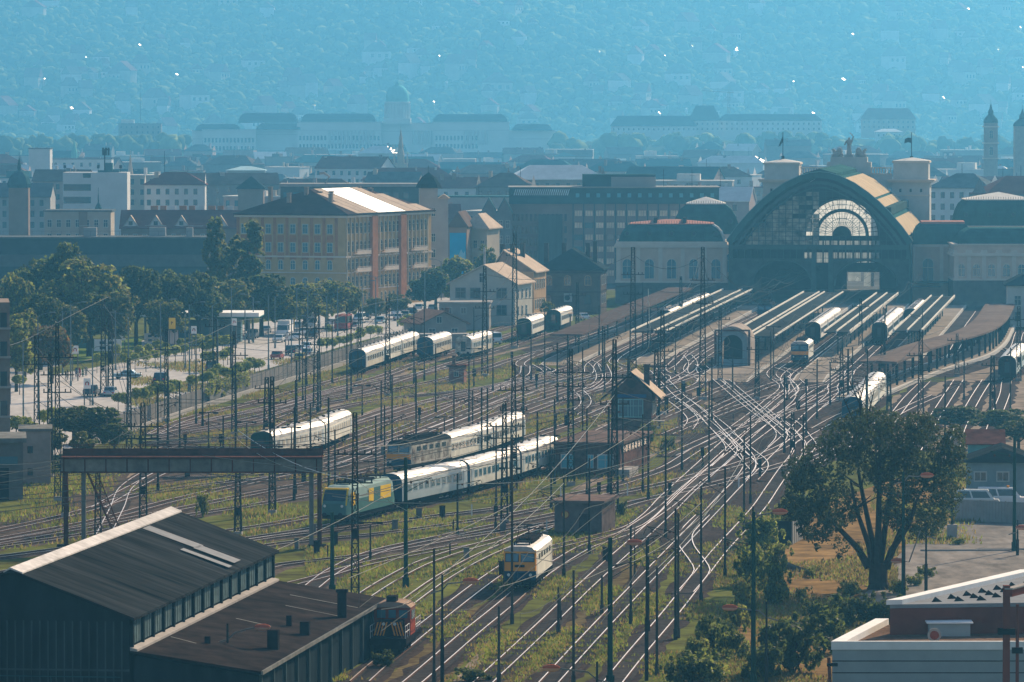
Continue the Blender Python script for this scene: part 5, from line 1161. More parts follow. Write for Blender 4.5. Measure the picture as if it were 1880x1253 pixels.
def big_tenement():
    Y = 1230.; a = at(634, 500, Y); rz = -radians(21); Wd, D, h = 25.5, 50.0, 20.2
    o = Vector((a[0], Y)) - Vector((cos(rz), sin(rz))) * Wd
    t = thing('corner_tenement', 'large ochre and brick corner tenement with dark hip roof and sunlit white metal roof panels', 'apartment building', (*o, 0), rz)
    m = MB(); m.box(0, Wd, 0, D, 0, h - .1); m.build('wall', mOchreWall, t)
    m = MB(); hip_roof(m, -.7, Wd + .9, -.7, D + .7, h, 25.6, 11.); m.build('roof', M('dark_tenement_roof', (.06, .045, .045), var=.25, sc=.5), t)
    # pale panels on the sunny slope: white metal, and sunlight put into tan
    xr, xe, zr, ze = Wd / 2 + .1, Wd + .9, 25.6, h + .25
    for i, (y0, y1, mt) in enumerate(((4.5, 16, mTilePale), (16.3, 33, mGlint), (33.3, 48, mTilePale))):
        for k in range(3):
            b0, b1 = y0 + (y1 - y0) * k / 3, y0 + (y1 - y0) * (k + 1) / 3 - .25
            f = lambda y, q: (xr + (xe - xr) * q, y, zr + (ze - zr) * q + .12)
            q0 = max(0, 1 - (min(b0, D - b1) + .7) / 11) if (b0 < 11 or b1 > D - 11) else 0
            m = MB(); m.add([f(b0, q0), f(b0, 1), f(b1, 1), f(b1, q0)], [(0, 1, 2, 3)]); m.build('roof_panel', mt, t)
    for x, y, hh in ((13, 8, 3.2), (14.5, 12, 2.2), (15.5, 16, 2.2), (13, 20, 2.5), (11, 3, 2), (4, 9, 3.2), (20, 5, 1.8), (13, 38, 3), (14.6, 41, 2.4), (13, 44, 2.6)): chimney(t, x, y, 22.8, hh, .8, M('pale_chimney', (.3, .24, .2)))
    fl = [.8, 4.6, 8.4, 12.2, 16.2]
    windows(t, 'f', [(1.6 + i * 2.9, z) for z in fl[:3] for i in range(8)], 1.0, 2.0, mGlassB, mTrim, D, Wd, True)
    windows(t, 'f', [(1.6 + i * 2.9, z) for z in fl[3:] for i in range(8)], 1.1, 1.9, mGlassB, mFrameW, D, Wd)
    m = MB()
    for i in range(8):
        for z in (fl[3] - 1.7, fl[4] - 1.9): m.box(1.6 + i * 2.9 - .8, 1.6 + i * 2.9 + .8, -.05, 0, z, z + 1.5)
    for i in range(9): x = .2 + i * 2.9; m.box(x - .35, x + .35, -.06, 0, 11.4, h - .6)
    m.build('brick_panel', mBrickOr, t)
    m = MB(); m.box(-.3, Wd + .3, -.3, D + .3, 11.0, 11.35); m.box(-.2, Wd + .2, -.2, D + .2, 7.6, 7.8); m.box(-.5, Wd + .6, -.5, D + .5, h - .55, h - .1); m.box(-.2, Wd + .2, -.2, D + .2, 3.9, 4.1); m.build('cornice', mTrim, t)
    windows(t, 'r', [(1.6 + i * 2.35, z) for z in fl for i in range(20)], 1.05, 2.3, mGlass, M('cream_frame', (.5, .42, .3)), D, Wd, True)
    m = MB()
    for i in range(21): y = .45 + i * 2.35; m.box(Wd, Wd + .3, y - .22, y + .22, 4.1, h - .6)
    m.build('pilaster', M('cream_pilaster', (.45, .36, .24), var=.15), t)
    for y in (15.2, 31.8): m = MB(); m.box(Wd, Wd + .8, y - 1.6, y + 1.6, 0, h - .3); m.build('brick_bay', mBrickOr, t)
    for y0 in (4, 20, 37):
        for z in (7.8, 11.6): m = MB(); m.box(Wd + .31, Wd + 1.2, y0, y0 + 8, z, z + .25); m.tube((Wd + 1.15, y0, z + 1.1), (Wd + 1.15, y0 + 8, z + 1.1), .06); m.box(Wd + 1.1, Wd + 1.16, y0, y0 + 8, z + .3, z + .9); m.build('balcony', mTrim, t)
big_tenement(); land(630, 450, 'the ochre corner tenement')
# grey tower house with pointed dark cap
t = bld('tower_house', 'pale grey tenement with a slim corner tower under a dark pointed cap', 'apartment building', 770, 1300, radians(1), 6.6, 9, 22.5, mGreyWall)
windows(t, 'f', [(x, z) for x in (1.6, 3.2) for z in (2, 5.6, 9.2, 12.8, 18.6)], .8, 1.8, mGlass, mFrameW, 20, 7.0)
m = MB(); m.box(0, 4.2, -.3, 4, 22.5, 25.0); m.build('tower', mGreyWall, t); m = MB(); m.lathe([(3.0, 25.0), (2.6, 26.0), (1.6, 27.4), (.1, 28.6)], 8, (2.1, 1.8)); m.tube((2.1, 1.8, 28.4), (2.1, 1.8, 30.2), .06); m.build('pointed_cap', mSlate, t)
m = MB(); gable_roof(m, 4.3, 7.0, -.3, 9.3, 22.5, 23.4); m.build('roof', mTilePale, t); land(787, 370, 'the pointed capped tower')
t = bld('mural_house', 'brown house with a sky blue mural and pale gable roof edge', 'apartment building', 824, 1325, -radians(6), 4.2, 16, 15.5, mBrownWall)
m = MB(); gable_roof(m, -.3, 4.6, -.4, 16.4, 15.5, 19.0); m.build('roof', mRoofBrown, t)
m = MB(); m.box(.2, 4.0, -.12, -.02, 4.0, 14.2); mu = m.build('mural', M('mural_blue', (.02, .32, .62), var=.1, sc=.3), t)
m = MB(); m.poly([(.6, -.14, 6.2), (2.0, -.14, 6.6), (3.9, -.14, 7.6), (3.8, -.14, 10.0), (3.4, -.14, 9.4), (2.9, -.14, 10.4), (2.0, -.14, 8.4), (1.0, -.14, 8.0)]); m.build('painted_cloud', M('mural_cloud', (.22, .48, .68), var=.1), mu)
t = bld('slim_tenement', 'slim pinkish tenement beside the mural house, with bright cornice', 'apartment building', 852, 1335, -radians(12), 5.5, 14, 14.8, mBeigeWall)
m = MB(); hip_roof(m, -.7, 6.2, -.7, 14.7, 14.8, 18.5); m.build('roof', mTilePale, t); windows(t, 'f', [(x, z) for x in (1, 2.7, 4.4) for z in (3, 6.6, 10.4)], .8, 1.8, mGlass, mTrim, 14, 5.5); land(860, 440, 'the mural house')
t = bld('twin_gabled_house', 'grey house with two stepped gables left of the long office block', 'apartment building', 884, 1385, 0, 7.5, 14, 17.5, M('dark_grey_wall', (.17, .16, .155), var=.15))
for x in (1.8, 5.6): m = MB(); m.xprof([(x - 1.9, 17.5), (x + 1.9, 17.5), (x, 21.0)], -.02, 14); m.build('gable', M('dark_grey_wall', (.17, .16, .155)), t); m = MB(); m.xprof([(x, 21.1), (x + 2.1, 17.3), (x + 2.1, 17.5), (x, 21.35), (x - 2.1, 17.5), (x - 2.1, 17.3)], .1, 14.2); m.build('roof', mTealSlate, t)
windows(t, 'f', [(x, z) for x in (1, 2.7, 4.7, 6.4) for z in (3, 6.6, 10.2, 14)], .8, 1.8, mGlass, mFrameW, 14, 7.5)
# office block
def office():
    Y = 1400.; S = FL / Y; w1 = 112 / S; w2 = 272 / S
    t = thing('office_block', 'long brown office block with bands of tan blinds and a teal mansard top', 'office building', (at(936, 500, Y)[0], Y, 0), 0); Wd = w1 + w2; D = 18; h = 19.6
    m = MB(); m.box(0, Wd, 0, D, 0, h); m.build('wall', M('office_wall', (.26, .20, .18), var=.12, sc=.3), t)
    m = MB(); m.prism([(-.2, -.5), (Wd, -.3), (Wd, D), (-.2, D)], h, h + 3.9); m.build('mansard_roof', mTealSlate, t)
    m = MB(); m.box(-.4, Wd + .3, -.7, D, h + 3.9, h + 4.2); m.build('roof_edge', mCurb, t)
    for i in range(27): x = .9 + i * (w1 - 1.4) / 27; m = MB(); m.add([(x, -.56, h + 2.1), (x + .28, -.56, h + 2.1), (x + .75, -.52, h + 3.6), (x + .47, -.52, h + 3.6)], [(0, 1, 2, 3)]); m.build('slanted_skylight', M('pale_skylight', (.5, .58, .6), rough=.3), t)
    for i in range(14): x = w1 + 1.6 + i * 2.55; m = MB(); m.box(x - .4, x + .5, -.45, -.3, h + 1.6, h + 2.6); m.build('skylight', mSkyBlue, t)
    for r in range(6):
        z = 16.6 - r * 2.95
        for i in range(14):
            x = w1 + .9 + i * 2.62
            if x > Wd - 2.3: break
            m = None; o = put('window', WIN_OFF[0] if R.random() < .8 else WIN_OFF[1], t, (x, 0, z))
    for i in range(15):
        x = w1 + .55 + i * 2.62
        if x < Wd: m = MB(); m.box(x - .12, x + .12, -.28, 0, 0, h); m.build('pier', mTealSlate, t)
    n = 0
    for r in range(5):
        for i in range(13):
            z = 15.4 - r * 3.0; o = put('slit_window', WIN_OFF[2], t, (.7 + i * (w1 - 1.2) / 13, 0, z)); n += 1
    m = MB(); m.box(w1 * .47, w1 * .86, -.9, 0, 0, 17.0); m.build('bay', M('office_bay', (.10, .13, .13), var=.2, stretch=(3, 3, .2)), t)
    m = MB(); m.box(18, 36, 4, 14, h + 4.2, h + 7.2); m.mat(1).box(25, 36, 3.2, 13, h + 4.2, h + 6.6); m.build('plant_room', [mTealSlate, mGreyWall], t)
    for x in (38, 45, 52): m = MB(); m.tube((x, 6, h + 4.2), (x, 6, h + 8.5), .07); m.tube((x - .6, 6, h + 7), (x + .6, 6, h + 7), .05); m.build('antenna', mDarkSteel, t)
WIN_OFF = []
m = MB(); m.box(0, 1.95, -.12, 0, 0, 1.35); m.mat(1)
for q in (.0, .64, 1.29, 1.93): m.box(q - .03, q + .04, -.16, -.12, 0, 1.35)
WIN_OFF.append(m.mesh('window', [mWarmPane, mTealSlate]))
m = MB(); m.box(0, 1.95, -.12, 0, 0, 1.35); m.mat(1)
for q in (.0, .64, 1.29, 1.93): m.box(q - .03, q + .04, -.16, -.12, 0, 1.35)
WIN_OFF.append(m.mesh('window', [mGlassB, mTealSlate]))
m = MB(); m.box(0, .55, -.06, 0, 0, 1.7); WIN_OFF.append(m.mesh('slit_window', [mGlass]))
office(); land(1130, 390, 'the long office block'); land(985, 400, 'the slatted office end')
# left side landmarks
def modern_white():
    Y = 1750.; S = FL / Y; t = thing('white_slab', 'pale modern slab with dark window bands and a roof full of antennas', 'office building', (at(116, 500, Y)[0], Y, gz(Y)), 0); h = 23.5
    Wd = 118 / S; m = MB(); m.box(0, Wd, 0, 14, 0, h); m.build('wall', mWhiteWall, t)
    for i in range(3): m = MB(); m.box(.2, 8.6, -.1, 0, h - 5.6 - i * 3.9, h - 3.6 - i * 3.9); m.build('window_band', mGlass, t)
    m = MB(); m.box(6.2, 8.6, -.1, 0, h - 1.6, h - .3); m.build('roof_vent', mGlass, t)
    m = MB(); m.box(12.8, 15, 3, 7, h, h + 2.9); m.box(10.5, 17, 3.2, 6, h, h + .6); m.build('plant_room', mTealSlate, t)
    m = MB(); m.tube((12.6, 4, h), (12.6, 4, h + 7.2), .2, 6); m.tube((11.8, 4, h + 7), (14.2, 4, h + 7), .25)
    for x in (12.1, 13, 13.8): m.box(x - .3, x + .3, 3.7, 4.3, h + 5.2, h + 7.6)
    m.build('antenna_mast', mDarkSteel, t)
    for x in (.3, 10.6, 17.5): m = MB(); m.tube((x, 4, h), (x, 4, h + 2.4), .08); m.box(x - .4, x + .4, 3.8, 4.2, h + 1.2, h + 2.2); m.build('antenna', mDarkSteel, t)
modern_white(); land(175, 355, 'the white antenna slab')
def spire(name, label, px, Y, ybase, ytop, wpx, wall, roof, cat='church tower', steps=None):
    S = FL / Y; w = wpx / S; zt = at(px, ytop, Y)[2]; zb = gz(Y); t = thing(name, label, cat, (at(px, 500, Y)[0], Y, zb)); H = zt - zb; zs = at(px, ybase, Y)[2] - zb
    m = MB(); m.box(-w / 2, w / 2, -w / 2, w / 2, 0, zs); m.build('tower', wall, t)
    m = MB(); m.lathe(steps(w, zs, H) if steps else [(w * .62, zs), (w * .45, zs + (H - zs) * .12), (.12, H)], 8); m.tube((0, 0, H - .3), (0, 0, H + 1.6), .09); m.build('spire', roof, t); return t
spire('church_spire', 'slender stone church spire right of the white slab with antennas', 240, 1900, 335, 285, 14, mBeigeWall, mBeigeWall); land(240, 305, 'the slender stone spire')
dome = lambda w, z, H: [(w * .6, z), (w * .62, z + (H - z) * .12), (w * .5, z + (H - z) * .35), (w * .25, z + (H - z) * .52), (w * .1, z + (H - z) * .58), (w * .1, z + (H - z) * .72), (.1, H)]
spire('domed_tower', 'dark domed corner tower with lantern at the far left of the city', 36, 1650, 345, 290, 36, mBrownWall, mTealSlate, 'tower', dome); land(36, 320, 'the dark domed tower')
spire('onion_tower', 'small dark cupola tower with ball finial in front of the white slab', 181, 1500, 395, 356, 12, mGreyWall, mTealSlate, 'tower', dome)
spire('green_spire', 'slim green church spire on a pale tower left of the white slab', 137, 3000, 305, 258, 20, mWhiteWall, mCopperGreen, 'church tower', lambda w, z, H: [(w * .55, z), (w * .3, z + (H - z) * .25), (w * .28, z + (H - z) * .5), (.1, H)])
spire('gothic_tower', 'tall lacy gothic tower rising in front of the domed palace', 736, 2600, 285, 238, 12, mBeigeWall, mBeigeWall, 'church tower', lambda w, z, H: [(w * .6, z), (w * .35, z + (H - z) * .3), (w * .42, z + (H - z) * .32), (w * .22, z + (H - z) * .6), (w * .28, z + (H - z) * .62), (.1, H)])
mm = MB(); t = COL.objects['gothic_tower']; w = 12 / (FL / 2600); zz = at(736, 300, 2600)[2] - gz(2600); mm.box(-w, w, -w, w, 0, zz)
for x in (-w, w): mm.lathe([(.5, zz), (.5, zz + 2), (.05, zz + 5)], 6, (x, -w))
mm.build('base', mBeigeWall, t); land(736, 280, 'the gothic tower')
bar = lambda w, z, H: [(w * .55, z), (w * .56, z + .6), (w * .5, z + (H - z) * .2), (w * .3, z + (H - z) * .36), (w * .2, z + (H - z) * .42), (w * .2, z + (H - z) * .6), (w * .12, z + (H - z) * .7), (.1, H)]
for px, l in ((1818, 'baroque church tower with green cap and lantern, left one of the twin towers'), (1876, 'right one of the twin baroque church towers, cut by the frame')):
    t = spire('baroque_tower', l, px, 2400, 226 if px < 1850 else 232, 190 if px < 1850 else 200, 24 if px < 1850 else 30, M('tower_stone', (.30, .27, .24), var=.12), mTealSlate, 'church tower', bar); w = 24 / (FL / 2400)
    for yy in (232, 262, 290): m = MB(); z = at(px, yy, 2400)[2] - gz(2400); m.box(-w * .6, w * .6, -w * .6, w * .6, z - .5, z); m.build('cornice', mTrim, t)
    windows(t, 'f', [(0, at(px, 255, 2400)[2] - gz(2400)), (0, at(px, 285, 2400)[2] - gz(2400))], 1.5, 3.6, mGlass, mTrim, 0, 0, True)
    for k in list(t.children):
        if k.name.startswith('window'): k.location.y = -w / 2
land(1818, 260, 'the baroque twin towers')
def red_row():
    Y = 1420.; S = FL / Y; t = thing('red_roofed_row', 'long tenement row with dark red roof and four white gabled dormers', 'apartment building', (at(222, 500, Y)[0], Y, 0), 0); Wd = 215 / S; h = 13.0
    m = MB(); m.box(0, Wd, 0, 14, 0, h); m.build('wall', mBrownWall, t); m = MB(); gable_roof(m, -.4, Wd + .4, -.5, 14.5, h, 17.4, 'x'); m.build('roof', mRoofRed, t)
    for px in (240, 286, 333, 405):
        x = (px - 222) / S; m = MB(); m.xprof([(x - 1.7, h + .6), (x + 1.7, h + .6), (x, h + 3.1)], .3, 3); d = m.build('dormer_gable', mWhiteWall, t); m = MB(); m.xprof([(x, h + 3.2), (x + 1.9, h + .5), (x + 1.9, h + .65), (x, h + 3.4), (x - 1.9, h + .65), (x - 1.9, h + .5)], 0, 3.6); m.build('dormer_roof', mTilePale, d)
        m = MB(); m.box(x - .5, x + .5, .22, .3, h + .9, h + 1.9); m.build('dormer_window', mGlass, d)
    for i in range(9): m = MB(); x = 7 + i * 2.4; m.box(x, x + (1.5 if i % 3 else 1.8), 7.5, 8.3, 16.5, 18.6); m.build('chimney', [mBrickOr, mBrickOr, mWhiteWall][i % 3], t)
    windows(t, 'f', [(1.2 + i * 2.4, z) for i in range(11) for z in (3, 6.4, 9.8)], .9, 1.8, mGlass, mFrameW, 14, Wd)
    t = thing('dark_long_hall', 'long dark windowless hall with parapet railing behind the park trees', 'hall', (at(-30, 500, 1330)[0], 1330, 0), 0); Wd = 410 / (FL / 1330)
    m = MB(); m.box(0, Wd, 0, 16, 0, 12.8); m.build('wall', M('dark_hall_wall', (.045, .055, .06), var=.25, sc=.3), t); m = MB(); m.box(0, Wd, -.25, 0, 6.2, 9.0); m.build('grey_band', M('hall_band', (.10, .10, .10), var=.15), t)
    m = MB(); m.box(-.2, Wd + .2, -.2, 16.2, 12.8, 13.1)
    m.build('roof', mRoofGrey, t); m = MB()
    for i in range(24): m.tube((i * Wd / 23, .2, 13.1), (i * Wd / 23, .2, 14.5), .05)
    m.tube((0, .2, 14.5), (Wd, .2, 14.5), .05); m.build('parapet_railing', mGreySteel, t)
    for px, y, w in ((270, 9, 30), (150, 6, 24), (340, 5, 12)):
        x = (px + 30) / (FL / 1330); m = MB(); m.box(x, x + w / 7.85, y, y + 2, 13.1, 15.2); m.tube((x - 1, y, 15.6), (x + 4, y, 15.6), .12); m.build('roof_unit', mGreyWall, t)
red_row(); land(320, 405, 'the dormered red roof'); land(250, 460, 'the dark long hall')
t = bld('side_tenement', 'pale narrow tenement left of the red roofed row', 'apartment building', 82, 1460, 0, 17, 14, 16.5, mBeigeWall); m = MB(); m.box(-.3, 17.3, -.3, 14.3, 16.5, 16.9); m.build('roof', mRoofGrey, t); windows(t, 'f', [(1.3 + i * 2.4, z) for i in range(7) for z in (5, 9, 12.6)], 1, 1.8, mGlass, mFrameW, 14, 17); m = MB(); m.box(8.8, 11, -.2, 0, 0, 16.5); m.build('recess', mBrownWall, t)
t = bld('pyramid_roofed_house', 'house with a black pyramid roof beyond the ochre corner tenement', 'apartment building', 437, 1700, 0, 7.6, 8, 19, mBrownWall); m = MB(); hip_roof(m, -.6, 8.2, -.6, 8.6, 19, 22.8); m.build('roof', mSlate, t)
t = bld('dark_slab', 'long dark slab with pale flat roof behind the ochre corner tenement', 'apartment building', 515, 1480, 0, 36, 14, 22.6, M('dark_slab_wall', (.08, .09, .09), var=.2)); m = MB(); m.box(-.3, 36.3, -.3, 14.3, 22.6, 23.4); m.build('roof', mCurb, t); windows(t, 'f', [(1.5 + i * 2.6, z) for i in range(13) for z in (13, 16.4, 19.6)], 1.3, 1.5, mGlassB, mTealSlate, 14, 36)
m = MB(); m.path([(11.5, 4, 23.4), (12.6, 4, 25.2), (11.2, 4, 26.2), (10, 4, 26.0)], .35, 6); m.build('vent_pipe', mCurb, t)
t = bld('grey_hall', 'long low grey hall with flat roof left of the office block', 'hall', 800, 1620, 0, 26, 14, 17.6, mGreyWall); m = MB(); m.box(-.3, 26.3, -.3, 14.3, 17.6, 18.0); m.build('roof', mTealSlate, t)
# ---------------------------------------------------------------- anonymous city blocks
WALLS = [(mGreyWall, 'grey'), (mBeigeWall, 'beige'), (mWhiteWall, 'white'), (mBrownWall, 'brown'), (M('dark_grey_wall', (.17, .16, .155)), 'dark grey'), (M('pinkish_wall', (.33, .25, .22), var=.12), 'pinkish')]
ROOFS = [(mRoofRed, 'red roof'), (mRoofBrown, 'brown roof'), (mRoofGrey, 'grey roof'), (mTealSlate, 'slate roof'), (mGlint, 'shining sheet roof')]
RC = random.Random(11)
FARWIN = {}
def farwin(gl):
    if gl.name not in FARWIN: m = MB(); m.box(-.6, .6, -.07, 0, 0, 1.8); FARWIN[gl.name] = m.mesh('window', [gl])
    return FARWIN[gl.name]
KEEP = [(110, 235, 1750, 1500), (0, 70, 1650, 1400), (925, 1325, 1450, 1300), (1120, 1890, 1400, 1100), (430, 830, 1320, 1200), (505, 820, 1500, 1300), (795, 930, 1400, 1200), (430, 490, 1710, 1600)]
def city():
    rows = [1480, 1560, 1660, 1780, 1910, 2060, 2220, 2400, 2600, 2820, 3060, 3320, 3600, 3900]
    k = 0
    for Y in rows:
        S = FL / Y; x = -60 - RC.random() * 60
        while x < 1900:
            wpx = RC.uniform(17, 38) * S; cx = x + wpx / 2; yy = Y + RC.uniform(-25, 25)
            bad = any(a - 4 < x + wpx and x < b + 4 and yy < far + 25 for a, b, far, _ in KEEP) or (1390 < cx < 1720 and Y < 1480) or (700 < cx < 770 and 2500 < Y < 2700) or (1790 < cx and 2300 < Y < 2500)
            if Y < 1700 and cx > 1330 and cx < 1760: bad = True
            if not bad and RC.random() < .9:
                h = RC.uniform(13, 20) + (RC.random() < .08) * RC.uniform(3, 7); Wd = wpx / S * .96; D = RC.uniform(11, 16); rz = RC.uniform(-.45, .3)
                (wm, wn), ri = RC.choice(WALLS), RC.random(); rm, rn = ROOFS[0 if ri < .2 else 1 if ri < .42 else 2 if ri < .7 else 3 if ri < .9 else 4]
                flat = RC.random() < .36; g = gz(yy)
                t = thing('city_building', None, 'building', (at(x, 300, yy)[0], yy, g), rz, 'city buildings between the station and the castle hill')
                m = MB(); m.box(0, Wd, 0, D, 0, h)
                if not flat: m.add([(0, 0, h), (0, D, h), (0, D / 2, h + D * .3), (Wd, 0, h), (Wd, D, h), (Wd, D / 2, h + D * .3)], [(0, 2, 1), (3, 4, 5)])
                m.build('wall', wm, t)
                m = MB(); kind = 'flat'
                if flat and RC.random() < .5: rm, rn = mPaleRoof, 'pale roof'
                if flat:
                    m.box(-.25, Wd + .25, -.25, D + .25, h, h + .35); 
                    if RC.random() < .6: q = RC.uniform(.1, .6) * Wd; m.box(q, q + Wd * .25, 3, D - 3, h + .35, h + RC.uniform(1.6, 3.4))
                elif RC.random() < .5: kind = 'hipped'; hip_roof(m, -.5, Wd + .5, -.5, D + .5, h, h + D * .34)
                else:
                    kind = 'gabled'; z1 = h + D * .3; m.yprof([(-.6, h - .25), (D / 2, z1 + .02), (D + .6, h - .25), (D + .6, h), (D / 2, z1 + .3), (-.6, h)][::-1], -.3, Wd + .3)
                m.build('roof', rm, t)
                nc = RC.randint(0, 3)
                for i in range(nc): chimney(t, RC.uniform(1, Wd - 1), D * RC.uniform(.3, .6), h + (0 if flat else D * .16), RC.uniform(1.8, 3.2), RC.uniform(.7, 1.6), WALLS[RC.randint(0, 5)][0])
                if Y < 2500:
                    fl = 3 if Y < 2000 else 2; step = 2.9 if Y < 1900 else 3.6
                    fm = farwin(mGlass if RC.random() < .7 else mGlassB)
                    for i in range(int((Wd - 1) / step)):
                        for f in range(fl): put('window', fm, t, (1.4 + i * step, 0, h - 2.9 - f * 3.4))
                if RC.random() < .25: m = MB(); q = RC.uniform(1, Wd - 1); m.tube((q, D / 2, h), (q, D / 2, h + RC.uniform(5, 9)), .09); m.build('aerial', mDarkSteel, t)
                wid = 'wide' if Wd > 30 else 'narrow' if Wd < 22 else 'medium wide'; tall = 'tall' if h > 18 else 'low' if h < 15 else 'middling'
                pc = proj(t.location.x + Wd / 2, yy, g + h); later(t, f'{tall} {wn} building, {kind} {rn},', *pc); k += 1
            x += wpx + RC.uniform(0, 10) * S * (RC.random() < .5)
    return k
NCITY = city()
# ---------------------------------------------------------------- castle hill and palace
CY = 4600.; CS = FL / CY
def zc(py, Y=CY): return at(940, py, Y)[2]
mCastle = M('palace_stone', (.58, .54, .48), var=.1, sc=.06)
mCastleRoof = M('palace_roof', (.03, .06, .07), rough=.6, var=.15, sc=.06)
def castle_hill():
    m = MB(); nx, ny = 60, 14; 
    for j in range(ny + 1):
        for i in range(nx + 1):
            x = -420 + 1000 * i / nx; y = 4430 + 420 * j / ny; v = j / ny
            e = max(0, min(1, (x + 330) / 90)) * max(0, min(1, (470 - x) / 120)); prof = max(0, min(1, v / .36)); prof = prof * prof * (3 - 2 * prof) * (1 if v < .8 else max(0, (1 - v) / .2))
            m.v.append((x, y, -8.5 + (zc(262 if x > 60 else 285) + 8.5 + 2.5 * sin(x * .05)) * e * prof))
    for j in range(ny):
        for i in range(nx): m.f.append([j * (nx + 1) + i, j * (nx + 1) + i + 1, (j + 1) * (nx + 1) + i + 1, (j + 1) * (nx + 1) + i]); m.m.append(0)
    struct('castle_hill', m, M('hill_ground', (.05, .06, .03), var=.3, sc=.05), smooth=True)
castle_hill()
def palace():
    t = thing('palace', 'long hazy palace with a green copper dome on the castle hill', 'palace', (0, CY, 0)); X = lambda px: (px - 940) / CS; zb = zc(292)
    for i, (a, b, yt, dy) in enumerate(((352, 372, 240, 6), (372, 470, 238, 0), (470, 545, 232, 12), (545, 700, 224, 4), (700, 795, 226, 10), (795, 935, 224, 4), (935, 1020, 240, 8))):
        m = MB(); m.box(X(a) + .01 * i, X(b), dy, dy + 30, zb, zc(yt)); m.build('wing', mCastle, t)
        m = MB(); m.box(X(a) - .5, X(b) + .5, dy - .8, dy + 30, zc(yt + 1.5), zc(yt)); m.box(X(a), X(b), dy - .5, dy, zc(yt + 16), zc(yt + 15)); m.build('cornice', M('palace_trim', (.46, .43, .39), var=.1), t)
    for a, b, y0, y1 in ((358, 440, 240, 228), (437, 547, 226, 208), (552, 690, 224, 209), (795, 932, 224, 210), (940, 1014, 240, 228), (470, 552, 238, 227)):
        m = MB(); mansard(m, X(a), X(b), 3, 27, zc(y0), zc(y1), 5); m.build('mansard_roof', mCastleRoof, t)
    cx = X(729); c = (cx, 14)
    m = MB(); m.box(cx - 11, cx + 11, 2, 26, zc(228), zc(218)); m.lathe([(9.6, zc(219)), (9.6, zc(190)), (10.4, zc(189.5)), (10.4, zc(187))], 24, c); m.build('drum', mCastle, t)
    for i in range(24): a = 2 * pi * i / 24; m = MB(); m.tube((c[0] + 10.1 * cos(a), c[1] + 10.1 * sin(a), zc(217)), (c[0] + 10.1 * cos(a), c[1] + 10.1 * sin(a), zc(191)), .5, 6); m.build('column', mCastle, t)
    z0, z1 = zc(187), zc(156)
    m = MB(); m.lathe([(9.3, z0), (9.5, z0 + 2.5), (9.1, z0 + 5.5), (8.0, z0 + 8.6), (6.2, z0 + 11.3), (4.0, z0 + 12.9), (2.0, z1)], 24, c); d = m.build('dome', mCopperGreen, t, smooth=False)
    m = MB(); m.lathe([(2.0, z1 - .3), (2.2, z1 + 1), (1.2, z1 + 2.4), (.4, z1 + 3.2), (.1, z1 + 7)], 10, c); m.build('lantern', mCopperGreen, d)
    wm = MB(); wm.box(-.75, .75, -.12, 0, 0, 3.6); wm = wm.mesh('window', [M('palace_window', (.04, .05, .06), var=.1)]); n = 0
    for a, b, yw, dy in ((374, 468, 262, 0), (548, 698, 258, 4), (798, 932, 258, 4)):
        k = int((b - a) / 6.5)
        for i in range(k):
            for q in (0, 1):
                if n < 98: put('window', wm, t, (X(a + (i + .5) * (b - a) / k), dy - .02, zc(yw + 15 * q))); n += 1
    for a, b, dy in ((600, 690, 4), (755, 800, 10), (850, 905, 4)):
        for i in range(int((b - a) / 8)): x = X(a + i * 8 + 4); m = MB(); m.tube((x, dy - 1.6, zc(266)), (x, dy - 1.6, zc(240)), .75, 6); m.build('column', M('palace_trim', (.46, .43, .39)), t)
    m = MB(); m.box(X(430), X(700), -14, 4, zb - 6, zc(276)); m.box(X(700), X(1010), -10, 4, zb - 6, zc(282)); m.build('terrace_wall', M('terrace_stone', (.30, .29, .26), var=.12, sc=.05), t)
palace(); land(729, 190, 'the green copper dome'); land(500, 250, 'the left palace wing'); land(900, 250, 'the right palace wing')
def hillb(name, label, x0, x1, y0, y1, Y, roofm, wallm, rt='hip', cat='building', win=True, top=None):
    S = FL / Y; X0, X1 = (x0 - 940) / S, (x1 - 940) / S; zb, zt = zc(y1, Y) - 6, zc(y0, Y); t = thing(name, label, cat, (X0, Y, zb)); Wd = X1 - X0; D = 14; h = zt - zb
    m = MB(); m.box(0, Wd, 0, D, 0, h); m.build('wall', wallm, t)
    rh = (top - 0) / S if top else 4
    m = MB()
    if rt == 'flat': m.box(-.3, Wd + .3, -.3, D + .3, h, h + .5)
    else: hip_roof(m, -.8, Wd + .8, -.8, D + .8, h, h + rh, min(6, Wd / 2))
    m.build('roof', roofm, t)
    if win:
        fm = farwin(mGlass); n = max(2, int(Wd / 4))
        for i in range(n):
            for q in range(max(1, min(4, int((h - 6) / 4.5)))): put('window', fm, t, ((i + .5) * Wd / n, 0, h - 3.4 - q * 4.2))
    return t
hillb('long_palace_wing', 'pale palace wing with dark hip roof on the wooded hill right of the copper dome', 1122, 1278, 232, 252, 4620, mCastleRoof, mWhiteWall, top=19); land(1200, 240, 'the pale hilltop wing')
hillb('pyramid_roofed_tower', 'squat tower with a big dark pyramid roof on the castle hill', 1266, 1322, 222, 250, 4640, mCastleRoof, mCastle, top=28)
hillb('white_barracks', 'long white barracks with dark roof behind the left station tower', 1320, 1508, 222, 248, 4660, mCastleRoof, mWhiteWall, top=12); land(1420, 230, 'the long white barracks')
hillb('red_roofed_house', 'hazy house with big dark red roof on the castle hill', 1582, 1680, 219, 240, 4700, mRoofRed, mBeigeWall, top=20); land(1630, 225, 'the hazy red roofed house')
hillb('small_villa', 'small pale villa with curved roof below the hazy red roofed house', 1608, 1656, 243, 258, 4560, mWhiteWall, mWhiteWall, top=6)
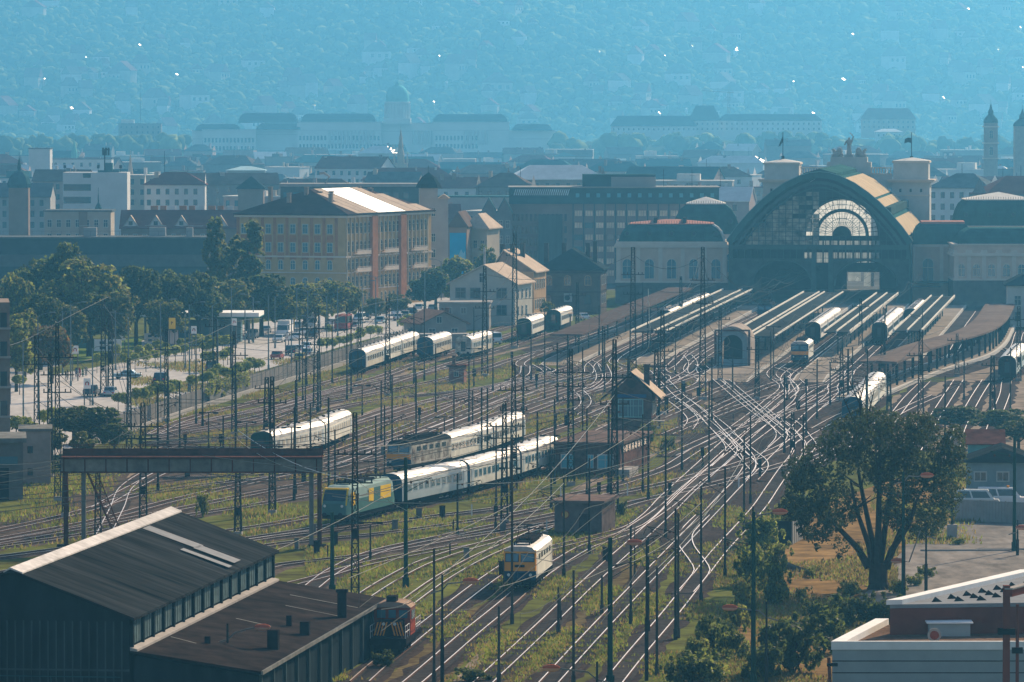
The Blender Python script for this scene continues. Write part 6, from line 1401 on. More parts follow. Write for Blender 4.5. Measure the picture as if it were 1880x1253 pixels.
hillb('broadcast_block', 'dark broadcast building with a tall aerial left of the palace', 218, 296, 228, 262, 4500, mRoofGrey, M('dark_grey_wall', (.17, .16, .155)), 'flat'); land(255, 240, 'the dark broadcast building')
t = COL.objects['broadcast_block']; m = MB(); m.tube((17, 6, 10), (17, 6, zc(150, 4500) - t.location.z), .35, 4, .12); m.build('aerial', mDarkSteel, t); m = MB(); m.box(2, 12, 3, 10, zc(228, 4500) - t.location.z, zc(220, 4500) - t.location.z); m.build('plant_room', mGlint, t)
hillb('pale_tower_block', 'pale windowless tower block at the left between spire and dome', 53, 92, 274, 330, 2500, mRoofGrey, mWhiteWall, 'flat', win=False)
hillb('white_hospital', 'long white low block behind the white slab with antennas', 95, 205, 293, 330, 2700, mRoofGrey, mWhiteWall, 'flat')
hillb('glass_hall', 'pale blue glazed hall roof below the palace', 418, 484, 314, 330, 2300, M('pale_glass_roof', (.35, .48, .5), rough=.3), mGreyWall, top=8)
hillb('domed_hall', 'small round roofed hall with bright edge right of the palace foot', 1016, 1056, 288, 310, 3500, mTealSlate, mWhiteWall, top=8)
# tower crane on the hill
def crane():
    Y = 4700; t = thing('tower_crane', 'slim construction crane with long jib standing on the castle hill', 'crane', (at(1338, 220, Y)[0], Y, zc(225, Y))); S = FL / Y; h = 55 / S
    m = MB()
    for x in (-.9, .9):
        m.tube((x, 0, -6), (x, 0, h), .3)
    for i in range(16): m.tube((-.9, 0, -6 + i * (h + 6) / 16), (.9, 0, -6 + (i + 1) * (h + 6) / 16), .2)
    m.build('mast', mGreySteel, t); m = MB(); m.tube((-50 / S, 0, h + 1.5), (9 / S, 0, h - .2), .45); m.tube((-50 / S, 0, h + 3), (0, 0, h + 2), .3); m.build('jib', mGreySteel, t)
    m = MB(); m.tube((0, 0, h), (0, 0, h + 4.5), .35); m.tube((0, 0, h + 4.5), (-30 / S, 0, h + 2.4), .15); m.tube((0, 0, h + 4.5), (8 / S, 0, h), .15); m.build('tie', mGreySteel, t)
crane()
# ---------------------------------------------------------------- the wooded hills
def hz(x, y):
    t = max(0., y - 6200.); b = -8 + t * .2
    b += 22 * sin(x * .0041 + 1.3) * min(1, t / 500) + 12 * sin(x * .011 + y * .004) * min(1, t / 400) + 7 * sin(x * .027 - y * .011) * min(1, t / 500)
    return b
def hills():
    m = MB(); xs = [-2600, -1800, -1300] + [-1000 + 50 * i for i in range(41)] + [1300, 1800, 2600]; ys = [5150 + 60 * i for i in range(47)]
    for y in ys:
        for x in xs: m.v.append((x, y, hz(x, y) if y > 5300 else -12))
    n = len(xs)
    for j in range(len(ys) - 1):
        for i in range(n - 1): m.f.append([j * n + i, j * n + i + 1, (j + 1) * n + i + 1, (j + 1) * n + i]); m.m.append(0)
    struct('hills', m, M('hill_ground', (.05, .06, .03)), smooth=True)
hills()
HB = random.Random(5)
def hill_houses():
    k = 0; protos = []
    for wm, rm, rn in ((mWhiteWall, mGlint, 'shining'), (mBeigeWall, mRoofRed, 'red'), (mWhiteWall, mRoofBrown, 'brown'), (mBeigeWall, mGlint, 'glinting')):
        m = MB(); W_, D_, h = 11, 9, 6.5; m.box(-W_ / 2, W_ / 2, -D_ / 2, D_ / 2, -40, h); m.mat(1); m.xprof([(-W_ / 2 - .5, h), (W_ / 2 + .5, h), (0, h + W_ * .545)], -D_ / 2 - .4, D_ / 2 + .4); m.mat(2)
        for x in (-3.4, 0, 3.4): m.box(x - .7, x + .7, -D_ / 2 - .05, -D_ / 2, 3, 5)
        protos.append((m.mesh('hillside_house', [wm, rm, mGlass]), rn))
    for i in range(300):
        y = HB.uniform(6150, 7350) if i % 5 < 2 else HB.uniform(6150, 6700); x = HB.uniform(-.098, .098) * y; z = hz(x, y); px, py = proj(x, y, z + 6)
        if not (-10 < px < 1890 and 0 < py < 262): continue
        me, rn = protos[HB.choice((0, 1, 2, 1, 2, 3, 1, 2, 1))]; s = HB.choice((.16, .2, .24, .28, .36)) if rn in ('shining', 'glinting') else HB.uniform(.9, 2.0); glint = rn in ('shining', 'glinting')
        o = put('hillside_house', me, None, (x, y, z + (7 if glint else 2 * s)), (-radians(25) + HB.gauss(0, .13)) if glint else HB.uniform(0, 3.1), (s if glint else s * HB.uniform(.8, 1.6), s * (HB.uniform(1, 2) if glint else 1), s))
        tag(o, f'small pale hillside house with {rn} roof among the hazy trees', 'house', 'houses scattered over the wooded hills'); k += 1
    for a, b, y0, y1, Y, l in ((962, 990, 82, 128, 6740, 'pale high rise block on the hillside, left one of three'), (1000, 1022, 84, 132, 6720, 'pale high rise block on the hillside, middle one of three'), (1036, 1063, 72, 130, 6730, 'pale high rise block on the hillside, tallest and rightmost of three'), (790, 890, 88, 116, 6800, 'wide pale hospital slab on the hillside left of the high rise blocks'), (925, 960, 70, 84, 6960, 'low pale block on the hillside above the three high rise blocks'), (1085, 1135, 72, 84, 6960, 'low pale block on the hillside right of the high rise blocks'), (620, 690, 100, 110, 6840, 'long low pale row on the hillside above the copper dome')):
        hillb('hillside_block', l, a, b, y0, y1, Y, mRoofGrey, mWhiteWall, 'flat', 'apartment building')
hill_houses(); land(1010, 105, 'the three hillside high rises')
def blob_field(name, label, spots, mats, seed, detail=1):
    """one mesh of many lumpy crowns: a wood that reads as one mass"""
    rng = np.random.default_rng(seed); t = (1 + 5 ** .5) / 2
    b = np.array([(-1, t, 0), (1, t, 0), (-1, -t, 0), (1, -t, 0), (0, -1, t), (0, 1, t), (0, -1, -t), (0, 1, -t), (t, 0, -1), (t, 0, 1), (-t, 0, -1), (-t, 0, 1)], float); b /= np.linalg.norm(b[0])
    F = [(0, 11, 5), (0, 5, 1), (0, 1, 7), (0, 7, 10), (0, 10, 11), (1, 5, 9), (5, 11, 4), (11, 10, 2), (10, 7, 6), (7, 1, 8), (3, 9, 4), (3, 4, 2), (3, 2, 6), (3, 6, 8), (3, 8, 9), (4, 9, 5), (2, 4, 11), (6, 2, 10), (8, 6, 7), (9, 8, 1)]
    for _ in range(detail):
        V = list(map(tuple, b)); cache = {}; NF = []
        def mid(i, j):
            k = (min(i, j), max(i, j))
            if k not in cache: p = (np.array(V[i]) + np.array(V[j])); p /= np.linalg.norm(p); cache[k] = len(V); V.append(tuple(p))
            return cache[k]
        for a, bb, c in F: x, y, z = mid(a, bb), mid(bb, c), mid(c, a); NF += [(a, x, z), (bb, y, x), (c, z, y), (x, y, z)]
        b = np.array(V); F = NF
    F = np.array(F); S = np.array(spots); n = len(S); nv = len(b)
    Rr = 1 + rng.uniform(-.28, .28, (n, nv)); P = b[None] * Rr[..., None] * S[:, None, 3:6] + S[:, None, :3]
    ang = rng.uniform(0, 6.28, n); 
    verts = P.reshape(-1, 3).astype(np.float32); faces = (F[None] + (np.arange(n) * nv)[:, None, None]).reshape(-1, 3)
    me = bpy.data.meshes.new(name); me.vertices.add(len(verts)); me.vertices.foreach_set('co', verts.ravel()); nf = len(faces)
    me.loops.add(nf * 3); me.loops.foreach_set('vertex_index', faces.ravel().astype(np.int32)); me.polygons.add(nf); me.polygons.foreach_set('loop_start', np.arange(0, nf * 3, 3, dtype=np.int32))
    for mt in mats: me.materials.append(mt)
    me.polygons.foreach_set('material_index', np.repeat(rng.integers(0, len(mats), n), len(F)).astype(np.int32)); me.update(); me.validate()
    o = put(name, me); tag(o, label, None, None, 'stuff'); return o
mWood = [M('wood_green', (.10, .12, .04), var=.3, sc=.1), M('wood_dark', (.06, .075, .03), var=.3, sc=.1), M('wood_light', (.14, .16, .06), var=.3, sc=.1)]
sp = []
for i in range(21000):
    y = HB.uniform(6000, 7600); x = HB.uniform(-.108, .108) * y; z = hz(x, y); r = HB.choice((3.2, 4, 5, 6, 7.5)) * HB.uniform(.8, 1.2); sp.append((x, y, z + r * .35, r, r, r * HB.uniform(.7, 1.1)))
blob_field('hillside_woods', 'hazy woods covering the hills behind the city', sp, mWood, 3)
sp = []
for i in range(700):
    px = HB.uniform(330, 1900); Y = HB.uniform(4445, 4600); yy = HB.uniform(262, 312)
    if 330 < px < 1020 and yy < 284: continue
    x = (px - 940) / FL * Y; r = HB.uniform(4, 9); zt = zc(yy if px < 1020 else HB.uniform(246, 312), Y); sp.append((x, Y, zt - r * .8, r, r, r))
for i in range(260):
    px = HB.uniform(0, 340); Y = HB.uniform(4300, 4600); r = HB.uniform(4, 9); sp.append(((px - 940) / FL * Y, Y, zc(HB.uniform(245, 300), Y) - r, r, r, r))
blob_field('castle_hill_woods', 'hazy trees on the slopes of the castle hill', sp, mWood, 4)
# ---------------------------------------------------------------- the road on the left
sheet('road', [(-90, 890), (120, 832), (205, 800), (350, 752), (495, 708), (595, 678), (640, 663), (760, 628), (850, 598), (840, 535), (760, 545), (640, 572), (480, 592), (300, 618), (0, 680), (-160, 720)], mRoad, .028)
sheet('pavement', [(205, 800), (350, 752), (495, 708), (595, 678), (700, 646), (700, 636), (595, 664), (495, 692), (350, 733), (205, 778)], mPave, .036)
sheet('pavement', [(-60, 712), (130, 672), (230, 655), (430, 622), (470, 612), (460, 605), (300, 630), (100, 660), (-60, 690)], mPave, .036)
sheet('verge', [(90, 690), (215, 668), (330, 645), (440, 630), (420, 626), (300, 642), (200, 655), (90, 676)], mGrass, .05)
sheet('verge', [(250, 740), (330, 712), (430, 682), (470, 664), (462, 661), (420, 676), (320, 706), (245, 733)], mGrass, .05)
sheet('verge', [(470, 690), (560, 665), (640, 640), (700, 622), (697, 618), (636, 634), (556, 659), (466, 685)], mGrass, .054)
sheet('verge', [(100, 662), (140, 640), (260, 620), (260, 640), (130, 668)], M('lawn', (.10, .14, .03), var=.25), .055)
mLine = M('road_marking', (.55, .55, .53), var=.1)
RD = heading(G(300, 690), G(640, 592)); rv = Vector((-sin(RD), cos(RD)))
m = MB()
for (a, b, n) in (((60, 745), (500, 625), 26), ((20, 735), (500, 612), 26), ((520, 625), (760, 562), 16)):
    p, q = Vector(G(*a)), Vector(G(*b)); d = (q - p) / n; e = d.normalized(); nn = Vector((e.y, -e.x)) * .09
    for i in range(n):
        s0, s1 = p + d * i, p + d * (i + .45); m.poly([(s0.x + nn.x, s0.y + nn.y, .06), (s0.x - nn.x, s0.y - nn.y, .06), (s1.x - nn.x, s1.y - nn.y, .06), (s1.x + nn.x, s1.y + nn.y, .06)][::-1])
struct('road_marking', m, mLine)
# --- cars
mTyre = M('tyre', (.015, .015, .015), var=0)
mTail = M('tail_lamp', (.5, .02, .015), rough=.3, var=0)
def car_mesh(kind):
    m = {}
    L, Wd = {'hatch': (4.0, 1.75), 'saloon': (4.6, 1.8), 'suv': (4.5, 1.9), 'van': (5.4, 2.0), 'bus': (9.5, 2.5), 'truck': (7.0, 2.4)}[kind]
    h = {'hatch': (.85, 1.5), 'saloon': (.85, 1.43), 'suv': (1.0, 1.75), 'van': (1.15, 2.2), 'bus': (1.2, 3.0), 'truck': (1.1, 2.4)}[kind]
    w = Wd / 2; b = MB()
    side = [(-L / 2, .35), (L / 2, .35), (L / 2 + .02, h[0] * .8), (L / 2 - .15, h[0]), (-L / 2 + .1, h[0] + .03), (-L / 2 - .02, h[0] * .75)]
    b.yprof(side, -w, w)
    y0, y1, r0, r1 = {'hatch': (-L / 2 + .15, L / 2 - 1.05, -L / 2 + .55, L / 2 - 1.75), 'saloon': (-L / 2 + .75, L / 2 - 1.15, -L / 2 + 1.35, L / 2 - 1.9), 'suv': (-L / 2 + .1, L / 2 - 1.1, -L / 2 + .4, L / 2 - 1.75), 'van': (-L / 2 + .08, L / 2 - .55, -L / 2 + .15, L / 2 - 1.3), 'bus': (-L / 2 + .05, L / 2 - .1, -L / 2 + .1, L / 2 - .2), 'truck': (L / 2 - 2.0, L / 2 - .2, L / 2 - 1.9, L / 2 - .5)}[kind]
    wt = w * .84
    b.add([(-w + .04, y0, h[0]), (w - .04, y0, h[0]), (w - .04, y1, h[0]), (-w + .04, y1, h[0]), (-wt, r0, h[1]), (wt, r0, h[1]), (wt, r1, h[1]), (-wt, r1, h[1])], [(4, 5, 6, 7), (0, 1, 5, 4), (1, 2, 6, 5), (2, 3, 7, 6), (3, 0, 4, 7)])
    m['body'] = b
    g = MB()
    def lerp(p, q, t): return tuple(a + (c - a) * t for a, c in zip(p, q))
    def pane(a, b_, c, d, off, u0=.06, u1=.94, v0=.15, v1=.85):
        P = [lerp(lerp(a, b_, u), lerp(d, c, u), v) for u, v in ((u0, v0), (u1, v0), (u1, v1), (u0, v1))]; g.add([(p[0] + off[0], p[1] + off[1], p[2] + off[2]) for p in P], [(0, 1, 2, 3)])
    A = (-w + .04, y0, h[0]); B = (w - .04, y0, h[0]); C_ = (w - .04, y1, h[0]); D_ = (-w + .04, y1, h[0]); a = (-wt, r0, h[1]); bb = (wt, r0, h[1]); c = (wt, r1, h[1]); d = (-wt, r1, h[1])
    pane(A, B, bb, a, (0, -.02, .01)); pane(B, C_, c, bb, (.02, 0, .01), .05, .48); pane(B, C_, c, bb, (.02, 0, .01), .52, .93); pane(C_, D_, d, c, (0, .02, .01)); pane(D_, A, a, d, (-.02, 0, .01), .07, .48); pane(D_, A, a, d, (-.02, 0, .01), .52, .95)
    m['glazing'] = g
    t = MB()
    for x in (-w + .12, w - .36): t.box(x, x + .24, -L / 2 - .035, -L / 2 + .02, h[0] * .65, h[0] * .85)
    m['tail_lamp'] = t
    wh = MB(); r = .33 if kind not in ('bus', 'truck') else .46; wh.disc_y((0, 0, r), r, .2, 10); m['wheel'] = wh
    m['dims'] = (L, Wd, r)
    if kind == 'truck': x = MB(); x.box(-1.15, 1.15, -3.5, 1.4, .9, 3.1); m['box_body'] = x
    return m
CARM = {}
def car(kind, paint, px, py, rz, label, group='cars on the road'):
    g = G(px, py); key = kind
    if key not in CARM:
        q = car_mesh(kind); CARM[key] = {k: v.mesh(k, [{'glazing': mGlass, 'tail_lamp': mTail, 'wheel': mTyre, 'box_body': mWhite}.get(k, mWhite)]) for k, v in q.items() if k != 'dims'}; CARM[key]['dims'] = q['dims']
    q = CARM[key]; t = thing({'bus': 'bus', 'van': 'van', 'truck': 'truck'}.get(kind, 'car'), label, {'bus': 'bus', 'van': 'van', 'truck': 'truck'}.get(kind, 'car'), (*g, .03), rz, group)
    bk = 'body_' + paint.name
    if bk not in q: q[bk] = q['body'].copy(); q[bk].name = 'body'; q[bk].materials[0] = paint
    put('body', q[bk], t); put('glazing', q['glazing'], t); put('tail_lamp', q['tail_lamp'], t)
    L, Wd, r = q['dims']
    for x in (-1, 1):
        for y in (-.3, .3): put('wheel', q['wheel'], t, (x * (Wd / 2 - .1), y * L, 0))
    if 'box_body' in q: put('box_body', q['box_body'], t)
    return t
PN = {'white': M('white_car_paint', (.7, .7, .7), rough=.25, var=0, spec=.5), 'silver': M('silver_car_paint', (.42, .45, .47), rough=.25, var=0, spec=.5, metal=.3), 'dark': M('dark_car_paint', (.03, .035, .045), rough=.25, var=0, spec=.5), 'blue': M('pale_blue_car_paint', (.28, .42, .48), rough=.25, var=0, spec=.5), 'red': M('red_car_paint', (.28, .03, .025), rough=.25, var=0, spec=.5), 'yellow': M('yellow_car_paint', (.6, .42, .04), rough=.25, var=0, spec=.5), 'grey': M('grey_car_paint', (.15, .17, .18), rough=.25, var=0, spec=.5)}
for k, c, x, y, dr, l in [('saloon', 'blue', 233, 696, pi / 2 - RD - .1, 'pale blue saloon turning broadside across the junction'), ('suv', 'dark', 296, 704, 0, 'dark off-road car waiting at the junction beside the fence'), ('suv', 'dark', 168, 728, 0, 'dark car with red tail lamps under the red arch banner'), ('hatch', 'silver', 204, 728, 0, 'small silver car half hidden behind round trees at the fence'), ('suv', 'grey', 391, 682, 0, 'grey car beside the round bushes near the junction'),
 ('saloon', 'red', 509, 660, 0, 'dark red saloon alone in the near lane'), ('suv', 'dark', 536, 652, 0, 'black van-like car beside the lamp post in the near lane'), ('hatch', 'white', 549, 648, 0, 'white hatchback right of the black car'), ('hatch', 'silver', 565, 655, 0, 'silver car next to the yellow one by the fence'), ('hatch', 'yellow', 551, 664, 0, 'yellow car half hidden by the road fence'), ('hatch', 'white', 563, 643, 0, 'white hatchback ahead of the yellow car'), ('saloon', 'white', 512, 629, pi, 'white saloon oncoming behind the street lamp'), ('saloon', 'white', 543, 625, pi, 'white car in the middle of the oncoming queue'), ('suv', 'dark', 571, 622, pi, 'dark car in the oncoming queue beside the tall mast'),
 ('hatch', 'white', 558, 616, pi, 'white hatchback behind the dark car of the oncoming queue'), ('truck', 'white', 523, 618, pi, 'white box truck nearest to the petrol station'), ('truck', 'white', 573, 604, pi, 'white box truck farther along the oncoming queue'), ('hatch', 'silver', 545, 605, pi, 'silver car between the two white box trucks'), ('saloon', 'silver', 487, 612, pi, 'silver saloon left of the nearest box truck'), ('suv', 'grey', 463, 622, pi, 'grey off-road car leaving beside the petrol station'),
 ('bus', 'red', 631, 606, 0, 'dark red bus in the far lanes'), ('hatch', 'white', 611, 599, 0, 'white car left of the dark red bus'), ('hatch', 'silver', 650, 604, 0, 'silver car right of the dark red bus'), ('saloon', 'blue', 698, 594, 0, 'pale blue saloon alone before the tiled house'), ('hatch', 'white', 732, 589, 0, 'white hatchback in the far queue, closest of it'), ('hatch', 'silver', 745, 584, 0, 'silver car in the far queue beside the round trees'), ('saloon', 'white', 728, 580, 0, 'white saloon in the far queue left of the others'), ('hatch', 'dark', 757, 578, 0, 'dark car in the far queue near the annex'), ('saloon', 'grey', 741, 575, 0, 'grey saloon in the far queue, second row'), ('hatch', 'silver', 795, 572, 0, 'silver car parked beside the cream gabled house'), ('van', 'white', 660, 594, pi, 'white van oncoming in front of the ochre corner tenement'), ('hatch', 'dark', 672, 586, pi, 'dark car behind the white van by the tenement'), ('hatch', 'white', 690, 580, pi, 'white car beside the tenement kerb'), ('saloon', 'red', 706, 576, pi, 'red saloon beside the tenement kerb'), ('hatch', 'white', 770, 571, 0, 'white car at the far end of the queue')]:
    car(k, PN[c], x, y, RD + dr, l)
for k, c, x, y, rz, l in [('van', 'white', 1838, 932, -pi / 2 - .1, 'white van with an orange roof light behind the corrugated fence'), ('van', 'silver', 1790, 936, -pi / 2 - .1, 'silver van parked left of the white van behind the fence'), ('van', 'white', 903, 632, RD + .5, 'white van parked beside the tracks below the cream house'), ('saloon', 'white', 1070, 588, RD + .4, 'white car parked at the dark roofed house'), ('hatch', 'silver', 880, 640, RD, 'silver car beside the white van below the cream house')]:
    car(k, PN[c], x, y, rz, l, 'parked cars')
t = [o for o in COL.objects if o.get('label', '').startswith('white van with an orange')][0]; m = MB(); m.box(-.3, .3, .6, .9, 2.2, 2.42); m.build('roof_light', mOrange, t)
# --- road fence
FP = [(150, 820), (208, 800), (285, 774), (350, 752), (495, 708), (595, 678), (640, 663), (700, 645), (760, 626)]
def road_fence():
    t = thing('road_fence', 'long grey panel fence between the road and the tracks', 'fence'); W_ = [Vector(G(*p)) for p in FP]; m = MB(); k = 0
    for a, b in zip(W_, W_[1:]):
        d = b - a; L = d.length; d /= L; n = Vector((d.y, -d.x)) * .06; N = max(1, int(L / 4))
        for i in range(N):
            p, q = a + d * L * i / N, a + d * (L * (i + 1) / N - .12); 
            m.add([(p.x - n.x, p.y - n.y, .2), (p.x + n.x, p.y + n.y, .2), (q.x + n.x, q.y + n.y, .2), (q.x - n.x, q.y - n.y, .2), (p.x - n.x, p.y - n.y, 2.5), (p.x + n.x, p.y + n.y, 2.5), (q.x + n.x, q.y + n.y, 2.5), (q.x - n.x, q.y - n.y, 2.5)], [(0, 1, 5, 4), (1, 2, 6, 5), (2, 3, 7, 6), (3, 0, 4, 7), (4, 5, 6, 7)])
            o = MB(); o.box(p.x - .1, p.x + .1, p.y - .12, p.y + .12, 0, 2.75); 
            if k < 96: o.build('post', mGreySteel, t)
            k += 1
    m.build('panel', M('fence_panel', (.17, .16, .15), var=.2, sc=.3), t)
    m = MB()
    for a, b in zip(W_, W_[1:]):
        d = (b - a).normalized(); n = Vector((d.y, -d.x)); a2, b2 = a + n * 1.5, b + n * 1.5; m.add([(a2.x, a2.y, 0), (b2.x, b2.y, 0), (b2.x, b2.y, .7), (a2.x, a2.y, .7), (a2.x - n.x * .4, a2.y - n.y * .4, .7), (b2.x - n.x * .4, b2.y - n.y * .4, .7)], [(0, 1, 2, 3), (3, 2, 5, 4)])
    o = m.build('low_wall', mCurb, None); tag(o, 'low pale concrete wall running below the long grey panel fence', 'wall')
road_fence(); land(420, 725, 'the road fence'); land(620, 670, 'the far road fence')
# --- petrol station canopy
def station_canopy():
    g = G(245, 580, 5.2); g2 = G(478, 578, 5.2); Wd = g2[0] - g[0]; t = thing('filling_station', 'petrol station with a long white flat canopy beside the road', 'petrol station', (g[0], g[1], 0), -.03)
    m = MB(); m.box(0, Wd, 0, 13, 5.0, 5.75); m.build('canopy', mWhite, t); m = MB(); m.box(-.05, Wd + .05, -.06, 13, 4.85, 5.0); m.build('canopy_fascia', mTeal, t)
    for x in (2, 8, 14, Wd - 2):
        for y in (2, 11): m = MB(); m.tube((x, y, 0), (x, y, 4.9), .2, 6); m.build('column', mGreySteel, t)
    m = MB(); m.box(3, Wd - 4, 8, 12.5, 0, 4.0); m.build('shop', M('shop_wall', (.12, .18, .20), var=.15), t); m = MB(); m.box(4, Wd - 5, 7.9, 7.98, .8, 3.0); m.build('shop_window', mGlassB, t)
    for x in (5, 10, 15): m = MB(); m.box(x, x + .7, 2.5, 3.1, 0, 1.8); m.build('pump', mYellow, t)
station_canopy(); land(360, 590, 'the petrol station')
def panel_sign(name, label, px, py_top, py_bot, wpx, Y, mat, foot=True, art=None, cat='sign', group=None):
    a = at(px, py_bot, Y); b = at(px, py_top, Y); S = FL / Y; w = wpx / S; t = thing(name, label, cat, (a[0], Y, 0), 0, group); z0, z1 = a[2], b[2]
    m = MB(); m.box(-w / 2, w / 2, -.12, .0, z0, z1); m.build('panel', mat, t)
    if foot:
        for x in (-w * .4, w * .4): m = MB(); m.tube((x, .1, 0), (x, .1, z1), .09, 6); m.build('post', mGreySteel, t)
    if art:
        m = MB(); h = z1 - z0; cz = z0 + h * .52; r = min(w, h) * .27
        if art == 'arch':
            k = 10
            for i in range(k): a0, a1 = pi * i / k, pi * (i + 1) / k; m.add([(r * cos(a0), -.14, cz + r * sin(a0)), (r * cos(a1), -.14, cz + r * sin(a1)), (r * .5 * cos(a1), -.14, cz + r * .5 * sin(a1)), (r * .5 * cos(a0), -.14, cz + r * .5 * sin(a0))], [(0, 3, 2, 1), (0, 1, 2, 3)])
            for s in (-1, 1): m.box(min(s * r, s * r * .5), max(s * r, s * r * .5), -.15, -.13, cz - r * 1.0, cz)
            m.build('red_arch', M('red_emblem', (.55, .05, .05), var=0), t)
        elif art == 'P':
            u = r * .9; m.box(-u * .6, -u * .3, -.15, -.13, cz - u, cz + u); k = 8
            for i in range(k): a0, a1 = pi / 2 - pi * i / k, pi / 2 - pi * (i + 1) / k; m.add([(-u * .3 + u * .75 * cos(a0), -.14, cz + u * .42 + u * .58 * sin(a0)), (-u * .3 + u * .75 * cos(a1), -.14, cz + u * .42 + u * .58 * sin(a1)), (-u * .3 + u * .4 * cos(a1), -.14, cz + u * .42 + u * .27 * sin(a1)), (-u * .3 + u * .4 * cos(a0), -.14, cz + u * .42 + u * .27 * sin(a0))], [(0, 1, 2, 3), (3, 2, 1, 0)])
            m.build('letter', mDarkSteel, t)
        elif art == 'grid':
            for i in range(2):
                for j in range(2): x, z = -w * .3 + i * w * .34, z0 + h * (.16 + j * .42); m.box(x, x + w * .2, -.15, -.13, z, z + h * .24)
            m.build('picture', mNavy, t)
    return t
for px, y0, y1, w, py, l in [(138, 635, 650, 12, 700, 'leftmost white banner with a red arch above the lawn'), (160, 695, 714, 13, 745, 'white banner with a red arch above the dark car'), (356, 599, 613, 10, 660, 'white banner with a red arch near the round tree row'), (430, 585, 598, 9, 640, 'white banner with a red arch before the petrol station'), (527, 617, 624, 7, 650, 'small white banner with a red arch between oncoming cars'), (554, 554, 566, 8, 610, 'white banner with a red arch near the street trees')]:
    panel_sign('banner_sign', l, px, y0, y1, w, G(px, py)[1], mWhite, True, 'arch', group='white banners with a red arch')
panel_sign('tall_banner', 'tall plain white banner board between the big trees and the round trees', 224, 572, 625, 12, G(224, 655)[1], mWhite)
panel_sign('billboard', 'wide pale billboard with four dark pictures beside the lawn', 198, 623, 645, 50, G(198, 662)[1], mWhite, True, 'grid')
panel_sign('parking_sign', 'yellow parking sign with the letter P above the round trees', 316, 584, 604, 12, G(316, 655)[1], mYellow, True, 'P')
panel_sign('poster_board', 'row of white posters on boards left of the petrol station', 282, 612, 630, 34, G(282, 645)[1], M('poster_paper', (.5, .48, .48), var=.3, sc=1), True, 'grid')
panel_sign('poster_board', 'pinkish poster board just below the petrol station canopy', 318, 606, 632, 18, G(318, 645)[1], M('pink_poster', (.5, .42, .42), var=.2), True)
panel_sign('price_sign', 'yellow framed price pylon of the petrol station', 533, 554, 600, 16, G(533, 612)[1], mYellow, True)
panel_sign('teal_hoarding', 'long teal hoarding behind the lawn', 150, 622, 640, 50, G(150, 655)[1], mTeal)
for i, (px, py) in enumerate([(140, 690), (143, 692), (146, 690), (158, 688), (124, 695), (122, 697), (96, 702), (152, 690)]):
    g = G(px, py + 4); t = None; nm = ['dark blue', 'white', 'red', 'grey', 'black', 'pale', 'brown', 'green'][i]; cl = [(.03, .05, .1), (.5, .5, .5), (.3, .04, .03), (.2, .2, .2), (.02, .02, .02), (.4, .36, .3), (.12, .08, .05), (.05, .1, .05)][i]
    me = bpy.data.meshes.new('person'); s = .03 * (i % 3)
    V = [(0, 0, .95, .15), (0, 0, 1.2, .15), (0, .0, 1.42, .16), (0, .0, 1.55, .06), (0, -.02, 1.68, .1), (.1, .1 + s, .5, .08), (.1, -.06, .07, .05), (-.1, -.1 - s, .5, .08), (-.1, .05, .07, .05), (.22, 0, 1.38, .06), (.27, .08, 1.1, .045), (.26, -.05, .86, .04), (-.22, 0, 1.38, .06), (-.27, -.06, 1.1, .045), (-.26, -.12, .86, .04)]
    me.from_pydata([v[:3] for v in V], [(0, 1), (1, 2), (2, 3), (3, 4), (0, 5), (5, 6), (0, 7), (7, 8), (2, 9), (9, 10), (10, 11), (2, 12), (12, 13), (13, 14)], [])
    o = put('person', me, None, (*g, .04), i * 1.1); me.materials.append(M(nm.replace(' ', '_') + '_clothes', cl, var=.1)); md = o.modifiers.new('skin', 'SKIN')
    for v, p in zip(me.skin_vertices[0].data, V): v.radius = (p[3], p[3])
    me.skin_vertices[0].data[0].use_root = True; o.modifiers.new('sub', 'SUBSURF').render_levels = 1
    later(tag(o, None, 'person', 'people waiting at the crossing'), f'standing person in {nm} clothes', px, py)
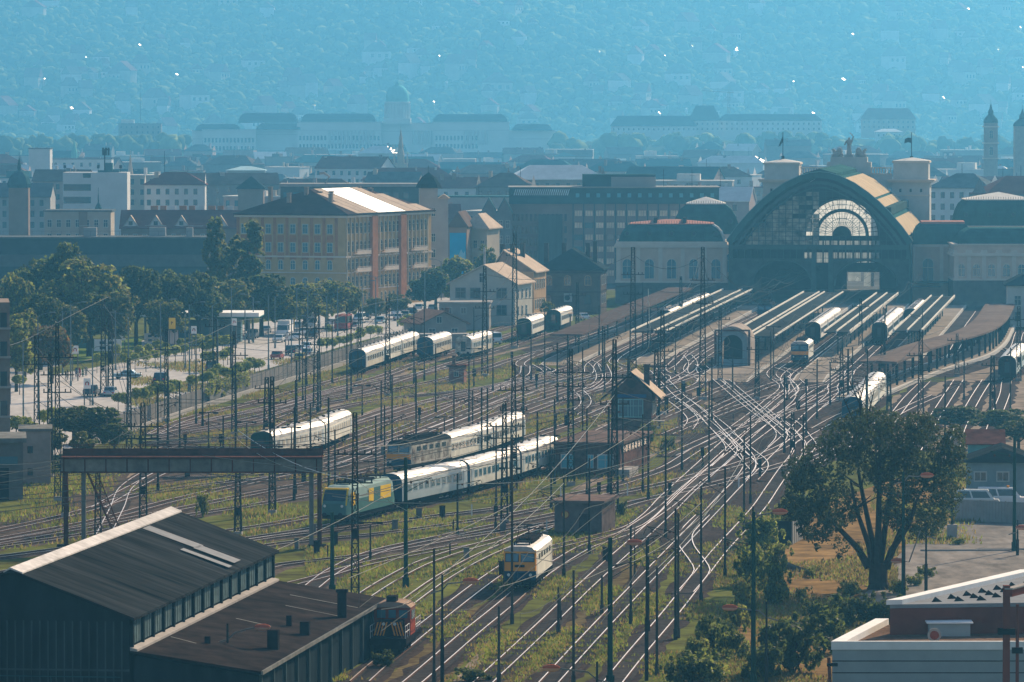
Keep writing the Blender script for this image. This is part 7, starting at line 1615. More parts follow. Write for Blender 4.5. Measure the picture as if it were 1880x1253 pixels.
# --- concrete office at the left edge
def left_office():
    Y = 690.; a = at(18, 760, Y); S = FL / Y; Wd = 9; t = thing('concrete_office', 'weathered concrete office block with ribbon windows cut by the left edge', 'office building', (a[0] - Wd, Y, 0), .1)
    H = at(18, 556, Y)[2]; mC = M('weathered_concrete', (.22, .18, .155), var=.25, sc=.6); m = MB(); m.box(0, Wd, 0, 14, 0, H); m.build('wall', mC, t)
    for y0 in (575, 628, 683, 737):
        z1, z0 = at(18, y0, Y)[2], at(18, y0 + 27, Y)[2]; m = MB(); m.box(-.2, Wd - .35, -.1, .02, z0, z1); m.build('ribbon_window', mGlass, t)
        m = MB(); m.box(-.2, Wd + .12, -.3, 0, z0 - .25, z0); m.build('sill', mCurb, t)
        for i in range(8): m = MB(); m.box(i * 1.1, i * 1.1 + .1, -.16, -.1, z0, z1); m.build('mullion', mFrameW, t)
    m = MB(); m.box(Wd, Wd + .1, 1.5, 1.9, 8, 10.5); m.build('street_sign', M('blue_sign', (.03, .10, .22)), t)
    Y2 = 640.; a = at(-10, 870, Y2); t = thing('workshop', 'grey workshop with tall door and ledge roof at the left edge beside the tracks', 'workshop', (a[0] - 2, Y2, 0), .09); h = at(0, 805, Y2)[2]
    m = MB(); m.box(-6, 5.2, 0, 12, 0, h - .5); m.build('wall', M('grey_render', (.14, .13, .12), var=.25), t); m = MB(); m.box(-6.3, 5.6, -.5, 12.3, h - .5, h); m.build('roof', mGreySteel, t); m = MB(); m.box(.5, 3.6, -.06, .0, 0, 3.6); m.build('door', mDarkSteel, t); m = MB(); m.box(.0, 4.6, -.06, 0, 3.9, 4.9); m.build('window_band', mGlassB, t)
    a = at(60, 820, 665); t = thing('brick_annex', 'pale rendered annex with small dark openings beside the workshop', 'annex', (a[0] - 1.5, 665, 0), .08); m = MB(); m.box(0, 3.6, 0, 9, 0, 6.3); m.build('wall', M('pale_render', (.27, .22, .19), var=.2), t); m = MB(); m.box(-.2, 3.8, -.2, 9.2, 6.3, 6.6); m.build('roof', mGreySteel, t); windows(t, 'f', [(1.2, 1.2), (1.2, 3.8)], .5, .7, mGlass, mBrickDark, 9, 3.6)
left_office(); land(20, 660, 'the concrete office'); land(40, 850, 'the grey workshop')
# ---------------------------------------------------------------- masts, posts, wires
mWire = M('overhead_wire_metal', (.10, .105, .10), rough=.5, var=0)
mWireHot = M('bright_wire_metal', (.42, .40, .36), rough=.35, metal=.6, var=0)
mWireGrey = M('grey_wire_metal', (.22, .22, .21), rough=.5, var=0)
mPole = M('post_steel', (.035, .04, .038), rough=.7, var=.35, sc=1)
mPoleG = M('green_post_steel', (.02, .055, .045), rough=.6, var=.3, sc=1)
mPoleGrey = M('grey_street_post', (.13, .17, .18), rough=.5, var=.15, sc=1)
mInsul = M('insulator_brown', (.10, .05, .035))
LATT = {}
def lattice_mesh(H, b, tp):
    k = (round(H), round(b, 1), round(tp, 1))
    if k in LATT: return LATT[k]
    H = k[0]; m = MB(); n = max(5, int(H / 1.25))
    def c(i, z): f = z / H; h = (k[1] + (k[2] - k[1]) * f) / 2; return ((-h, -h), (h, -h), (h, h), (-h, h))[i]
    r = .085
    for i in range(4): a, d = c(i, 0), c(i, H); m.tube((*a, 0), (*d, H), r)
    for j in range(n):
        z0, z1 = H * j / n, H * (j + 1) / n
        for i in range(4):
            a, d = c(i, z0), c((i + 1) % 4, z1)
            if (i + j) % 2: a, d = c((i + 1) % 4, z0), c(i, z1)
            m.tube((*a, z0), (*d, z1), .048)
            e, f = c(i, z1), c((i + 1) % 4, z1); m.tube((*e, z1), (*f, z1), .04)
    LATT[k] = m.mesh('lattice_tower', mMast); return LATT[k]
MAST = []
def lattice_mast(px, yb, yt, wpx=9, arms=1, group='lattice masts of the overhead line', dark=None):
    g = G(px, yb); H = at(px, yt, g[1])[2]; S = (yb - HOR) / 45; b = max(.7, wpx / S)
    t = thing('lattice_mast', None, 'mast', (*g, 0), R.uniform(-.15, .15), group)
    put('lattice_tower', lattice_mesh(H, b, b * .45), t)
    m = MB(); m.box(-b * .62, b * .62, -b * .62, b * .62, 0, .5); m.build('foundation', mCurb, t)
    for i in range(arms):
        z = H * (.62 + .3 * i / max(1, arms)) if arms > 1 else H * .8
        m = MB(); m.box(-1.6 - .3 * i, 1.6 + .3 * i, -.06, .06, z, z + .12)
        for x in (-1.5, -.9, .9, 1.5): m.tube((x, 0, z + .12), (x, 0, z + .45), .07, 5)
        m.build('cross_arm', mMast, t)
    if R.random() < .4: m = MB(); z = H * R.uniform(.25, .4); m.box(-.25, .25, -b * .5 - .35, -b * .5, z, z + .8); m.build('switch_box', mDarkSteel, t)
    later(t, 'dark lattice mast' if H < 15.5 else 'tall lattice mast', px, (yb + yt) / 2); MAST.append((g, H)); return t
LM = [(1048, 892, 640, 12, 3), (1128, 944, 620, 13, 2), (943, 905, 662, 12, 2), (1162, 690, 450, 12, 2), (1216, 762, 575, 11, 3), (1290, 735, 450, 12, 2), (890, 692, 490, 11, 2), (945, 640, 428, 11, 1), (652, 1105, 755, 11, 2), (926, 962, 745, 12, 3), (263, 965, 745, 14, 3), (490, 820, 688, 12, 1), (712, 728, 545, 11, 2), (582, 755, 560, 14, 2), (437, 985, 832, 10, 1), (1455, 862, 750, 9, 1), (1545, 738, 645, 8, 2), (1632, 772, 680, 7, 1), (1690, 795, 612, 11, 2), (1822, 770, 648, 11, 1), (68, 878, 618, 13, 1), (92, 878, 640, 9, 0), (106, 920, 600, 12, 3), (190, 728, 545, 11, 1), (203, 728, 560, 10, 0), (395, 705, 575, 9, 1), (430, 800, 610, 9, 2), (306, 775, 610, 8, 1), (237, 830, 655, 8, 1), (500, 945, 690, 8, 1), (1415, 570, 495, 7, 1), (1205, 790, 640, 12, 2), (1757, 692, 610, 6, 1), (1620, 705, 590, 7, 2), (660, 700, 560, 8, 1), (1322, 700, 560, 8, 1), (1390, 735, 620, 8, 1), (1870, 700, 560, 9, 1), (835, 560, 500, 6, 0), (120, 950, 830, 12, 0), (180, 1000, 845, 8, 0), (1060, 640, 520, 7, 1), (1250, 600, 505, 7, 0), (1580, 640, 545, 6, 1)]
for a in LM: lattice_mast(*a)
POST = {}
def post_mesh(H, r, mt):
    r = r * 1.2; k = (round(H * 2) / 2, round(r, 2), mt.name)
    if k not in POST: m = MB(); m.tube((0, 0, 0), (0, 0, k[0]), r, 7, r * .75); m.tube((0, 0, 0), (0, 0, .9), r * 1.5, 7); POST[k] = m.mesh('pole', mt)
    return POST[k]
def post(px, yb, yt, kind, r=.11, mt=None, side=1):
    g = G(px, yb); H = max(1.5, at(px, yt, g[1])[2]); mt = mt or mPole
    nm, base, grp = {'arm': ('catenary_post', 'slim post with bracket arm', 'single posts of the overhead line'), 'plain': ('catenary_post', 'plain slim post', 'single posts of the overhead line'), 'tee': ('yard_lamp', 'T headed yard lamp', 'yard lamps between the tracks'), 'signal': ('signal_post', 'short signal post', 'signals between the tracks'), 'street': ('street_post', 'grey street lamp post', 'street lamps on the road'), 'thick': ('catenary_post', 'thick dark green post', 'thick green posts')}[kind]
    t = thing(nm, None, {'tee': 'lamp', 'signal': 'signal', 'street': 'street lamp'}.get(kind, 'post'), (*g, 0), R.uniform(-.2, .2) - AX_A, grp)
    put('pole', post_mesh(H, r, mt), t)
    if kind in ('arm', 'thick'):
        z = H * .82 if H > 6 else H * .9
        m = MB(); m.tube((0, 0, z), (2.4 * side, 0, z + .5), .045); m.tube((0, 0, z - .9), (2.4 * side, 0, z + .5), .04); m.tube((2.4 * side, 0, z + .5), (2.7 * side, 0, z - .2), .03); m.build('bracket_arm', mt, t)
        for x in (.5, 2.0): m = MB(); m.lathe([(.07, z - .05), (.12, z), (.07, z + .05), (.12, z + .1), (.07, z + .2)], 6, (x * side, 0)); m.build('insulator', mInsul, t)
    elif kind == 'tee':
        m = MB(); m.box(-1.0, 1.0, -.06, .06, H - .05, H + .06); m.build('cross_bar', mt, t)
        for x in (-.95, .95): m = MB(); m.box(x - .28, x + .28, -.16, .16, H - .14, H + .08); m.build('lamp', mDarkSteel, t)
    elif kind == 'signal':
        m = MB(); m.box(-.16, .16, -.14, .14, H - .1, H + .85); m.box(-.22, .22, -.16, -.13, H - .15, H + .9); m.build('signal_head', mDarkSteel, t)
        for z in (H + .1, H + .38, H + .66): m = MB(); m.tube((0, -.16, z), (0, -.26, z), .08, 8); m.build('signal_lens', mGlass, t)
    elif kind == 'street':
        for s in ((-1, 1) if side == 2 else (side,)):
            m = MB(); m.path([(0, 0, H - .3), (.5 * s, 0, H + .2), (1.8 * s, 0, H + .45)], .05); m.build('arm', mt, t)
            m = MB(); m.box(min(1.7 * s, 2.5 * s), max(1.7 * s, 2.5 * s), -.14, .14, H + .38, H + .55); m.build('lamp_head', mPoleGrey, t)
    later(t, base, px, yb - (yb - yt) * .3); return t
for px, yb, yt in [(637, 737, 560), (720, 832, 690), (764, 822, 690), (861, 778, 650), (1035, 1062, 880), (1082, 1017, 840), (1158, 1146, 960), (1222, 987, 790), (1287, 1107, 890), (1331, 1062, 855), (1366, 977, 800), (1012, 938, 850), (1440, 832, 690), (1524, 746, 665), (1252, 864, 708), (1180, 905, 760), (960, 830, 720), (700, 810, 700), (545, 790, 665), (610, 705, 590), (760, 705, 560), (975, 700, 600), (1110, 720, 600), (1565, 735, 640), (1500, 770, 660), (1345, 720, 640), (1480, 800, 700), (1590, 800, 690), (360, 780, 640), (330, 830, 700), (410, 870, 760), (570, 870, 740), (800, 760, 640), (905, 720, 610), (1000, 690, 570), (1100, 655, 560), (1180, 640, 520), (1770, 735, 655), (1855, 760, 640), (840, 985, 870), (1415, 700, 610), (540, 920, 800), (615, 900, 790), (690, 870, 760), (1735, 800, 690), (1240, 1175, 935), (1190, 1160, 985)]:
    post(px, yb, yt, 'arm', .1, None, R.choice((-1, 1)))
RX = random.Random(31); k = 0
while k < 46:
    px, yb = RX.uniform(260, 1720), RX.uniform(640, 930); g = Vector(G(px, yb))
    if (px < 560 and yb < 760 - px * .2) or min((g - q).length for P in TRACKS for q in P[::4]) < 2.2: continue
    post(px, yb, yb - RX.choice((8, 9, 10, 12)) * (yb - HOR) / 45, 'arm', RX.choice((.09, .11, .14)), None, RX.choice((-1, 1))); k += 1
for px, yb, yt in [(916, 1256, 1108), (1053, 1262, 1052), (1028, 1140, 1100), (1206, 1240, 1040), (940, 1146, 800), (1245, 1172, 945), (797, 1256, 1010), (1165, 1060, 975), (925, 1100, 1030), (1025, 1165, 1080), (1105, 1130, 1060)]:
    post(px, yb, yt, 'plain', .1 if yb > 1100 and yt < 1130 else .06, M('weathered_post', (.06, .058, .05), var=.3))
for px, yb, yt, r in [(745, 1078, 845, .18), (610, 1092, 940, .18), (1120, 1262, 992, .19), (1383, 1262, 945, .16), (1608 + 50, 1100, 870, .14), (1862, 1012, 800, .16)]: post(px, yb, yt, 'thick', r, mPoleG, R.choice((-1, 1)))
for px, yb, yt in [(383, 830, 758), (617, 800, 755), (665, 765, 708), (763, 740, 678), (816, 822, 766), (453, 850, 775), (1000, 735, 680), (870, 712, 640), (500, 905, 820), (1240, 690, 600), (1420, 690, 600), (535, 850, 785), (937, 940, 920 - 60), (680, 1030, 960), (1010, 870, 800)]: post(px, yb, yt, 'tee', .08)
for px, yb, yt in [(340, 832, 815), (405, 832, 815), (500, 828, 790), (910, 975, 945), (940, 672, 660), (258, 835, 815), (1290, 862, 835), (1100, 925, 905), (1445, 735, 715), (1590, 650, 635), (1135, 860, 840), (1020, 790, 775), (770, 780, 768), (1640, 690, 672), (1480, 725, 712), (1395, 880, 860), (1225, 760, 745), (985, 715, 700)]: post(px, yb, yt, 'signal', .09)
for px, yb, yt, sd in [(43, 800, 630, 1), (70, 770, 580, 1), (130, 710, 560, 1), (170, 745, 640, 1), (236, 770, 580, -1), (295, 715, 555, 1), (348, 720, 560, 1), (400, 690, 590, -1), (340, 680, 585, 1), (450, 680, 560, 1), (493, 680, 540, 1), (535, 670, 585, 1), (425, 640, 530, 1), (465, 630, 545, -1), (600, 640, 545, -1), (565, 640, 535, 2), (620, 620, 530, 1), (665, 612, 520, 1), (690, 600, 510, 2), (730, 600, 520, -1), (780, 590, 500, 1), (115, 690, 575, 1), (212, 680, 570, -1), (390, 655, 560, 1), (810, 575, 480, -1), (505, 640, 545, 1), (545, 622, 530, 1)]: post(px, yb, yt, 'street', .1, mPoleGrey, sd)
# --- foreground street lamps with orange heads
def red_lamp(px, yb, yt, hx, hy, label):
    g = G(px, yb); Y = g[1]; H = at(px, yt, Y)[2]; h = at(hx, hy, Y); dx = h[0] - g[0]; s = 1 if dx > 0 else -1
    t = thing('street_lamp', label, 'street lamp', (*g, 0), 0, 'foreground lamps with orange heads')
    m = MB(); m.tube((0, 0, 0), (0, 0, H * .45), .16, 8); m.tube((0, 0, H * .45), (0, 0, H), .1, 8, .08); m.build('pole', mPole, t)
    m = MB(); z = h[2]; m.path([(0, 0, H - 1.2), (dx * .2, 0, H - .7), (dx * .6, 0, z - .12), (dx - .4 * s, 0, z)], .075); m.tube((-.9 * s, 0, H - 1.45), (0, 0, H - 1.2), .07); m.build('arm', mGreySteel, t)
    m = MB(); n = 10; pr = [(.03, -.62), (.17, -.52), (.25, -.2), (.25, .2), (.16, .5), (.03, .62)]
    for q, y in pr:
        for i in range(n): a = 2 * pi * i / n; m.v.append((dx + y, q * cos(a), z + q * sin(a)))
    for j in range(len(pr) - 1):
        for i in range(n): m.f.append([j * n + i, j * n + (i + 1) % n, (j + 1) * n + (i + 1) % n, (j + 1) * n + i]); m.m.append(0 if (i < n / 2) else 1)
    m.build('lamp_head', [M('orange_lamp_cover', (.42, .11, .06), rough=.4, var=.15), M('lamp_bowl', (.55, .3, .2), rough=.3, var=0)], t)
for a in [(812, 1268, 1055, 864, 1067, 'street lamp with orange head hanging right, left of the orange navy locomotive'), (418, 1300, 1145, 482, 1152, 'street lamp with orange head above the lean-to roof'), (1187, 1250, 992, 1165, 996, 'street lamp with small orange head between the foreground tracks'), (1407, 1262, 1105, 1340, 1116, 'street lamp with orange head leaning left over the bushes'), (1700, 1098, 960, 1648, 1030, 'street lamp with orange head hanging low beside the big tree trunk'), (1659, 1100, 860, 1702, 873, 'street lamp with orange head in front of the big tree crown'), (1382, 1240, 930, 1432, 940, 'street lamp with orange head above the board fence'), (1096, 1420, 1215, 1012, 1227, 'street lamp with orange head at the bottom of the yard'), (1868, 1020, 955, 1876, 969, 'street lamp with orange head at the right edge by the corrugated fence')]: red_lamp(*a)
# --- overhead wires
def sagpts(a, b, sag, n=10): return [(a[0] + (b[0] - a[0]) * i / n, a[1] + (b[1] - a[1]) * i / n, a[2] + (b[2] - a[2]) * i / n - sag * 4 * (i / n) * (1 - i / n)) for i in range(n + 1)]
def wire(pts, r, px, py, base, mt=None, group='overhead wires'):
    m = MB(); m.path(pts, r, 3); o = m.build('overhead_wire', mt or mWire); tag(o, None, 'wire', group); later(o, base, px, py); return o
# contact wires with their messenger and droppers along the main tracks
for ti in (0, 1, 2, 3, 4, 6, 7, 8, 9, 10, 11, 12, 14, 15, 17):
    P = TRACKS[ti]; D = [0]
    for a, b in zip(P, P[1:]): D.append(D[-1] + (b - a).length)
    pts = []; mes = []; span = 55.; s = 0
    for k in range(0, len(P), 2):
        d = D[k] % span / span; pts.append((P[k].x, P[k].y, 5.9)); mes.append((P[k].x, P[k].y, 7.5 - 1.2 * 4 * d * (1 - d)))
    m = MB(); m.path(pts, .036, 3); m.path(mes, .036, 3)
    for k in range(0, len(pts), 5): m.tube(pts[k], mes[k], .012, 3)
    o = m.build('catenary_line', mWire); tag(o, None, 'wire', 'contact lines above the tracks'); c = P[len(P) // 3]; later(o, 'long contact wire above the track', *proj(c.x, c.y, 6))
# head spans across the tracks between masts
def top(i, f=.9): (g, H) = MAST[i]; return (g[0], g[1], H * f)
for i, j in [(0, 1), (0, 2), (1, 8), (3, 5), (4, 5), (3, 6), (2, 12), (5, 17), (4, 16), (16, 19), (18, 19), (8, 10), (9, 8), (11, 12), (13, 12), (11, 13), (10, 24), (25, 13), (6, 7), (15, 1), (15, 18), (9, 1), (20, 10), (22, 14), (23, 27), (26, 13), (31, 18), (35, 5)]:
    for f, sg in ((.93, 2.2), (.70, .7), (.55, .3)):
        a, b = top(i, f), top(j, f); q = sagpts(a, b, sg, 12); mid = q[6]; wire(q, .038, *proj(*mid), 'sagging cross wire' if f > .9 else 'taut cross wire')
# long free spans near the camera
for a, b, z0, z1, sg in [((610, 1092), (1035, 1062), 9, 9, 1.2), ((650, 1105), (1120, 1262), 11, 9, 1.5), ((745, 1078), (1223, 985), 10, 9, 1.6), ((400, 1240), (930, 962), 8, 12, 1.5), ((640, 1280), (1262, 900), 9, 11, 1.4), ((740, 1280), (1128, 944), 7, 13, 1.5), ((1053, 1262), (1287, 1107), 8, 9, .8), ((797, 1256), (1035, 1062), 8, 9, .8), ((916, 1256), (1158, 1146), 7.5, 8.5, .6), ((652, 1105), (926, 962), 14, 13, 1.4), ((437, 985), (652, 1105), 10, 12, 1.5), ((180, 1000), (437, 985), 9, 10, 1.2), ((1120, 1262), (1331, 1062), 9, 8, .9), ((1187, 1250), (1366, 977), 8, 8, 1.0), ((745, 1078), (437, 985), 10, 11, 1.8)]:
    A_, B_ = G(*a), G(*b); q = sagpts((*A_, z0), (*B_, z1), sg, 14); wire(q, .03, *proj(*q[7]), 'long thin wire crossing the foreground tracks', mWireHot)
# bright heavy feeder cables hanging in big loops before the station
for pts in [[(1284, 462, 1010), (1278, 500, 1010), (1262, 530, 1010), (1240, 548, 1010), (1225, 558, 1010), (1200, 578, 1010), (1185, 590, 1010)], [(1190, 530, 960), (1192, 580, 960), (1193, 625, 960), (1186, 645, 960), (1160, 660, 960), (1130, 668, 960)], [(1050, 700, 900), (1000, 700, 900), (958, 690, 900), (945, 672, 900)], [(700, 575, 1100), (760, 566, 1100), (830, 560, 1100), (890, 555, 1080), (945, 545, 1060)], [(470, 640, 900), (540, 612, 930), (600, 592, 960), (680, 560, 990), (760, 545, 1010)], [(0, 640, 760), (60, 618, 790), (120, 585, 800), (200, 545, 830)], [(130, 690, 760), (250, 660, 800), (360, 625, 830), (440, 590, 850), (480, 585, 860)]]:
    m = MB(); P = smooth_path([Vector(at(*p)) for p in pts], 2.); m.path([tuple(p) for p in P], .06 if pts[0][0] > 1000 else .03, 5); o = m.build('feeder_cable', mWireHot if pts[0][0] > 1000 else mWireGrey); tag(o, None, 'cable', 'heavy cables hanging before the station'); later(o, 'heavy bright cable hanging in a loop', pts[len(pts) // 2][0], pts[len(pts) // 2][1])
# low stakes, marker boards and boxes among the tracks
for i in range(70):
    px = R.uniform(250, 1500); py = R.uniform(690, 1060)
    if py > 900 and px < 520: continue
    g = G(px, py); 
    if min((Vector(g) - q).length for P in TRACKS for q in P[::3]) < 1.7: continue
    k = i % 3; t = thing('trackside_box' if k else 'marker_stake', None, 'box' if k else 'stake', (*g, 0), R.uniform(0, 3), 'small trackside fittings')
    m = MB()
    if k: m.box(-.25, .25, -.2, .2, 0, .8 + .3 * k); m.box(-.3, .3, -.25, .25, .8 + .3 * k, .86 + .3 * k); m.build('cabinet', mGreySteel if k == 1 else mDarkSteel, t)
    else: m.box(-.05, .05, -.05, .05, 0, 1.3); m.build('stake', mWhite if i % 2 else mDarkSteel, t)
    later(t, ('grey trackside cabinet', 'dark trackside cabinet')[k - 1] if k else 'low marker stake', px, py)
# ---------------------------------------------------------------- trees and plants
def leafmat(n, c, c2): return M(n, c, rough=.7, var=.35, sc=.35, sc2=.08, col2=c2, trans=.55, spec=.25)
mLeafDark = leafmat('dark_leaves', (.035, .05, .018), (.06, .075, .022))
mLeaf = leafmat('green_leaves', (.055, .085, .02), (.10, .125, .028))
mLeafOlive = leafmat('olive_leaves', (.09, .095, .028), (.15, .14, .04))
mLeafLight = leafmat('light_leaves', (.14, .18, .03), (.22, .24, .05))
mLeafBrown = leafmat('rusty_leaves', (.11, .06, .025), (.16, .085, .03))
mBark = M('bark', (.05, .04, .032), var=.35, sc=1.5)
mBarkDark = M('dark_bark', (.035, .03, .026), var=.35, sc=1.5)
mStraw = M('dry_stalks', (.20, .14, .06), var=.3)
def leaves(clumps, n, size, seed, flat=.75, name='crown', mats=None, droop=0., tuft=55, pull=.38):
    """leaf faces scattered through ellipsoid clumps: clumps = (x,y,z,rx,ry,rz)"""
    rng = np.random.default_rng(seed); C = np.array(clumps, float); wts = (C[:, 3] * C[:, 4] * C[:, 5]) ** .7; wts /= wts.sum()
    k = rng.choice(len(C), n, p=wts); u = rng.normal(size=(n, 3)); u /= np.linalg.norm(u, axis=1)[:, None]; r = rng.uniform(.35, 1, n) ** .5
    # sub-clumping: pull points to random cluster centres for gaps and tufts
    P = C[k, :3] + u * r[:, None] * C[k, 3:6]
    nc = max(8, n // tuft); cc = P[rng.choice(n, nc)]; 
    for s in range(0, n, 4000):
        d = ((P[s:s + 4000, None, :] - cc[None]) ** 2).sum(-1); j = d.argmin(1); P[s:s + 4000] += (cc[j] - P[s:s + 4000]) * pull
    nrm = (P - C[k, :3]) / C[k, 3:6]; nrm /= np.linalg.norm(nrm, axis=1)[:, None] + 1e-6; nrm = nrm + rng.normal(scale=.75, size=(n, 3)); nrm[:, 2] += .25; nrm /= np.linalg.norm(nrm, axis=1)[:, None]
    t = np.cross(nrm, rng.normal(size=(n, 3))); t /= np.linalg.norm(t, axis=1)[:, None] + 1e-6; b = np.cross(nrm, t)
    s = size * rng.uniform(.55, 1.35, n)[:, None]
    V = np.stack([P - t * s - b * s * .12, P - b * s * .55, P + t * s, P + b * s * .6], 1).reshape(-1, 3).astype(np.float32)
    if droop: V[:, 2] -= droop * rng.uniform(0, 1, n).repeat(4)
    me = bpy.data.meshes.new(name); me.vertices.add(4 * n); me.vertices.foreach_set('co', V.ravel()); me.loops.add(4 * n); me.loops.foreach_set('vertex_index', np.arange(4 * n, dtype=np.int32)); me.polygons.add(n); me.polygons.foreach_set('loop_start', np.arange(0, 4 * n, 4, dtype=np.int32))
    for mt in mats: me.materials.append(mt)
    pr = rng.random(len(cc)); me.polygons.foreach_set('material_index', rng.integers(0, len(mats), n).astype(np.int32)); me.update(); return me
def limbs(m, p, d, L, r, depth, rng, out):
    q = p + d * L; m.tube(tuple(p), tuple(q), r, 6, r * .62)
    if depth == 0: out.append(q); return
    for i in range(rng.choice((2, 3))):
        a = rng.uniform(0, 2 * pi); nd = (d + Vector((cos(a), sin(a), rng.uniform(-.1, .5))) * rng.uniform(.45, .8)).normalized(); limbs(m, q, nd, L * rng.uniform(.6, .85), r * .6, depth - 1, rng, out)
PROTO = {}
def tree_proto(kind, seed):
    k = (kind, seed)
    if k in PROTO: return PROTO[k]
    rng = random.Random(seed * 31 + hash(kind) % 7 if False else seed * 31 + len(kind)); m = MB(); tips = []
    if kind in ('round', 'rusty', 'olive', 'dark', 'bright'):                 # unit: 10 m tall, 8 wide
        m.tube((0, 0, -.2), (0, 0, 3.2), .32, 8, .22)
        for i in range(4): a = i * 1.57 + rng.random(); limbs(m, Vector((0, 0, 2.6)), Vector((cos(a) * .7, sin(a) * .7, 1)).normalized(), 2.2, .15, 2, rng, tips)
        cl = [(rng.uniform(-2.6, 2.6), rng.uniform(-2.6, 2.6), rng.uniform(3.6, 8.2), rng.uniform(1.2, 2.0), rng.uniform(1.2, 2.0), rng.uniform(1.0, 1.7)) for i in range(16)] + [(0, 0, 6, 2.6, 2.6, 3.0)]
        cl = [c for c in cl if hypot(c[0], c[1]) < 3.3 - max(0, c[2] - 6.5) * .8]
        mt = {'round': [mLeaf, mLeafOlive], 'rusty': [mLeafBrown, mLeafOlive], 'olive': [mLeafOlive, mLeafLight], 'dark': [mLeafDark, mLeaf], 'bright': [mLeafLight, mLeafOlive]}[kind]
        n, sz = 6500, .26
    elif kind == 'poplar':
        m.tube((0, 0, -.2), (0, 0, 7.5), .25, 8, .08)
        cl = [(rng.uniform(-.9, .9), rng.uniform(-.9, .9), 1.8 + i * .62, 1.2 - abs(i - 5) * .07, 1.2 - abs(i - 5) * .07, 1.0) for i in range(13)]; mt = [mLeafOlive, mLeaf]; n, sz = 4500, .24
    elif kind == 'bush':                                              # unit: 2 m tall 3 wide
        for i in range(6): a = rng.uniform(0, 6.28); m.tube((0, 0, -.1), (cos(a) * .8, sin(a) * .8, 1.2), .04, 5, .015)
        cl = [(rng.uniform(-.9, .9), rng.uniform(-.9, .9), rng.uniform(.4, 1.4), rng.uniform(.4, .7), rng.uniform(.4, .7), rng.uniform(.35, .6)) for i in range(11)] + [(rng.uniform(-1.35, 1.35), rng.uniform(-1.35, 1.35), rng.uniform(.2, 2.0), .2, .2, .34) for i in range(16)]; mt = [[mLeaf, mLeafLight], [mLeafDark, mLeaf], [mLeafLight, mLeafOlive]][seed % 3]; n, sz = 1900, .14
    PROTO[k] = (m.mesh('trunk', mBark), leaves(cl, n, sz, seed, mats=mt, pull=.2 if kind == 'bush' else .38)); return PROTO[k]
def tree(name, base, kind, seed, px, yb, h, w, group, cat='tree', Y=None, label=None):
    g = G(px, yb) if Y is None else (at(px, yb, Y)[0], Y); tr, cr = tree_proto(kind, seed); hu, wu = {'bush': (2.0, 3.0), 'poplar': (10.6, 3.8)}.get(kind, (10, 8))
    t = thing(name, label, cat, (*g, gz(g[1])), R.uniform(0, 6.28), group); t.scale = (w / wu, w / wu, h / hu)
    put('trunk' if kind != 'bush' else 'stem', tr, t); put('crown' if kind != 'bush' else 'foliage', cr, t)
    if not label: later(t, base, px, yb - h * .5 * (yb - HOR) / 45)
    return t
# park trees left of the road: (px, crown top y, crown bottom y, width px, base y, kind)
for i, (px, y0, yb, w, kind) in enumerate([(120, 432, 640, 170, 'dark'), (165, 462, 655, 190, 'olive'), (55, 465, 640, 120, 'dark'), (20, 482, 650, 90, 'olive'), (205, 520, 660, 130, 'round'), (250, 470, 640, 110, 'dark'), (310, 478, 635, 120, 'dark'), (365, 480, 632, 110, 'dark'), (420, 500, 622, 120, 'round'), (480, 490, 618, 120, 'dark'), (110, 540, 668, 110, 'round'), (45, 560, 700, 100, 'bright'), (95, 585, 705, 95, 'rusty'), (30, 575, 720, 90, 'olive'), (560, 505, 612, 100, 'olive'), (600, 500, 606, 110, 'olive'), (640, 520, 600, 80, 'round'), (520, 530, 615, 90, 'olive'), (840, 455, 572, 100, 'olive'), (800, 480, 575, 90, 'dark'), (780, 500, 575, 80, 'dark'), (730, 535, 585, 60, 'round'), (690, 540, 590, 60, 'round'), (1005, 548, 600, 36, 'bright'), (300, 540, 645, 90, 'round'), (895, 440, 560, 50, 'round'), (75, 520, 680, 100, 'dark')]):
    S = (yb - HOR) / 45; tree('park_tree', {'dark': 'dark bushy tree', 'olive': 'olive green tree', 'round': 'round green tree', 'bright': 'bright green tree', 'rusty': 'rusty leaved tree'}[kind], kind, i % 4 + 1, px, yb, (yb - y0) / S, w / S, 'park trees beside the road')
for px, y0, yb, w in [(395, 385, 610, 75), (455, 390, 608, 80), (430, 420, 606, 60)]:
    S = (yb - HOR) / 45; tree('poplar_tree', 'tall slender poplar', 'poplar', 1 + px % 3, px, yb, (yb - y0) / S, w / S, 'tall poplars before the tenement')
# dark shrubs near the gantry and the track side
for px, y0, yb, w, kind in [(165, 735, 835, 150, 'dark'), (135, 740, 815, 90, 'dark'), (210, 770, 840, 70, 'dark'), (95, 775, 850, 70, 'round'), (120, 840, 870, 60, 'bright'), (150, 785, 860, 60, 'round'), (30, 760, 800, 40, 'round'), (1760, 740, 800, 120, 'dark'), (1840, 745, 805, 110, 'dark'), (1870, 765, 830, 90, 'dark'), (1800, 790, 825, 70, 'olive')]:
    S = (yb - HOR) / 45; tree('large_shrub', 'big dark shrub' if kind == 'dark' else 'big green shrub', 'round' if kind == 'bright' else kind, 2, px, yb, (yb - y0) / S, w / S, 'large shrubs around the yard', 'shrub')
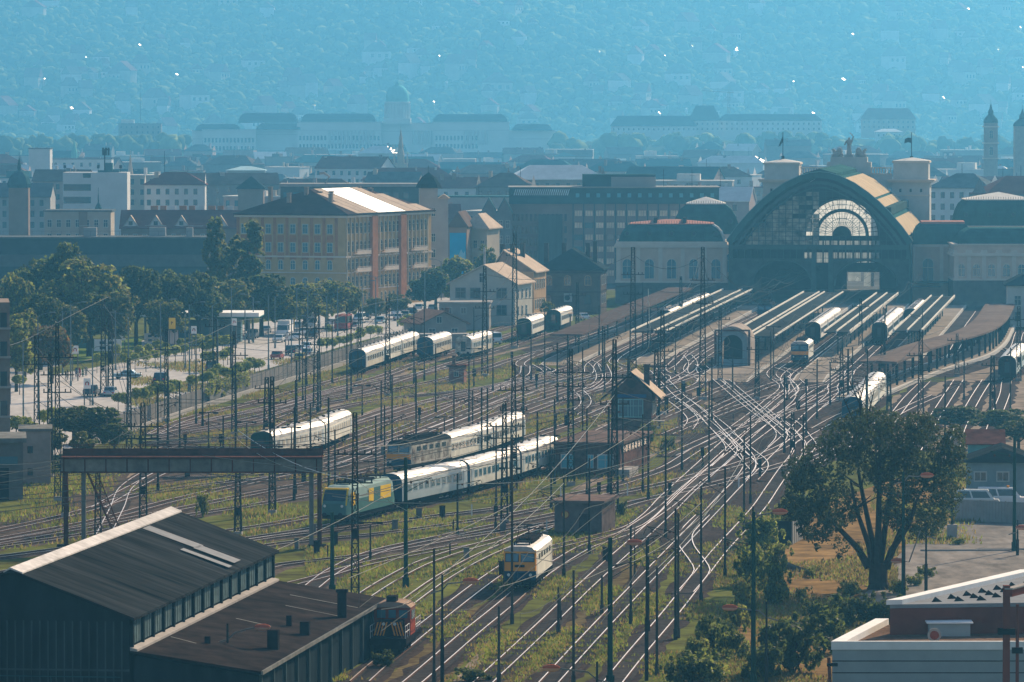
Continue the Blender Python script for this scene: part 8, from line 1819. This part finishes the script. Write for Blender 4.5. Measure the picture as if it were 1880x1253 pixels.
# --- clipped ball trees
m = MB(); m.tube((0, 0, -.1), (0, 0, 1.9), .06, 6, .045); BT = m.mesh('trunk', mBark)
BC = [leaves([(0, 0, 2.5, .95, .95, .8), (.3, .2, 2.6, .7, .7, .6)], 520, .17, s, mats=[mLeafLight, mLeafLight, leafmat('ball_leaves', (.16, .21, .03), (.25, .28, .05))], pull=.1) for s in (1, 2, 3)]
BALL = [(36, 697), (178, 657), (191, 648), (215, 645), (229, 660), (233, 645), (248, 655), (255, 644), (268, 652), (272, 640), (285, 647), (290, 632), (302, 640), (306, 645), (322, 643), (333, 628), (345, 625), (357, 622), (366, 622), (337, 640), (378, 632), (386, 625), (389, 634), (408, 622), (413, 628), (419, 621), (410, 648), (418, 645), (380, 655), (389, 653), (217, 729), (230, 732), (250, 722), (263, 727), (270, 720), (275, 712), (287, 717), (302, 714), (311, 710), (318, 706), (325, 704), (354, 697), (372, 693), (381, 690), (391, 685), (401, 683), (415, 682), (427, 681), (437, 679), (443, 673), (452, 672), (459, 669), (467, 666), (476, 663), (590, 632), (600, 628), (612, 626), (623, 624), (632, 621), (642, 619), (655, 616), (663, 612), (740, 590), (750, 587), (760, 584), (770, 582), (604, 603), (680, 606), (694, 602), (30, 780), (48, 775), (80, 765), (98, 762), (60, 790)]
for i, (px, py) in enumerate(BALL):
    yb = py + (2.4 + .25 * (i % 3)) * (py + 22 - HOR) / 45; g = G(px, yb); s = R.uniform(.85, 1.3); t = thing('ball_tree', None, 'tree', (*g, .03), R.uniform(0, 6), 'clipped ball trees along the road'); t.scale = (s, s, R.uniform(.9, 1.15))
    put('trunk', BT, t); put('crown', BC[i % 3], t); later(t, 'small clipped ball tree', px, py)
# --- hedge on the fence
def hedge():
    a, b = G(384, 743), G(452, 722); d = Vector(b) - Vector(a); t = thing('ivy_hedge', 'tall ivy covered stretch of the road fence', 'hedge', (*a, 0), atan2(d.y, d.x)); L = d.length
    cl = [(i * L / 14, R.uniform(-.3, .3), R.uniform(.8, 3.2), L / 16, .6, .9) for i in range(15)] + [(i * L / 9, 0, 2.2, L / 10, .5, 1.4) for i in range(10)]
    put('foliage', leaves(cl, 3500, .2, 9, mats=[mLeafLight, mLeafOlive]), t); m = MB(); m.box(0, L, -.1, .1, 0, 2.6); m.build('fence_panel', mGreySteel, t)
hedge(); land(418, 725, 'the ivy hedge')
# --- bushes
for i, (px, yb, w, h, kd) in enumerate([(1405, 1005, 90, 62, 0), (1440, 990, 60, 60, 2), (1420, 1050, 70, 60, 2), (1385, 1075, 80, 70, 0), (1415, 1110, 80, 90, 0), (1375, 1130, 60, 70, 2), (1350, 1155, 60, 50, 2), (1310, 1200, 90, 70, 1), (1280, 1225, 60, 60, 2), (1345, 1210, 70, 60, 0), (1455, 1235, 150, 110, 1), (1510, 1200, 110, 80, 1), (1400, 1250, 90, 70, 1), (1300, 1255, 110, 60, 0), (1560, 1150, 90, 60, 1), (1610, 1150, 80, 60, 1), (1500, 1150, 60, 50, 1), (1250, 1258, 80, 50, 1), (1460, 960, 70, 60, 0), (1190, 815, 36, 40, 2), (1170, 800, 26, 24, 0), (1225, 830, 30, 28, 0), (372, 950, 26, 48, 2), (705, 1225, 50, 30, 1), (870, 1252, 70, 26, 1), (1118, 962, 30, 36, 0), (1140, 950, 22, 30, 1), (395, 735, 30, 40, 0), (1650, 1090, 40, 26, 2), (1680, 1075, 36, 20, 2), (1560, 1095, 50, 30, 2), (1475, 1100, 30, 22, 2), (1760, 1000, 30, 14, 2), (1700, 1060, 40, 20, 0), (1830, 950, 60, 22, 2), (1780, 952, 50, 20, 0), (1870, 952, 40, 20, 2), (1490, 1060, 30, 22, 2), (1335, 1175, 46, 40, 1), (1365, 1060, 36, 36, 2)]):
    S = (yb - HOR) / 45; tree('bush', ('green bush', 'dark bush', 'light green bush')[kd], 'bush', [3, 1, 2][kd] + 3 * (i % 2), px, yb, h / S, w / S, 'bushes on the waste ground', 'bush')
# --- the big tree, lower right
def big_tree():
    g = G(1612, 1082); t = thing('big_tree', 'big spreading dark tree with forked trunk and drooping branches on the waste ground', 'tree', (*g, 0), 0); S = (1082 - HOR) / 45; rng = random.Random(3)
    X = lambda px: (px - 1612) / S; Z = lambda py: (1082 - py) / S
    m = MB(); m.tube((.1, 0, -.3), (0, 0, .5), 1.35, 10, .9); m.tube((0, 0, .5), (0, 0, 2.4), .9, 10, .8)
    for x, z, q, y in ((1530, 960, .4, .6), (1568, 930, .34, -.8), (1585, 900, .36, 1.2), (1612, 870, .4, -.5), (1640, 890, .36, .8), (1665, 960, .42, -.9), (1700, 890, .3, .3)):
        p = [Vector((rng.uniform(-.35, .35) + (x - 1612) / 120, rng.uniform(-.3, .3), 2.0)), Vector((X(x) * .45, y, 2.0 + (Z(z) - 2.0) * .42)), Vector((X(x), y * 3, Z(z))), Vector((X(x) * 1.25, y * 4.5, Z(z) + 2.6))]
        m.path([tuple(v) for v in p], q, 7, .1)
        for k in range(3): a = rng.uniform(0, 6.28); v = p[2]; m.tube(tuple(v), (v.x + cos(a) * 2.4, v.y + sin(a) * 2.4, v.z + rng.uniform(.5, 2.2)), .12, 5, .03)
    m.build('trunk', mBarkDark, t)
    m = MB(); b = Vector((X(1582), .3, Z(800)))
    for x, z in ((1560, 700), (1590, 690), (1548, 730), (1604, 715), (1575, 712)):
        e = Vector((X(x), rng.uniform(-1, 1), Z(z))); mid = b.lerp(e, .5) + Vector((rng.uniform(-.5, .5), 0, .2)); m.path([tuple(b), tuple(mid), tuple(e)], .14, 5, .03)
        for k in range(3): q = mid.lerp(e, k / 3); m.tube(tuple(q), (q.x + rng.uniform(-1.2, 1.2), q.y + rng.uniform(-.6, .6), q.z + rng.uniform(.3, 1.2)), .05, 4, .015)
    m.build('dead_branch', mBarkDark, t)
    cl = []
    for px, py, rx, rz in ((1520, 850, 55, 55), (1480, 900, 45, 50), (1560, 810, 50, 45), (1610, 830, 60, 60), (1540, 930, 50, 45), (1650, 870, 55, 60), (1700, 830, 50, 55), (1735, 870, 42, 60), (1715, 920, 55, 50), (1645, 945, 30, 25), (1500, 960, 40, 40), (1690, 780, 35, 28), (1600, 775, 50, 32), (1640, 800, 45, 45), (1755, 820, 25, 45), (1465, 870, 25, 35), (1690, 965, 50, 25), (1455, 930, 24, 26)):
        for k in range(2): cl.append((X(px) + rng.uniform(-.5, .5), (-1) ** k * rng.uniform(.5, 4.0), Z(py), rx / S, rng.uniform(1.8, 3.2), rz / S))
    for px, y0, y1 in ((1500, 960, 1010), (1538, 970, 1030), (1555, 985, 1015), (1520, 960, 1000), (1480, 950, 990), (1470, 930, 975), (1575, 985, 1020), (1690, 960, 990), (1735, 940, 965)):
        cl.append((X(px), rng.uniform(-2, 2), (Z(y0) + Z(y1)) / 2, .55, .55, (Z(y0) - Z(y1)) / 1.6))
    put('crown', leaves(cl, 44000, .14, 21, mats=[leafmat('big_tree_shaded_leaves', (.018, .028, .012), (.04, .052, .02)), mLeafDark, MATS['big_tree_shaded_leaves'], MATS['big_tree_shaded_leaves']], tuft=32, pull=.33), t)  # extra dark leaf colour, with the crown's shade put into it
big_tree(); land(1610, 900, 'the big tree'); land(1600, 1060, 'the big tree trunk')
# --- grass on the waste ground and between the tracks: too many blades to count
def grass(name, label, px0, px1, py0, py1, n, hgt, mats, seed, clear=1.9, poly=None):
    rng = np.random.default_rng(seed); pts = []
    seg = np.array([(q.x, q.y) for P in TRACKS for q in P if q.y < 1000])
    N = n * 3; gx = rng.uniform(px0, px1, N); Yn, Yf = G(940, py1)[1], G(940, py0)[1]; gy = rng.uniform(Yn, Yf, N); X_ = (gx - 940) / FL * gy
    P = np.stack([X_, gy], 1); nz = np.sin(P[:, 0] * .35 + np.sin(P[:, 1] * .06) * 2) + np.sin(P[:, 1] * .11 + P[:, 0] * .17)
    keep = nz + rng.uniform(-.9, .9, N) > .4
    P = P[keep]; ok = np.ones(len(P), bool)
    for s in range(0, len(P), 2000): d = ((P[s:s + 2000, None] - seg[None]) ** 2).sum(-1).min(1); ok[s:s + 2000] = d > clear ** 2 * (1 if poly is None else 1)
    P = P[ok][:n]; n = len(P)
    a = rng.uniform(0, 6.28, n); h = hgt * rng.uniform(.5, 1.4, n); w = .085 * rng.uniform(.6, 1.6, n); dx, dy = np.cos(a) * w, np.sin(a) * w; lx, ly = rng.normal(scale=.12, size=(2, n))
    Z0 = np.zeros(n); V = np.stack([np.stack([P[:, 0] - dx, P[:, 1] - dy, Z0], 1), np.stack([P[:, 0] + dx, P[:, 1] + dy, Z0], 1), np.stack([P[:, 0] + lx, P[:, 1] + ly, h], 1)], 1).reshape(-1, 3).astype(np.float32)
    me = bpy.data.meshes.new(name); me.vertices.add(3 * n); me.vertices.foreach_set('co', V.ravel()); me.loops.add(3 * n); me.loops.foreach_set('vertex_index', np.arange(3 * n, dtype=np.int32)); me.polygons.add(n); me.polygons.foreach_set('loop_start', np.arange(0, 3 * n, 3, dtype=np.int32))
    for mt in mats: me.materials.append(mt)
    me.polygons.foreach_set('material_index', rng.integers(0, len(mats), n).astype(np.int32)); me.update(); tag(put(name, me), label, None, None, 'stuff')
mBlade = leafmat('grass_blades', (.095, .125, .018), (.155, .18, .03)); mBladeDry = leafmat('dry_blades', (.14, .11, .04), (.20, .15, .05))
grass('grass', 'green grass growing between the foreground tracks', 560, 1420, 905, 1253, 90000, .30, [mBlade, mBlade, mBladeDry], 1)
grass('grass', 'green grass between the farther tracks', 240, 1300, 660, 915, 80000, .40, [mBlade, mBladeDry, mBladeDry], 2)
grass('dry_grass', 'dry orange grass on the waste ground', 1250, 1650, 1000, 1300, 34000, .3, [mBladeDry, mBladeDry, mStraw, mBlade], 3)
grass('grass', 'green grass around the gantry crane and the sheds', 0, 580, 860, 1010, 16000, .38, [mBlade, mBlade, mBladeDry], 5)
grass('grass', 'weeds along the right yard and fence', 1600, 1900, 880, 1000, 5000, .4, [mBlade, mBladeDry], 4)
# ---------------------------------------------------------------- camera, light, air
cam = bpy.data.cameras.new('camera'); co = bpy.data.objects.new('camera', cam); COL.objects.link(co)
co.location = (0, 0, CAMH); co.rotation_euler = (pi / 2 - PITCH, 0, 0)
cam.sensor_width = 36; cam.lens = FL / 1880 * 36; cam.clip_start = 1; cam.clip_end = 30000
SC.camera = co
SUN_AZ, SUN_EL = radians(27), radians(27)
sd = Vector((sin(SUN_AZ) * cos(SUN_EL), cos(SUN_AZ) * cos(SUN_EL), sin(SUN_EL)))
sl = bpy.data.lights.new('sun', 'SUN'); sl.energy = 5.0; sl.angle = radians(.5); sl.color = SUN_COL
so = bpy.data.objects.new('sun', sl); COL.objects.link(so); so.rotation_euler = (-sd).to_track_quat('-Z', 'Y').to_euler()
w = bpy.data.worlds.new('World'); SC.world = w; w.use_nodes = True
nt = w.node_tree; bg = nt.nodes['Background']; sk = nt.nodes.new('ShaderNodeTexSky'); sk.sky_type = 'NISHITA'
sk.sun_disc = False; sk.sun_elevation = SUN_EL; sk.sun_rotation = SUN_AZ; sk.dust_density = 1.6; sk.ozone_density = 1.6; sk.air_density = 1.0
nt.links.new(sk.outputs['Color'], bg.inputs['Color']); bg.inputs['Strength'].default_value = SKY_STRENGTH
vs = SC.view_settings; vs.view_transform = 'Standard'; vs.look = 'None'; vs.exposure = EXPO; vs.gamma = 1; vs.use_curve_mapping = False
def haze():
    m = MB(); m.box(-5200, 5200, -350, 9200, -30, 400)
    mt = bpy.data.materials.new('haze_air'); mt.use_nodes = True; n = mt.node_tree; n.nodes.remove(n.nodes['Principled BSDF'])
    v = n.nodes.new('ShaderNodeVolumePrincipled'); v.inputs['Color'].default_value = HAZE_COL; v.inputs['Density'].default_value = HAZE_D
    v.inputs['Anisotropy'].default_value = HAZE_G
    n.links.new(v.outputs['Volume'], n.nodes['Material Output'].inputs['Volume'])
    o = m.build('haze', mt); tag(o, 'pale blue haze over the rail yard and city', None, None, 'stuff')
haze()
settle_labels()
cy = SC.cycles; cy.volume_bounces = 0; cy.max_bounces = 6; cy.diffuse_bounces = 3; cy.glossy_bounces = 2; cy.transmission_bounces = 4; cy.transparent_max_bounces = 8
cy.use_denoising = True; cy.caustics_reflective = False; cy.caustics_refractive = False
cy.sample_clamp_indirect = 4
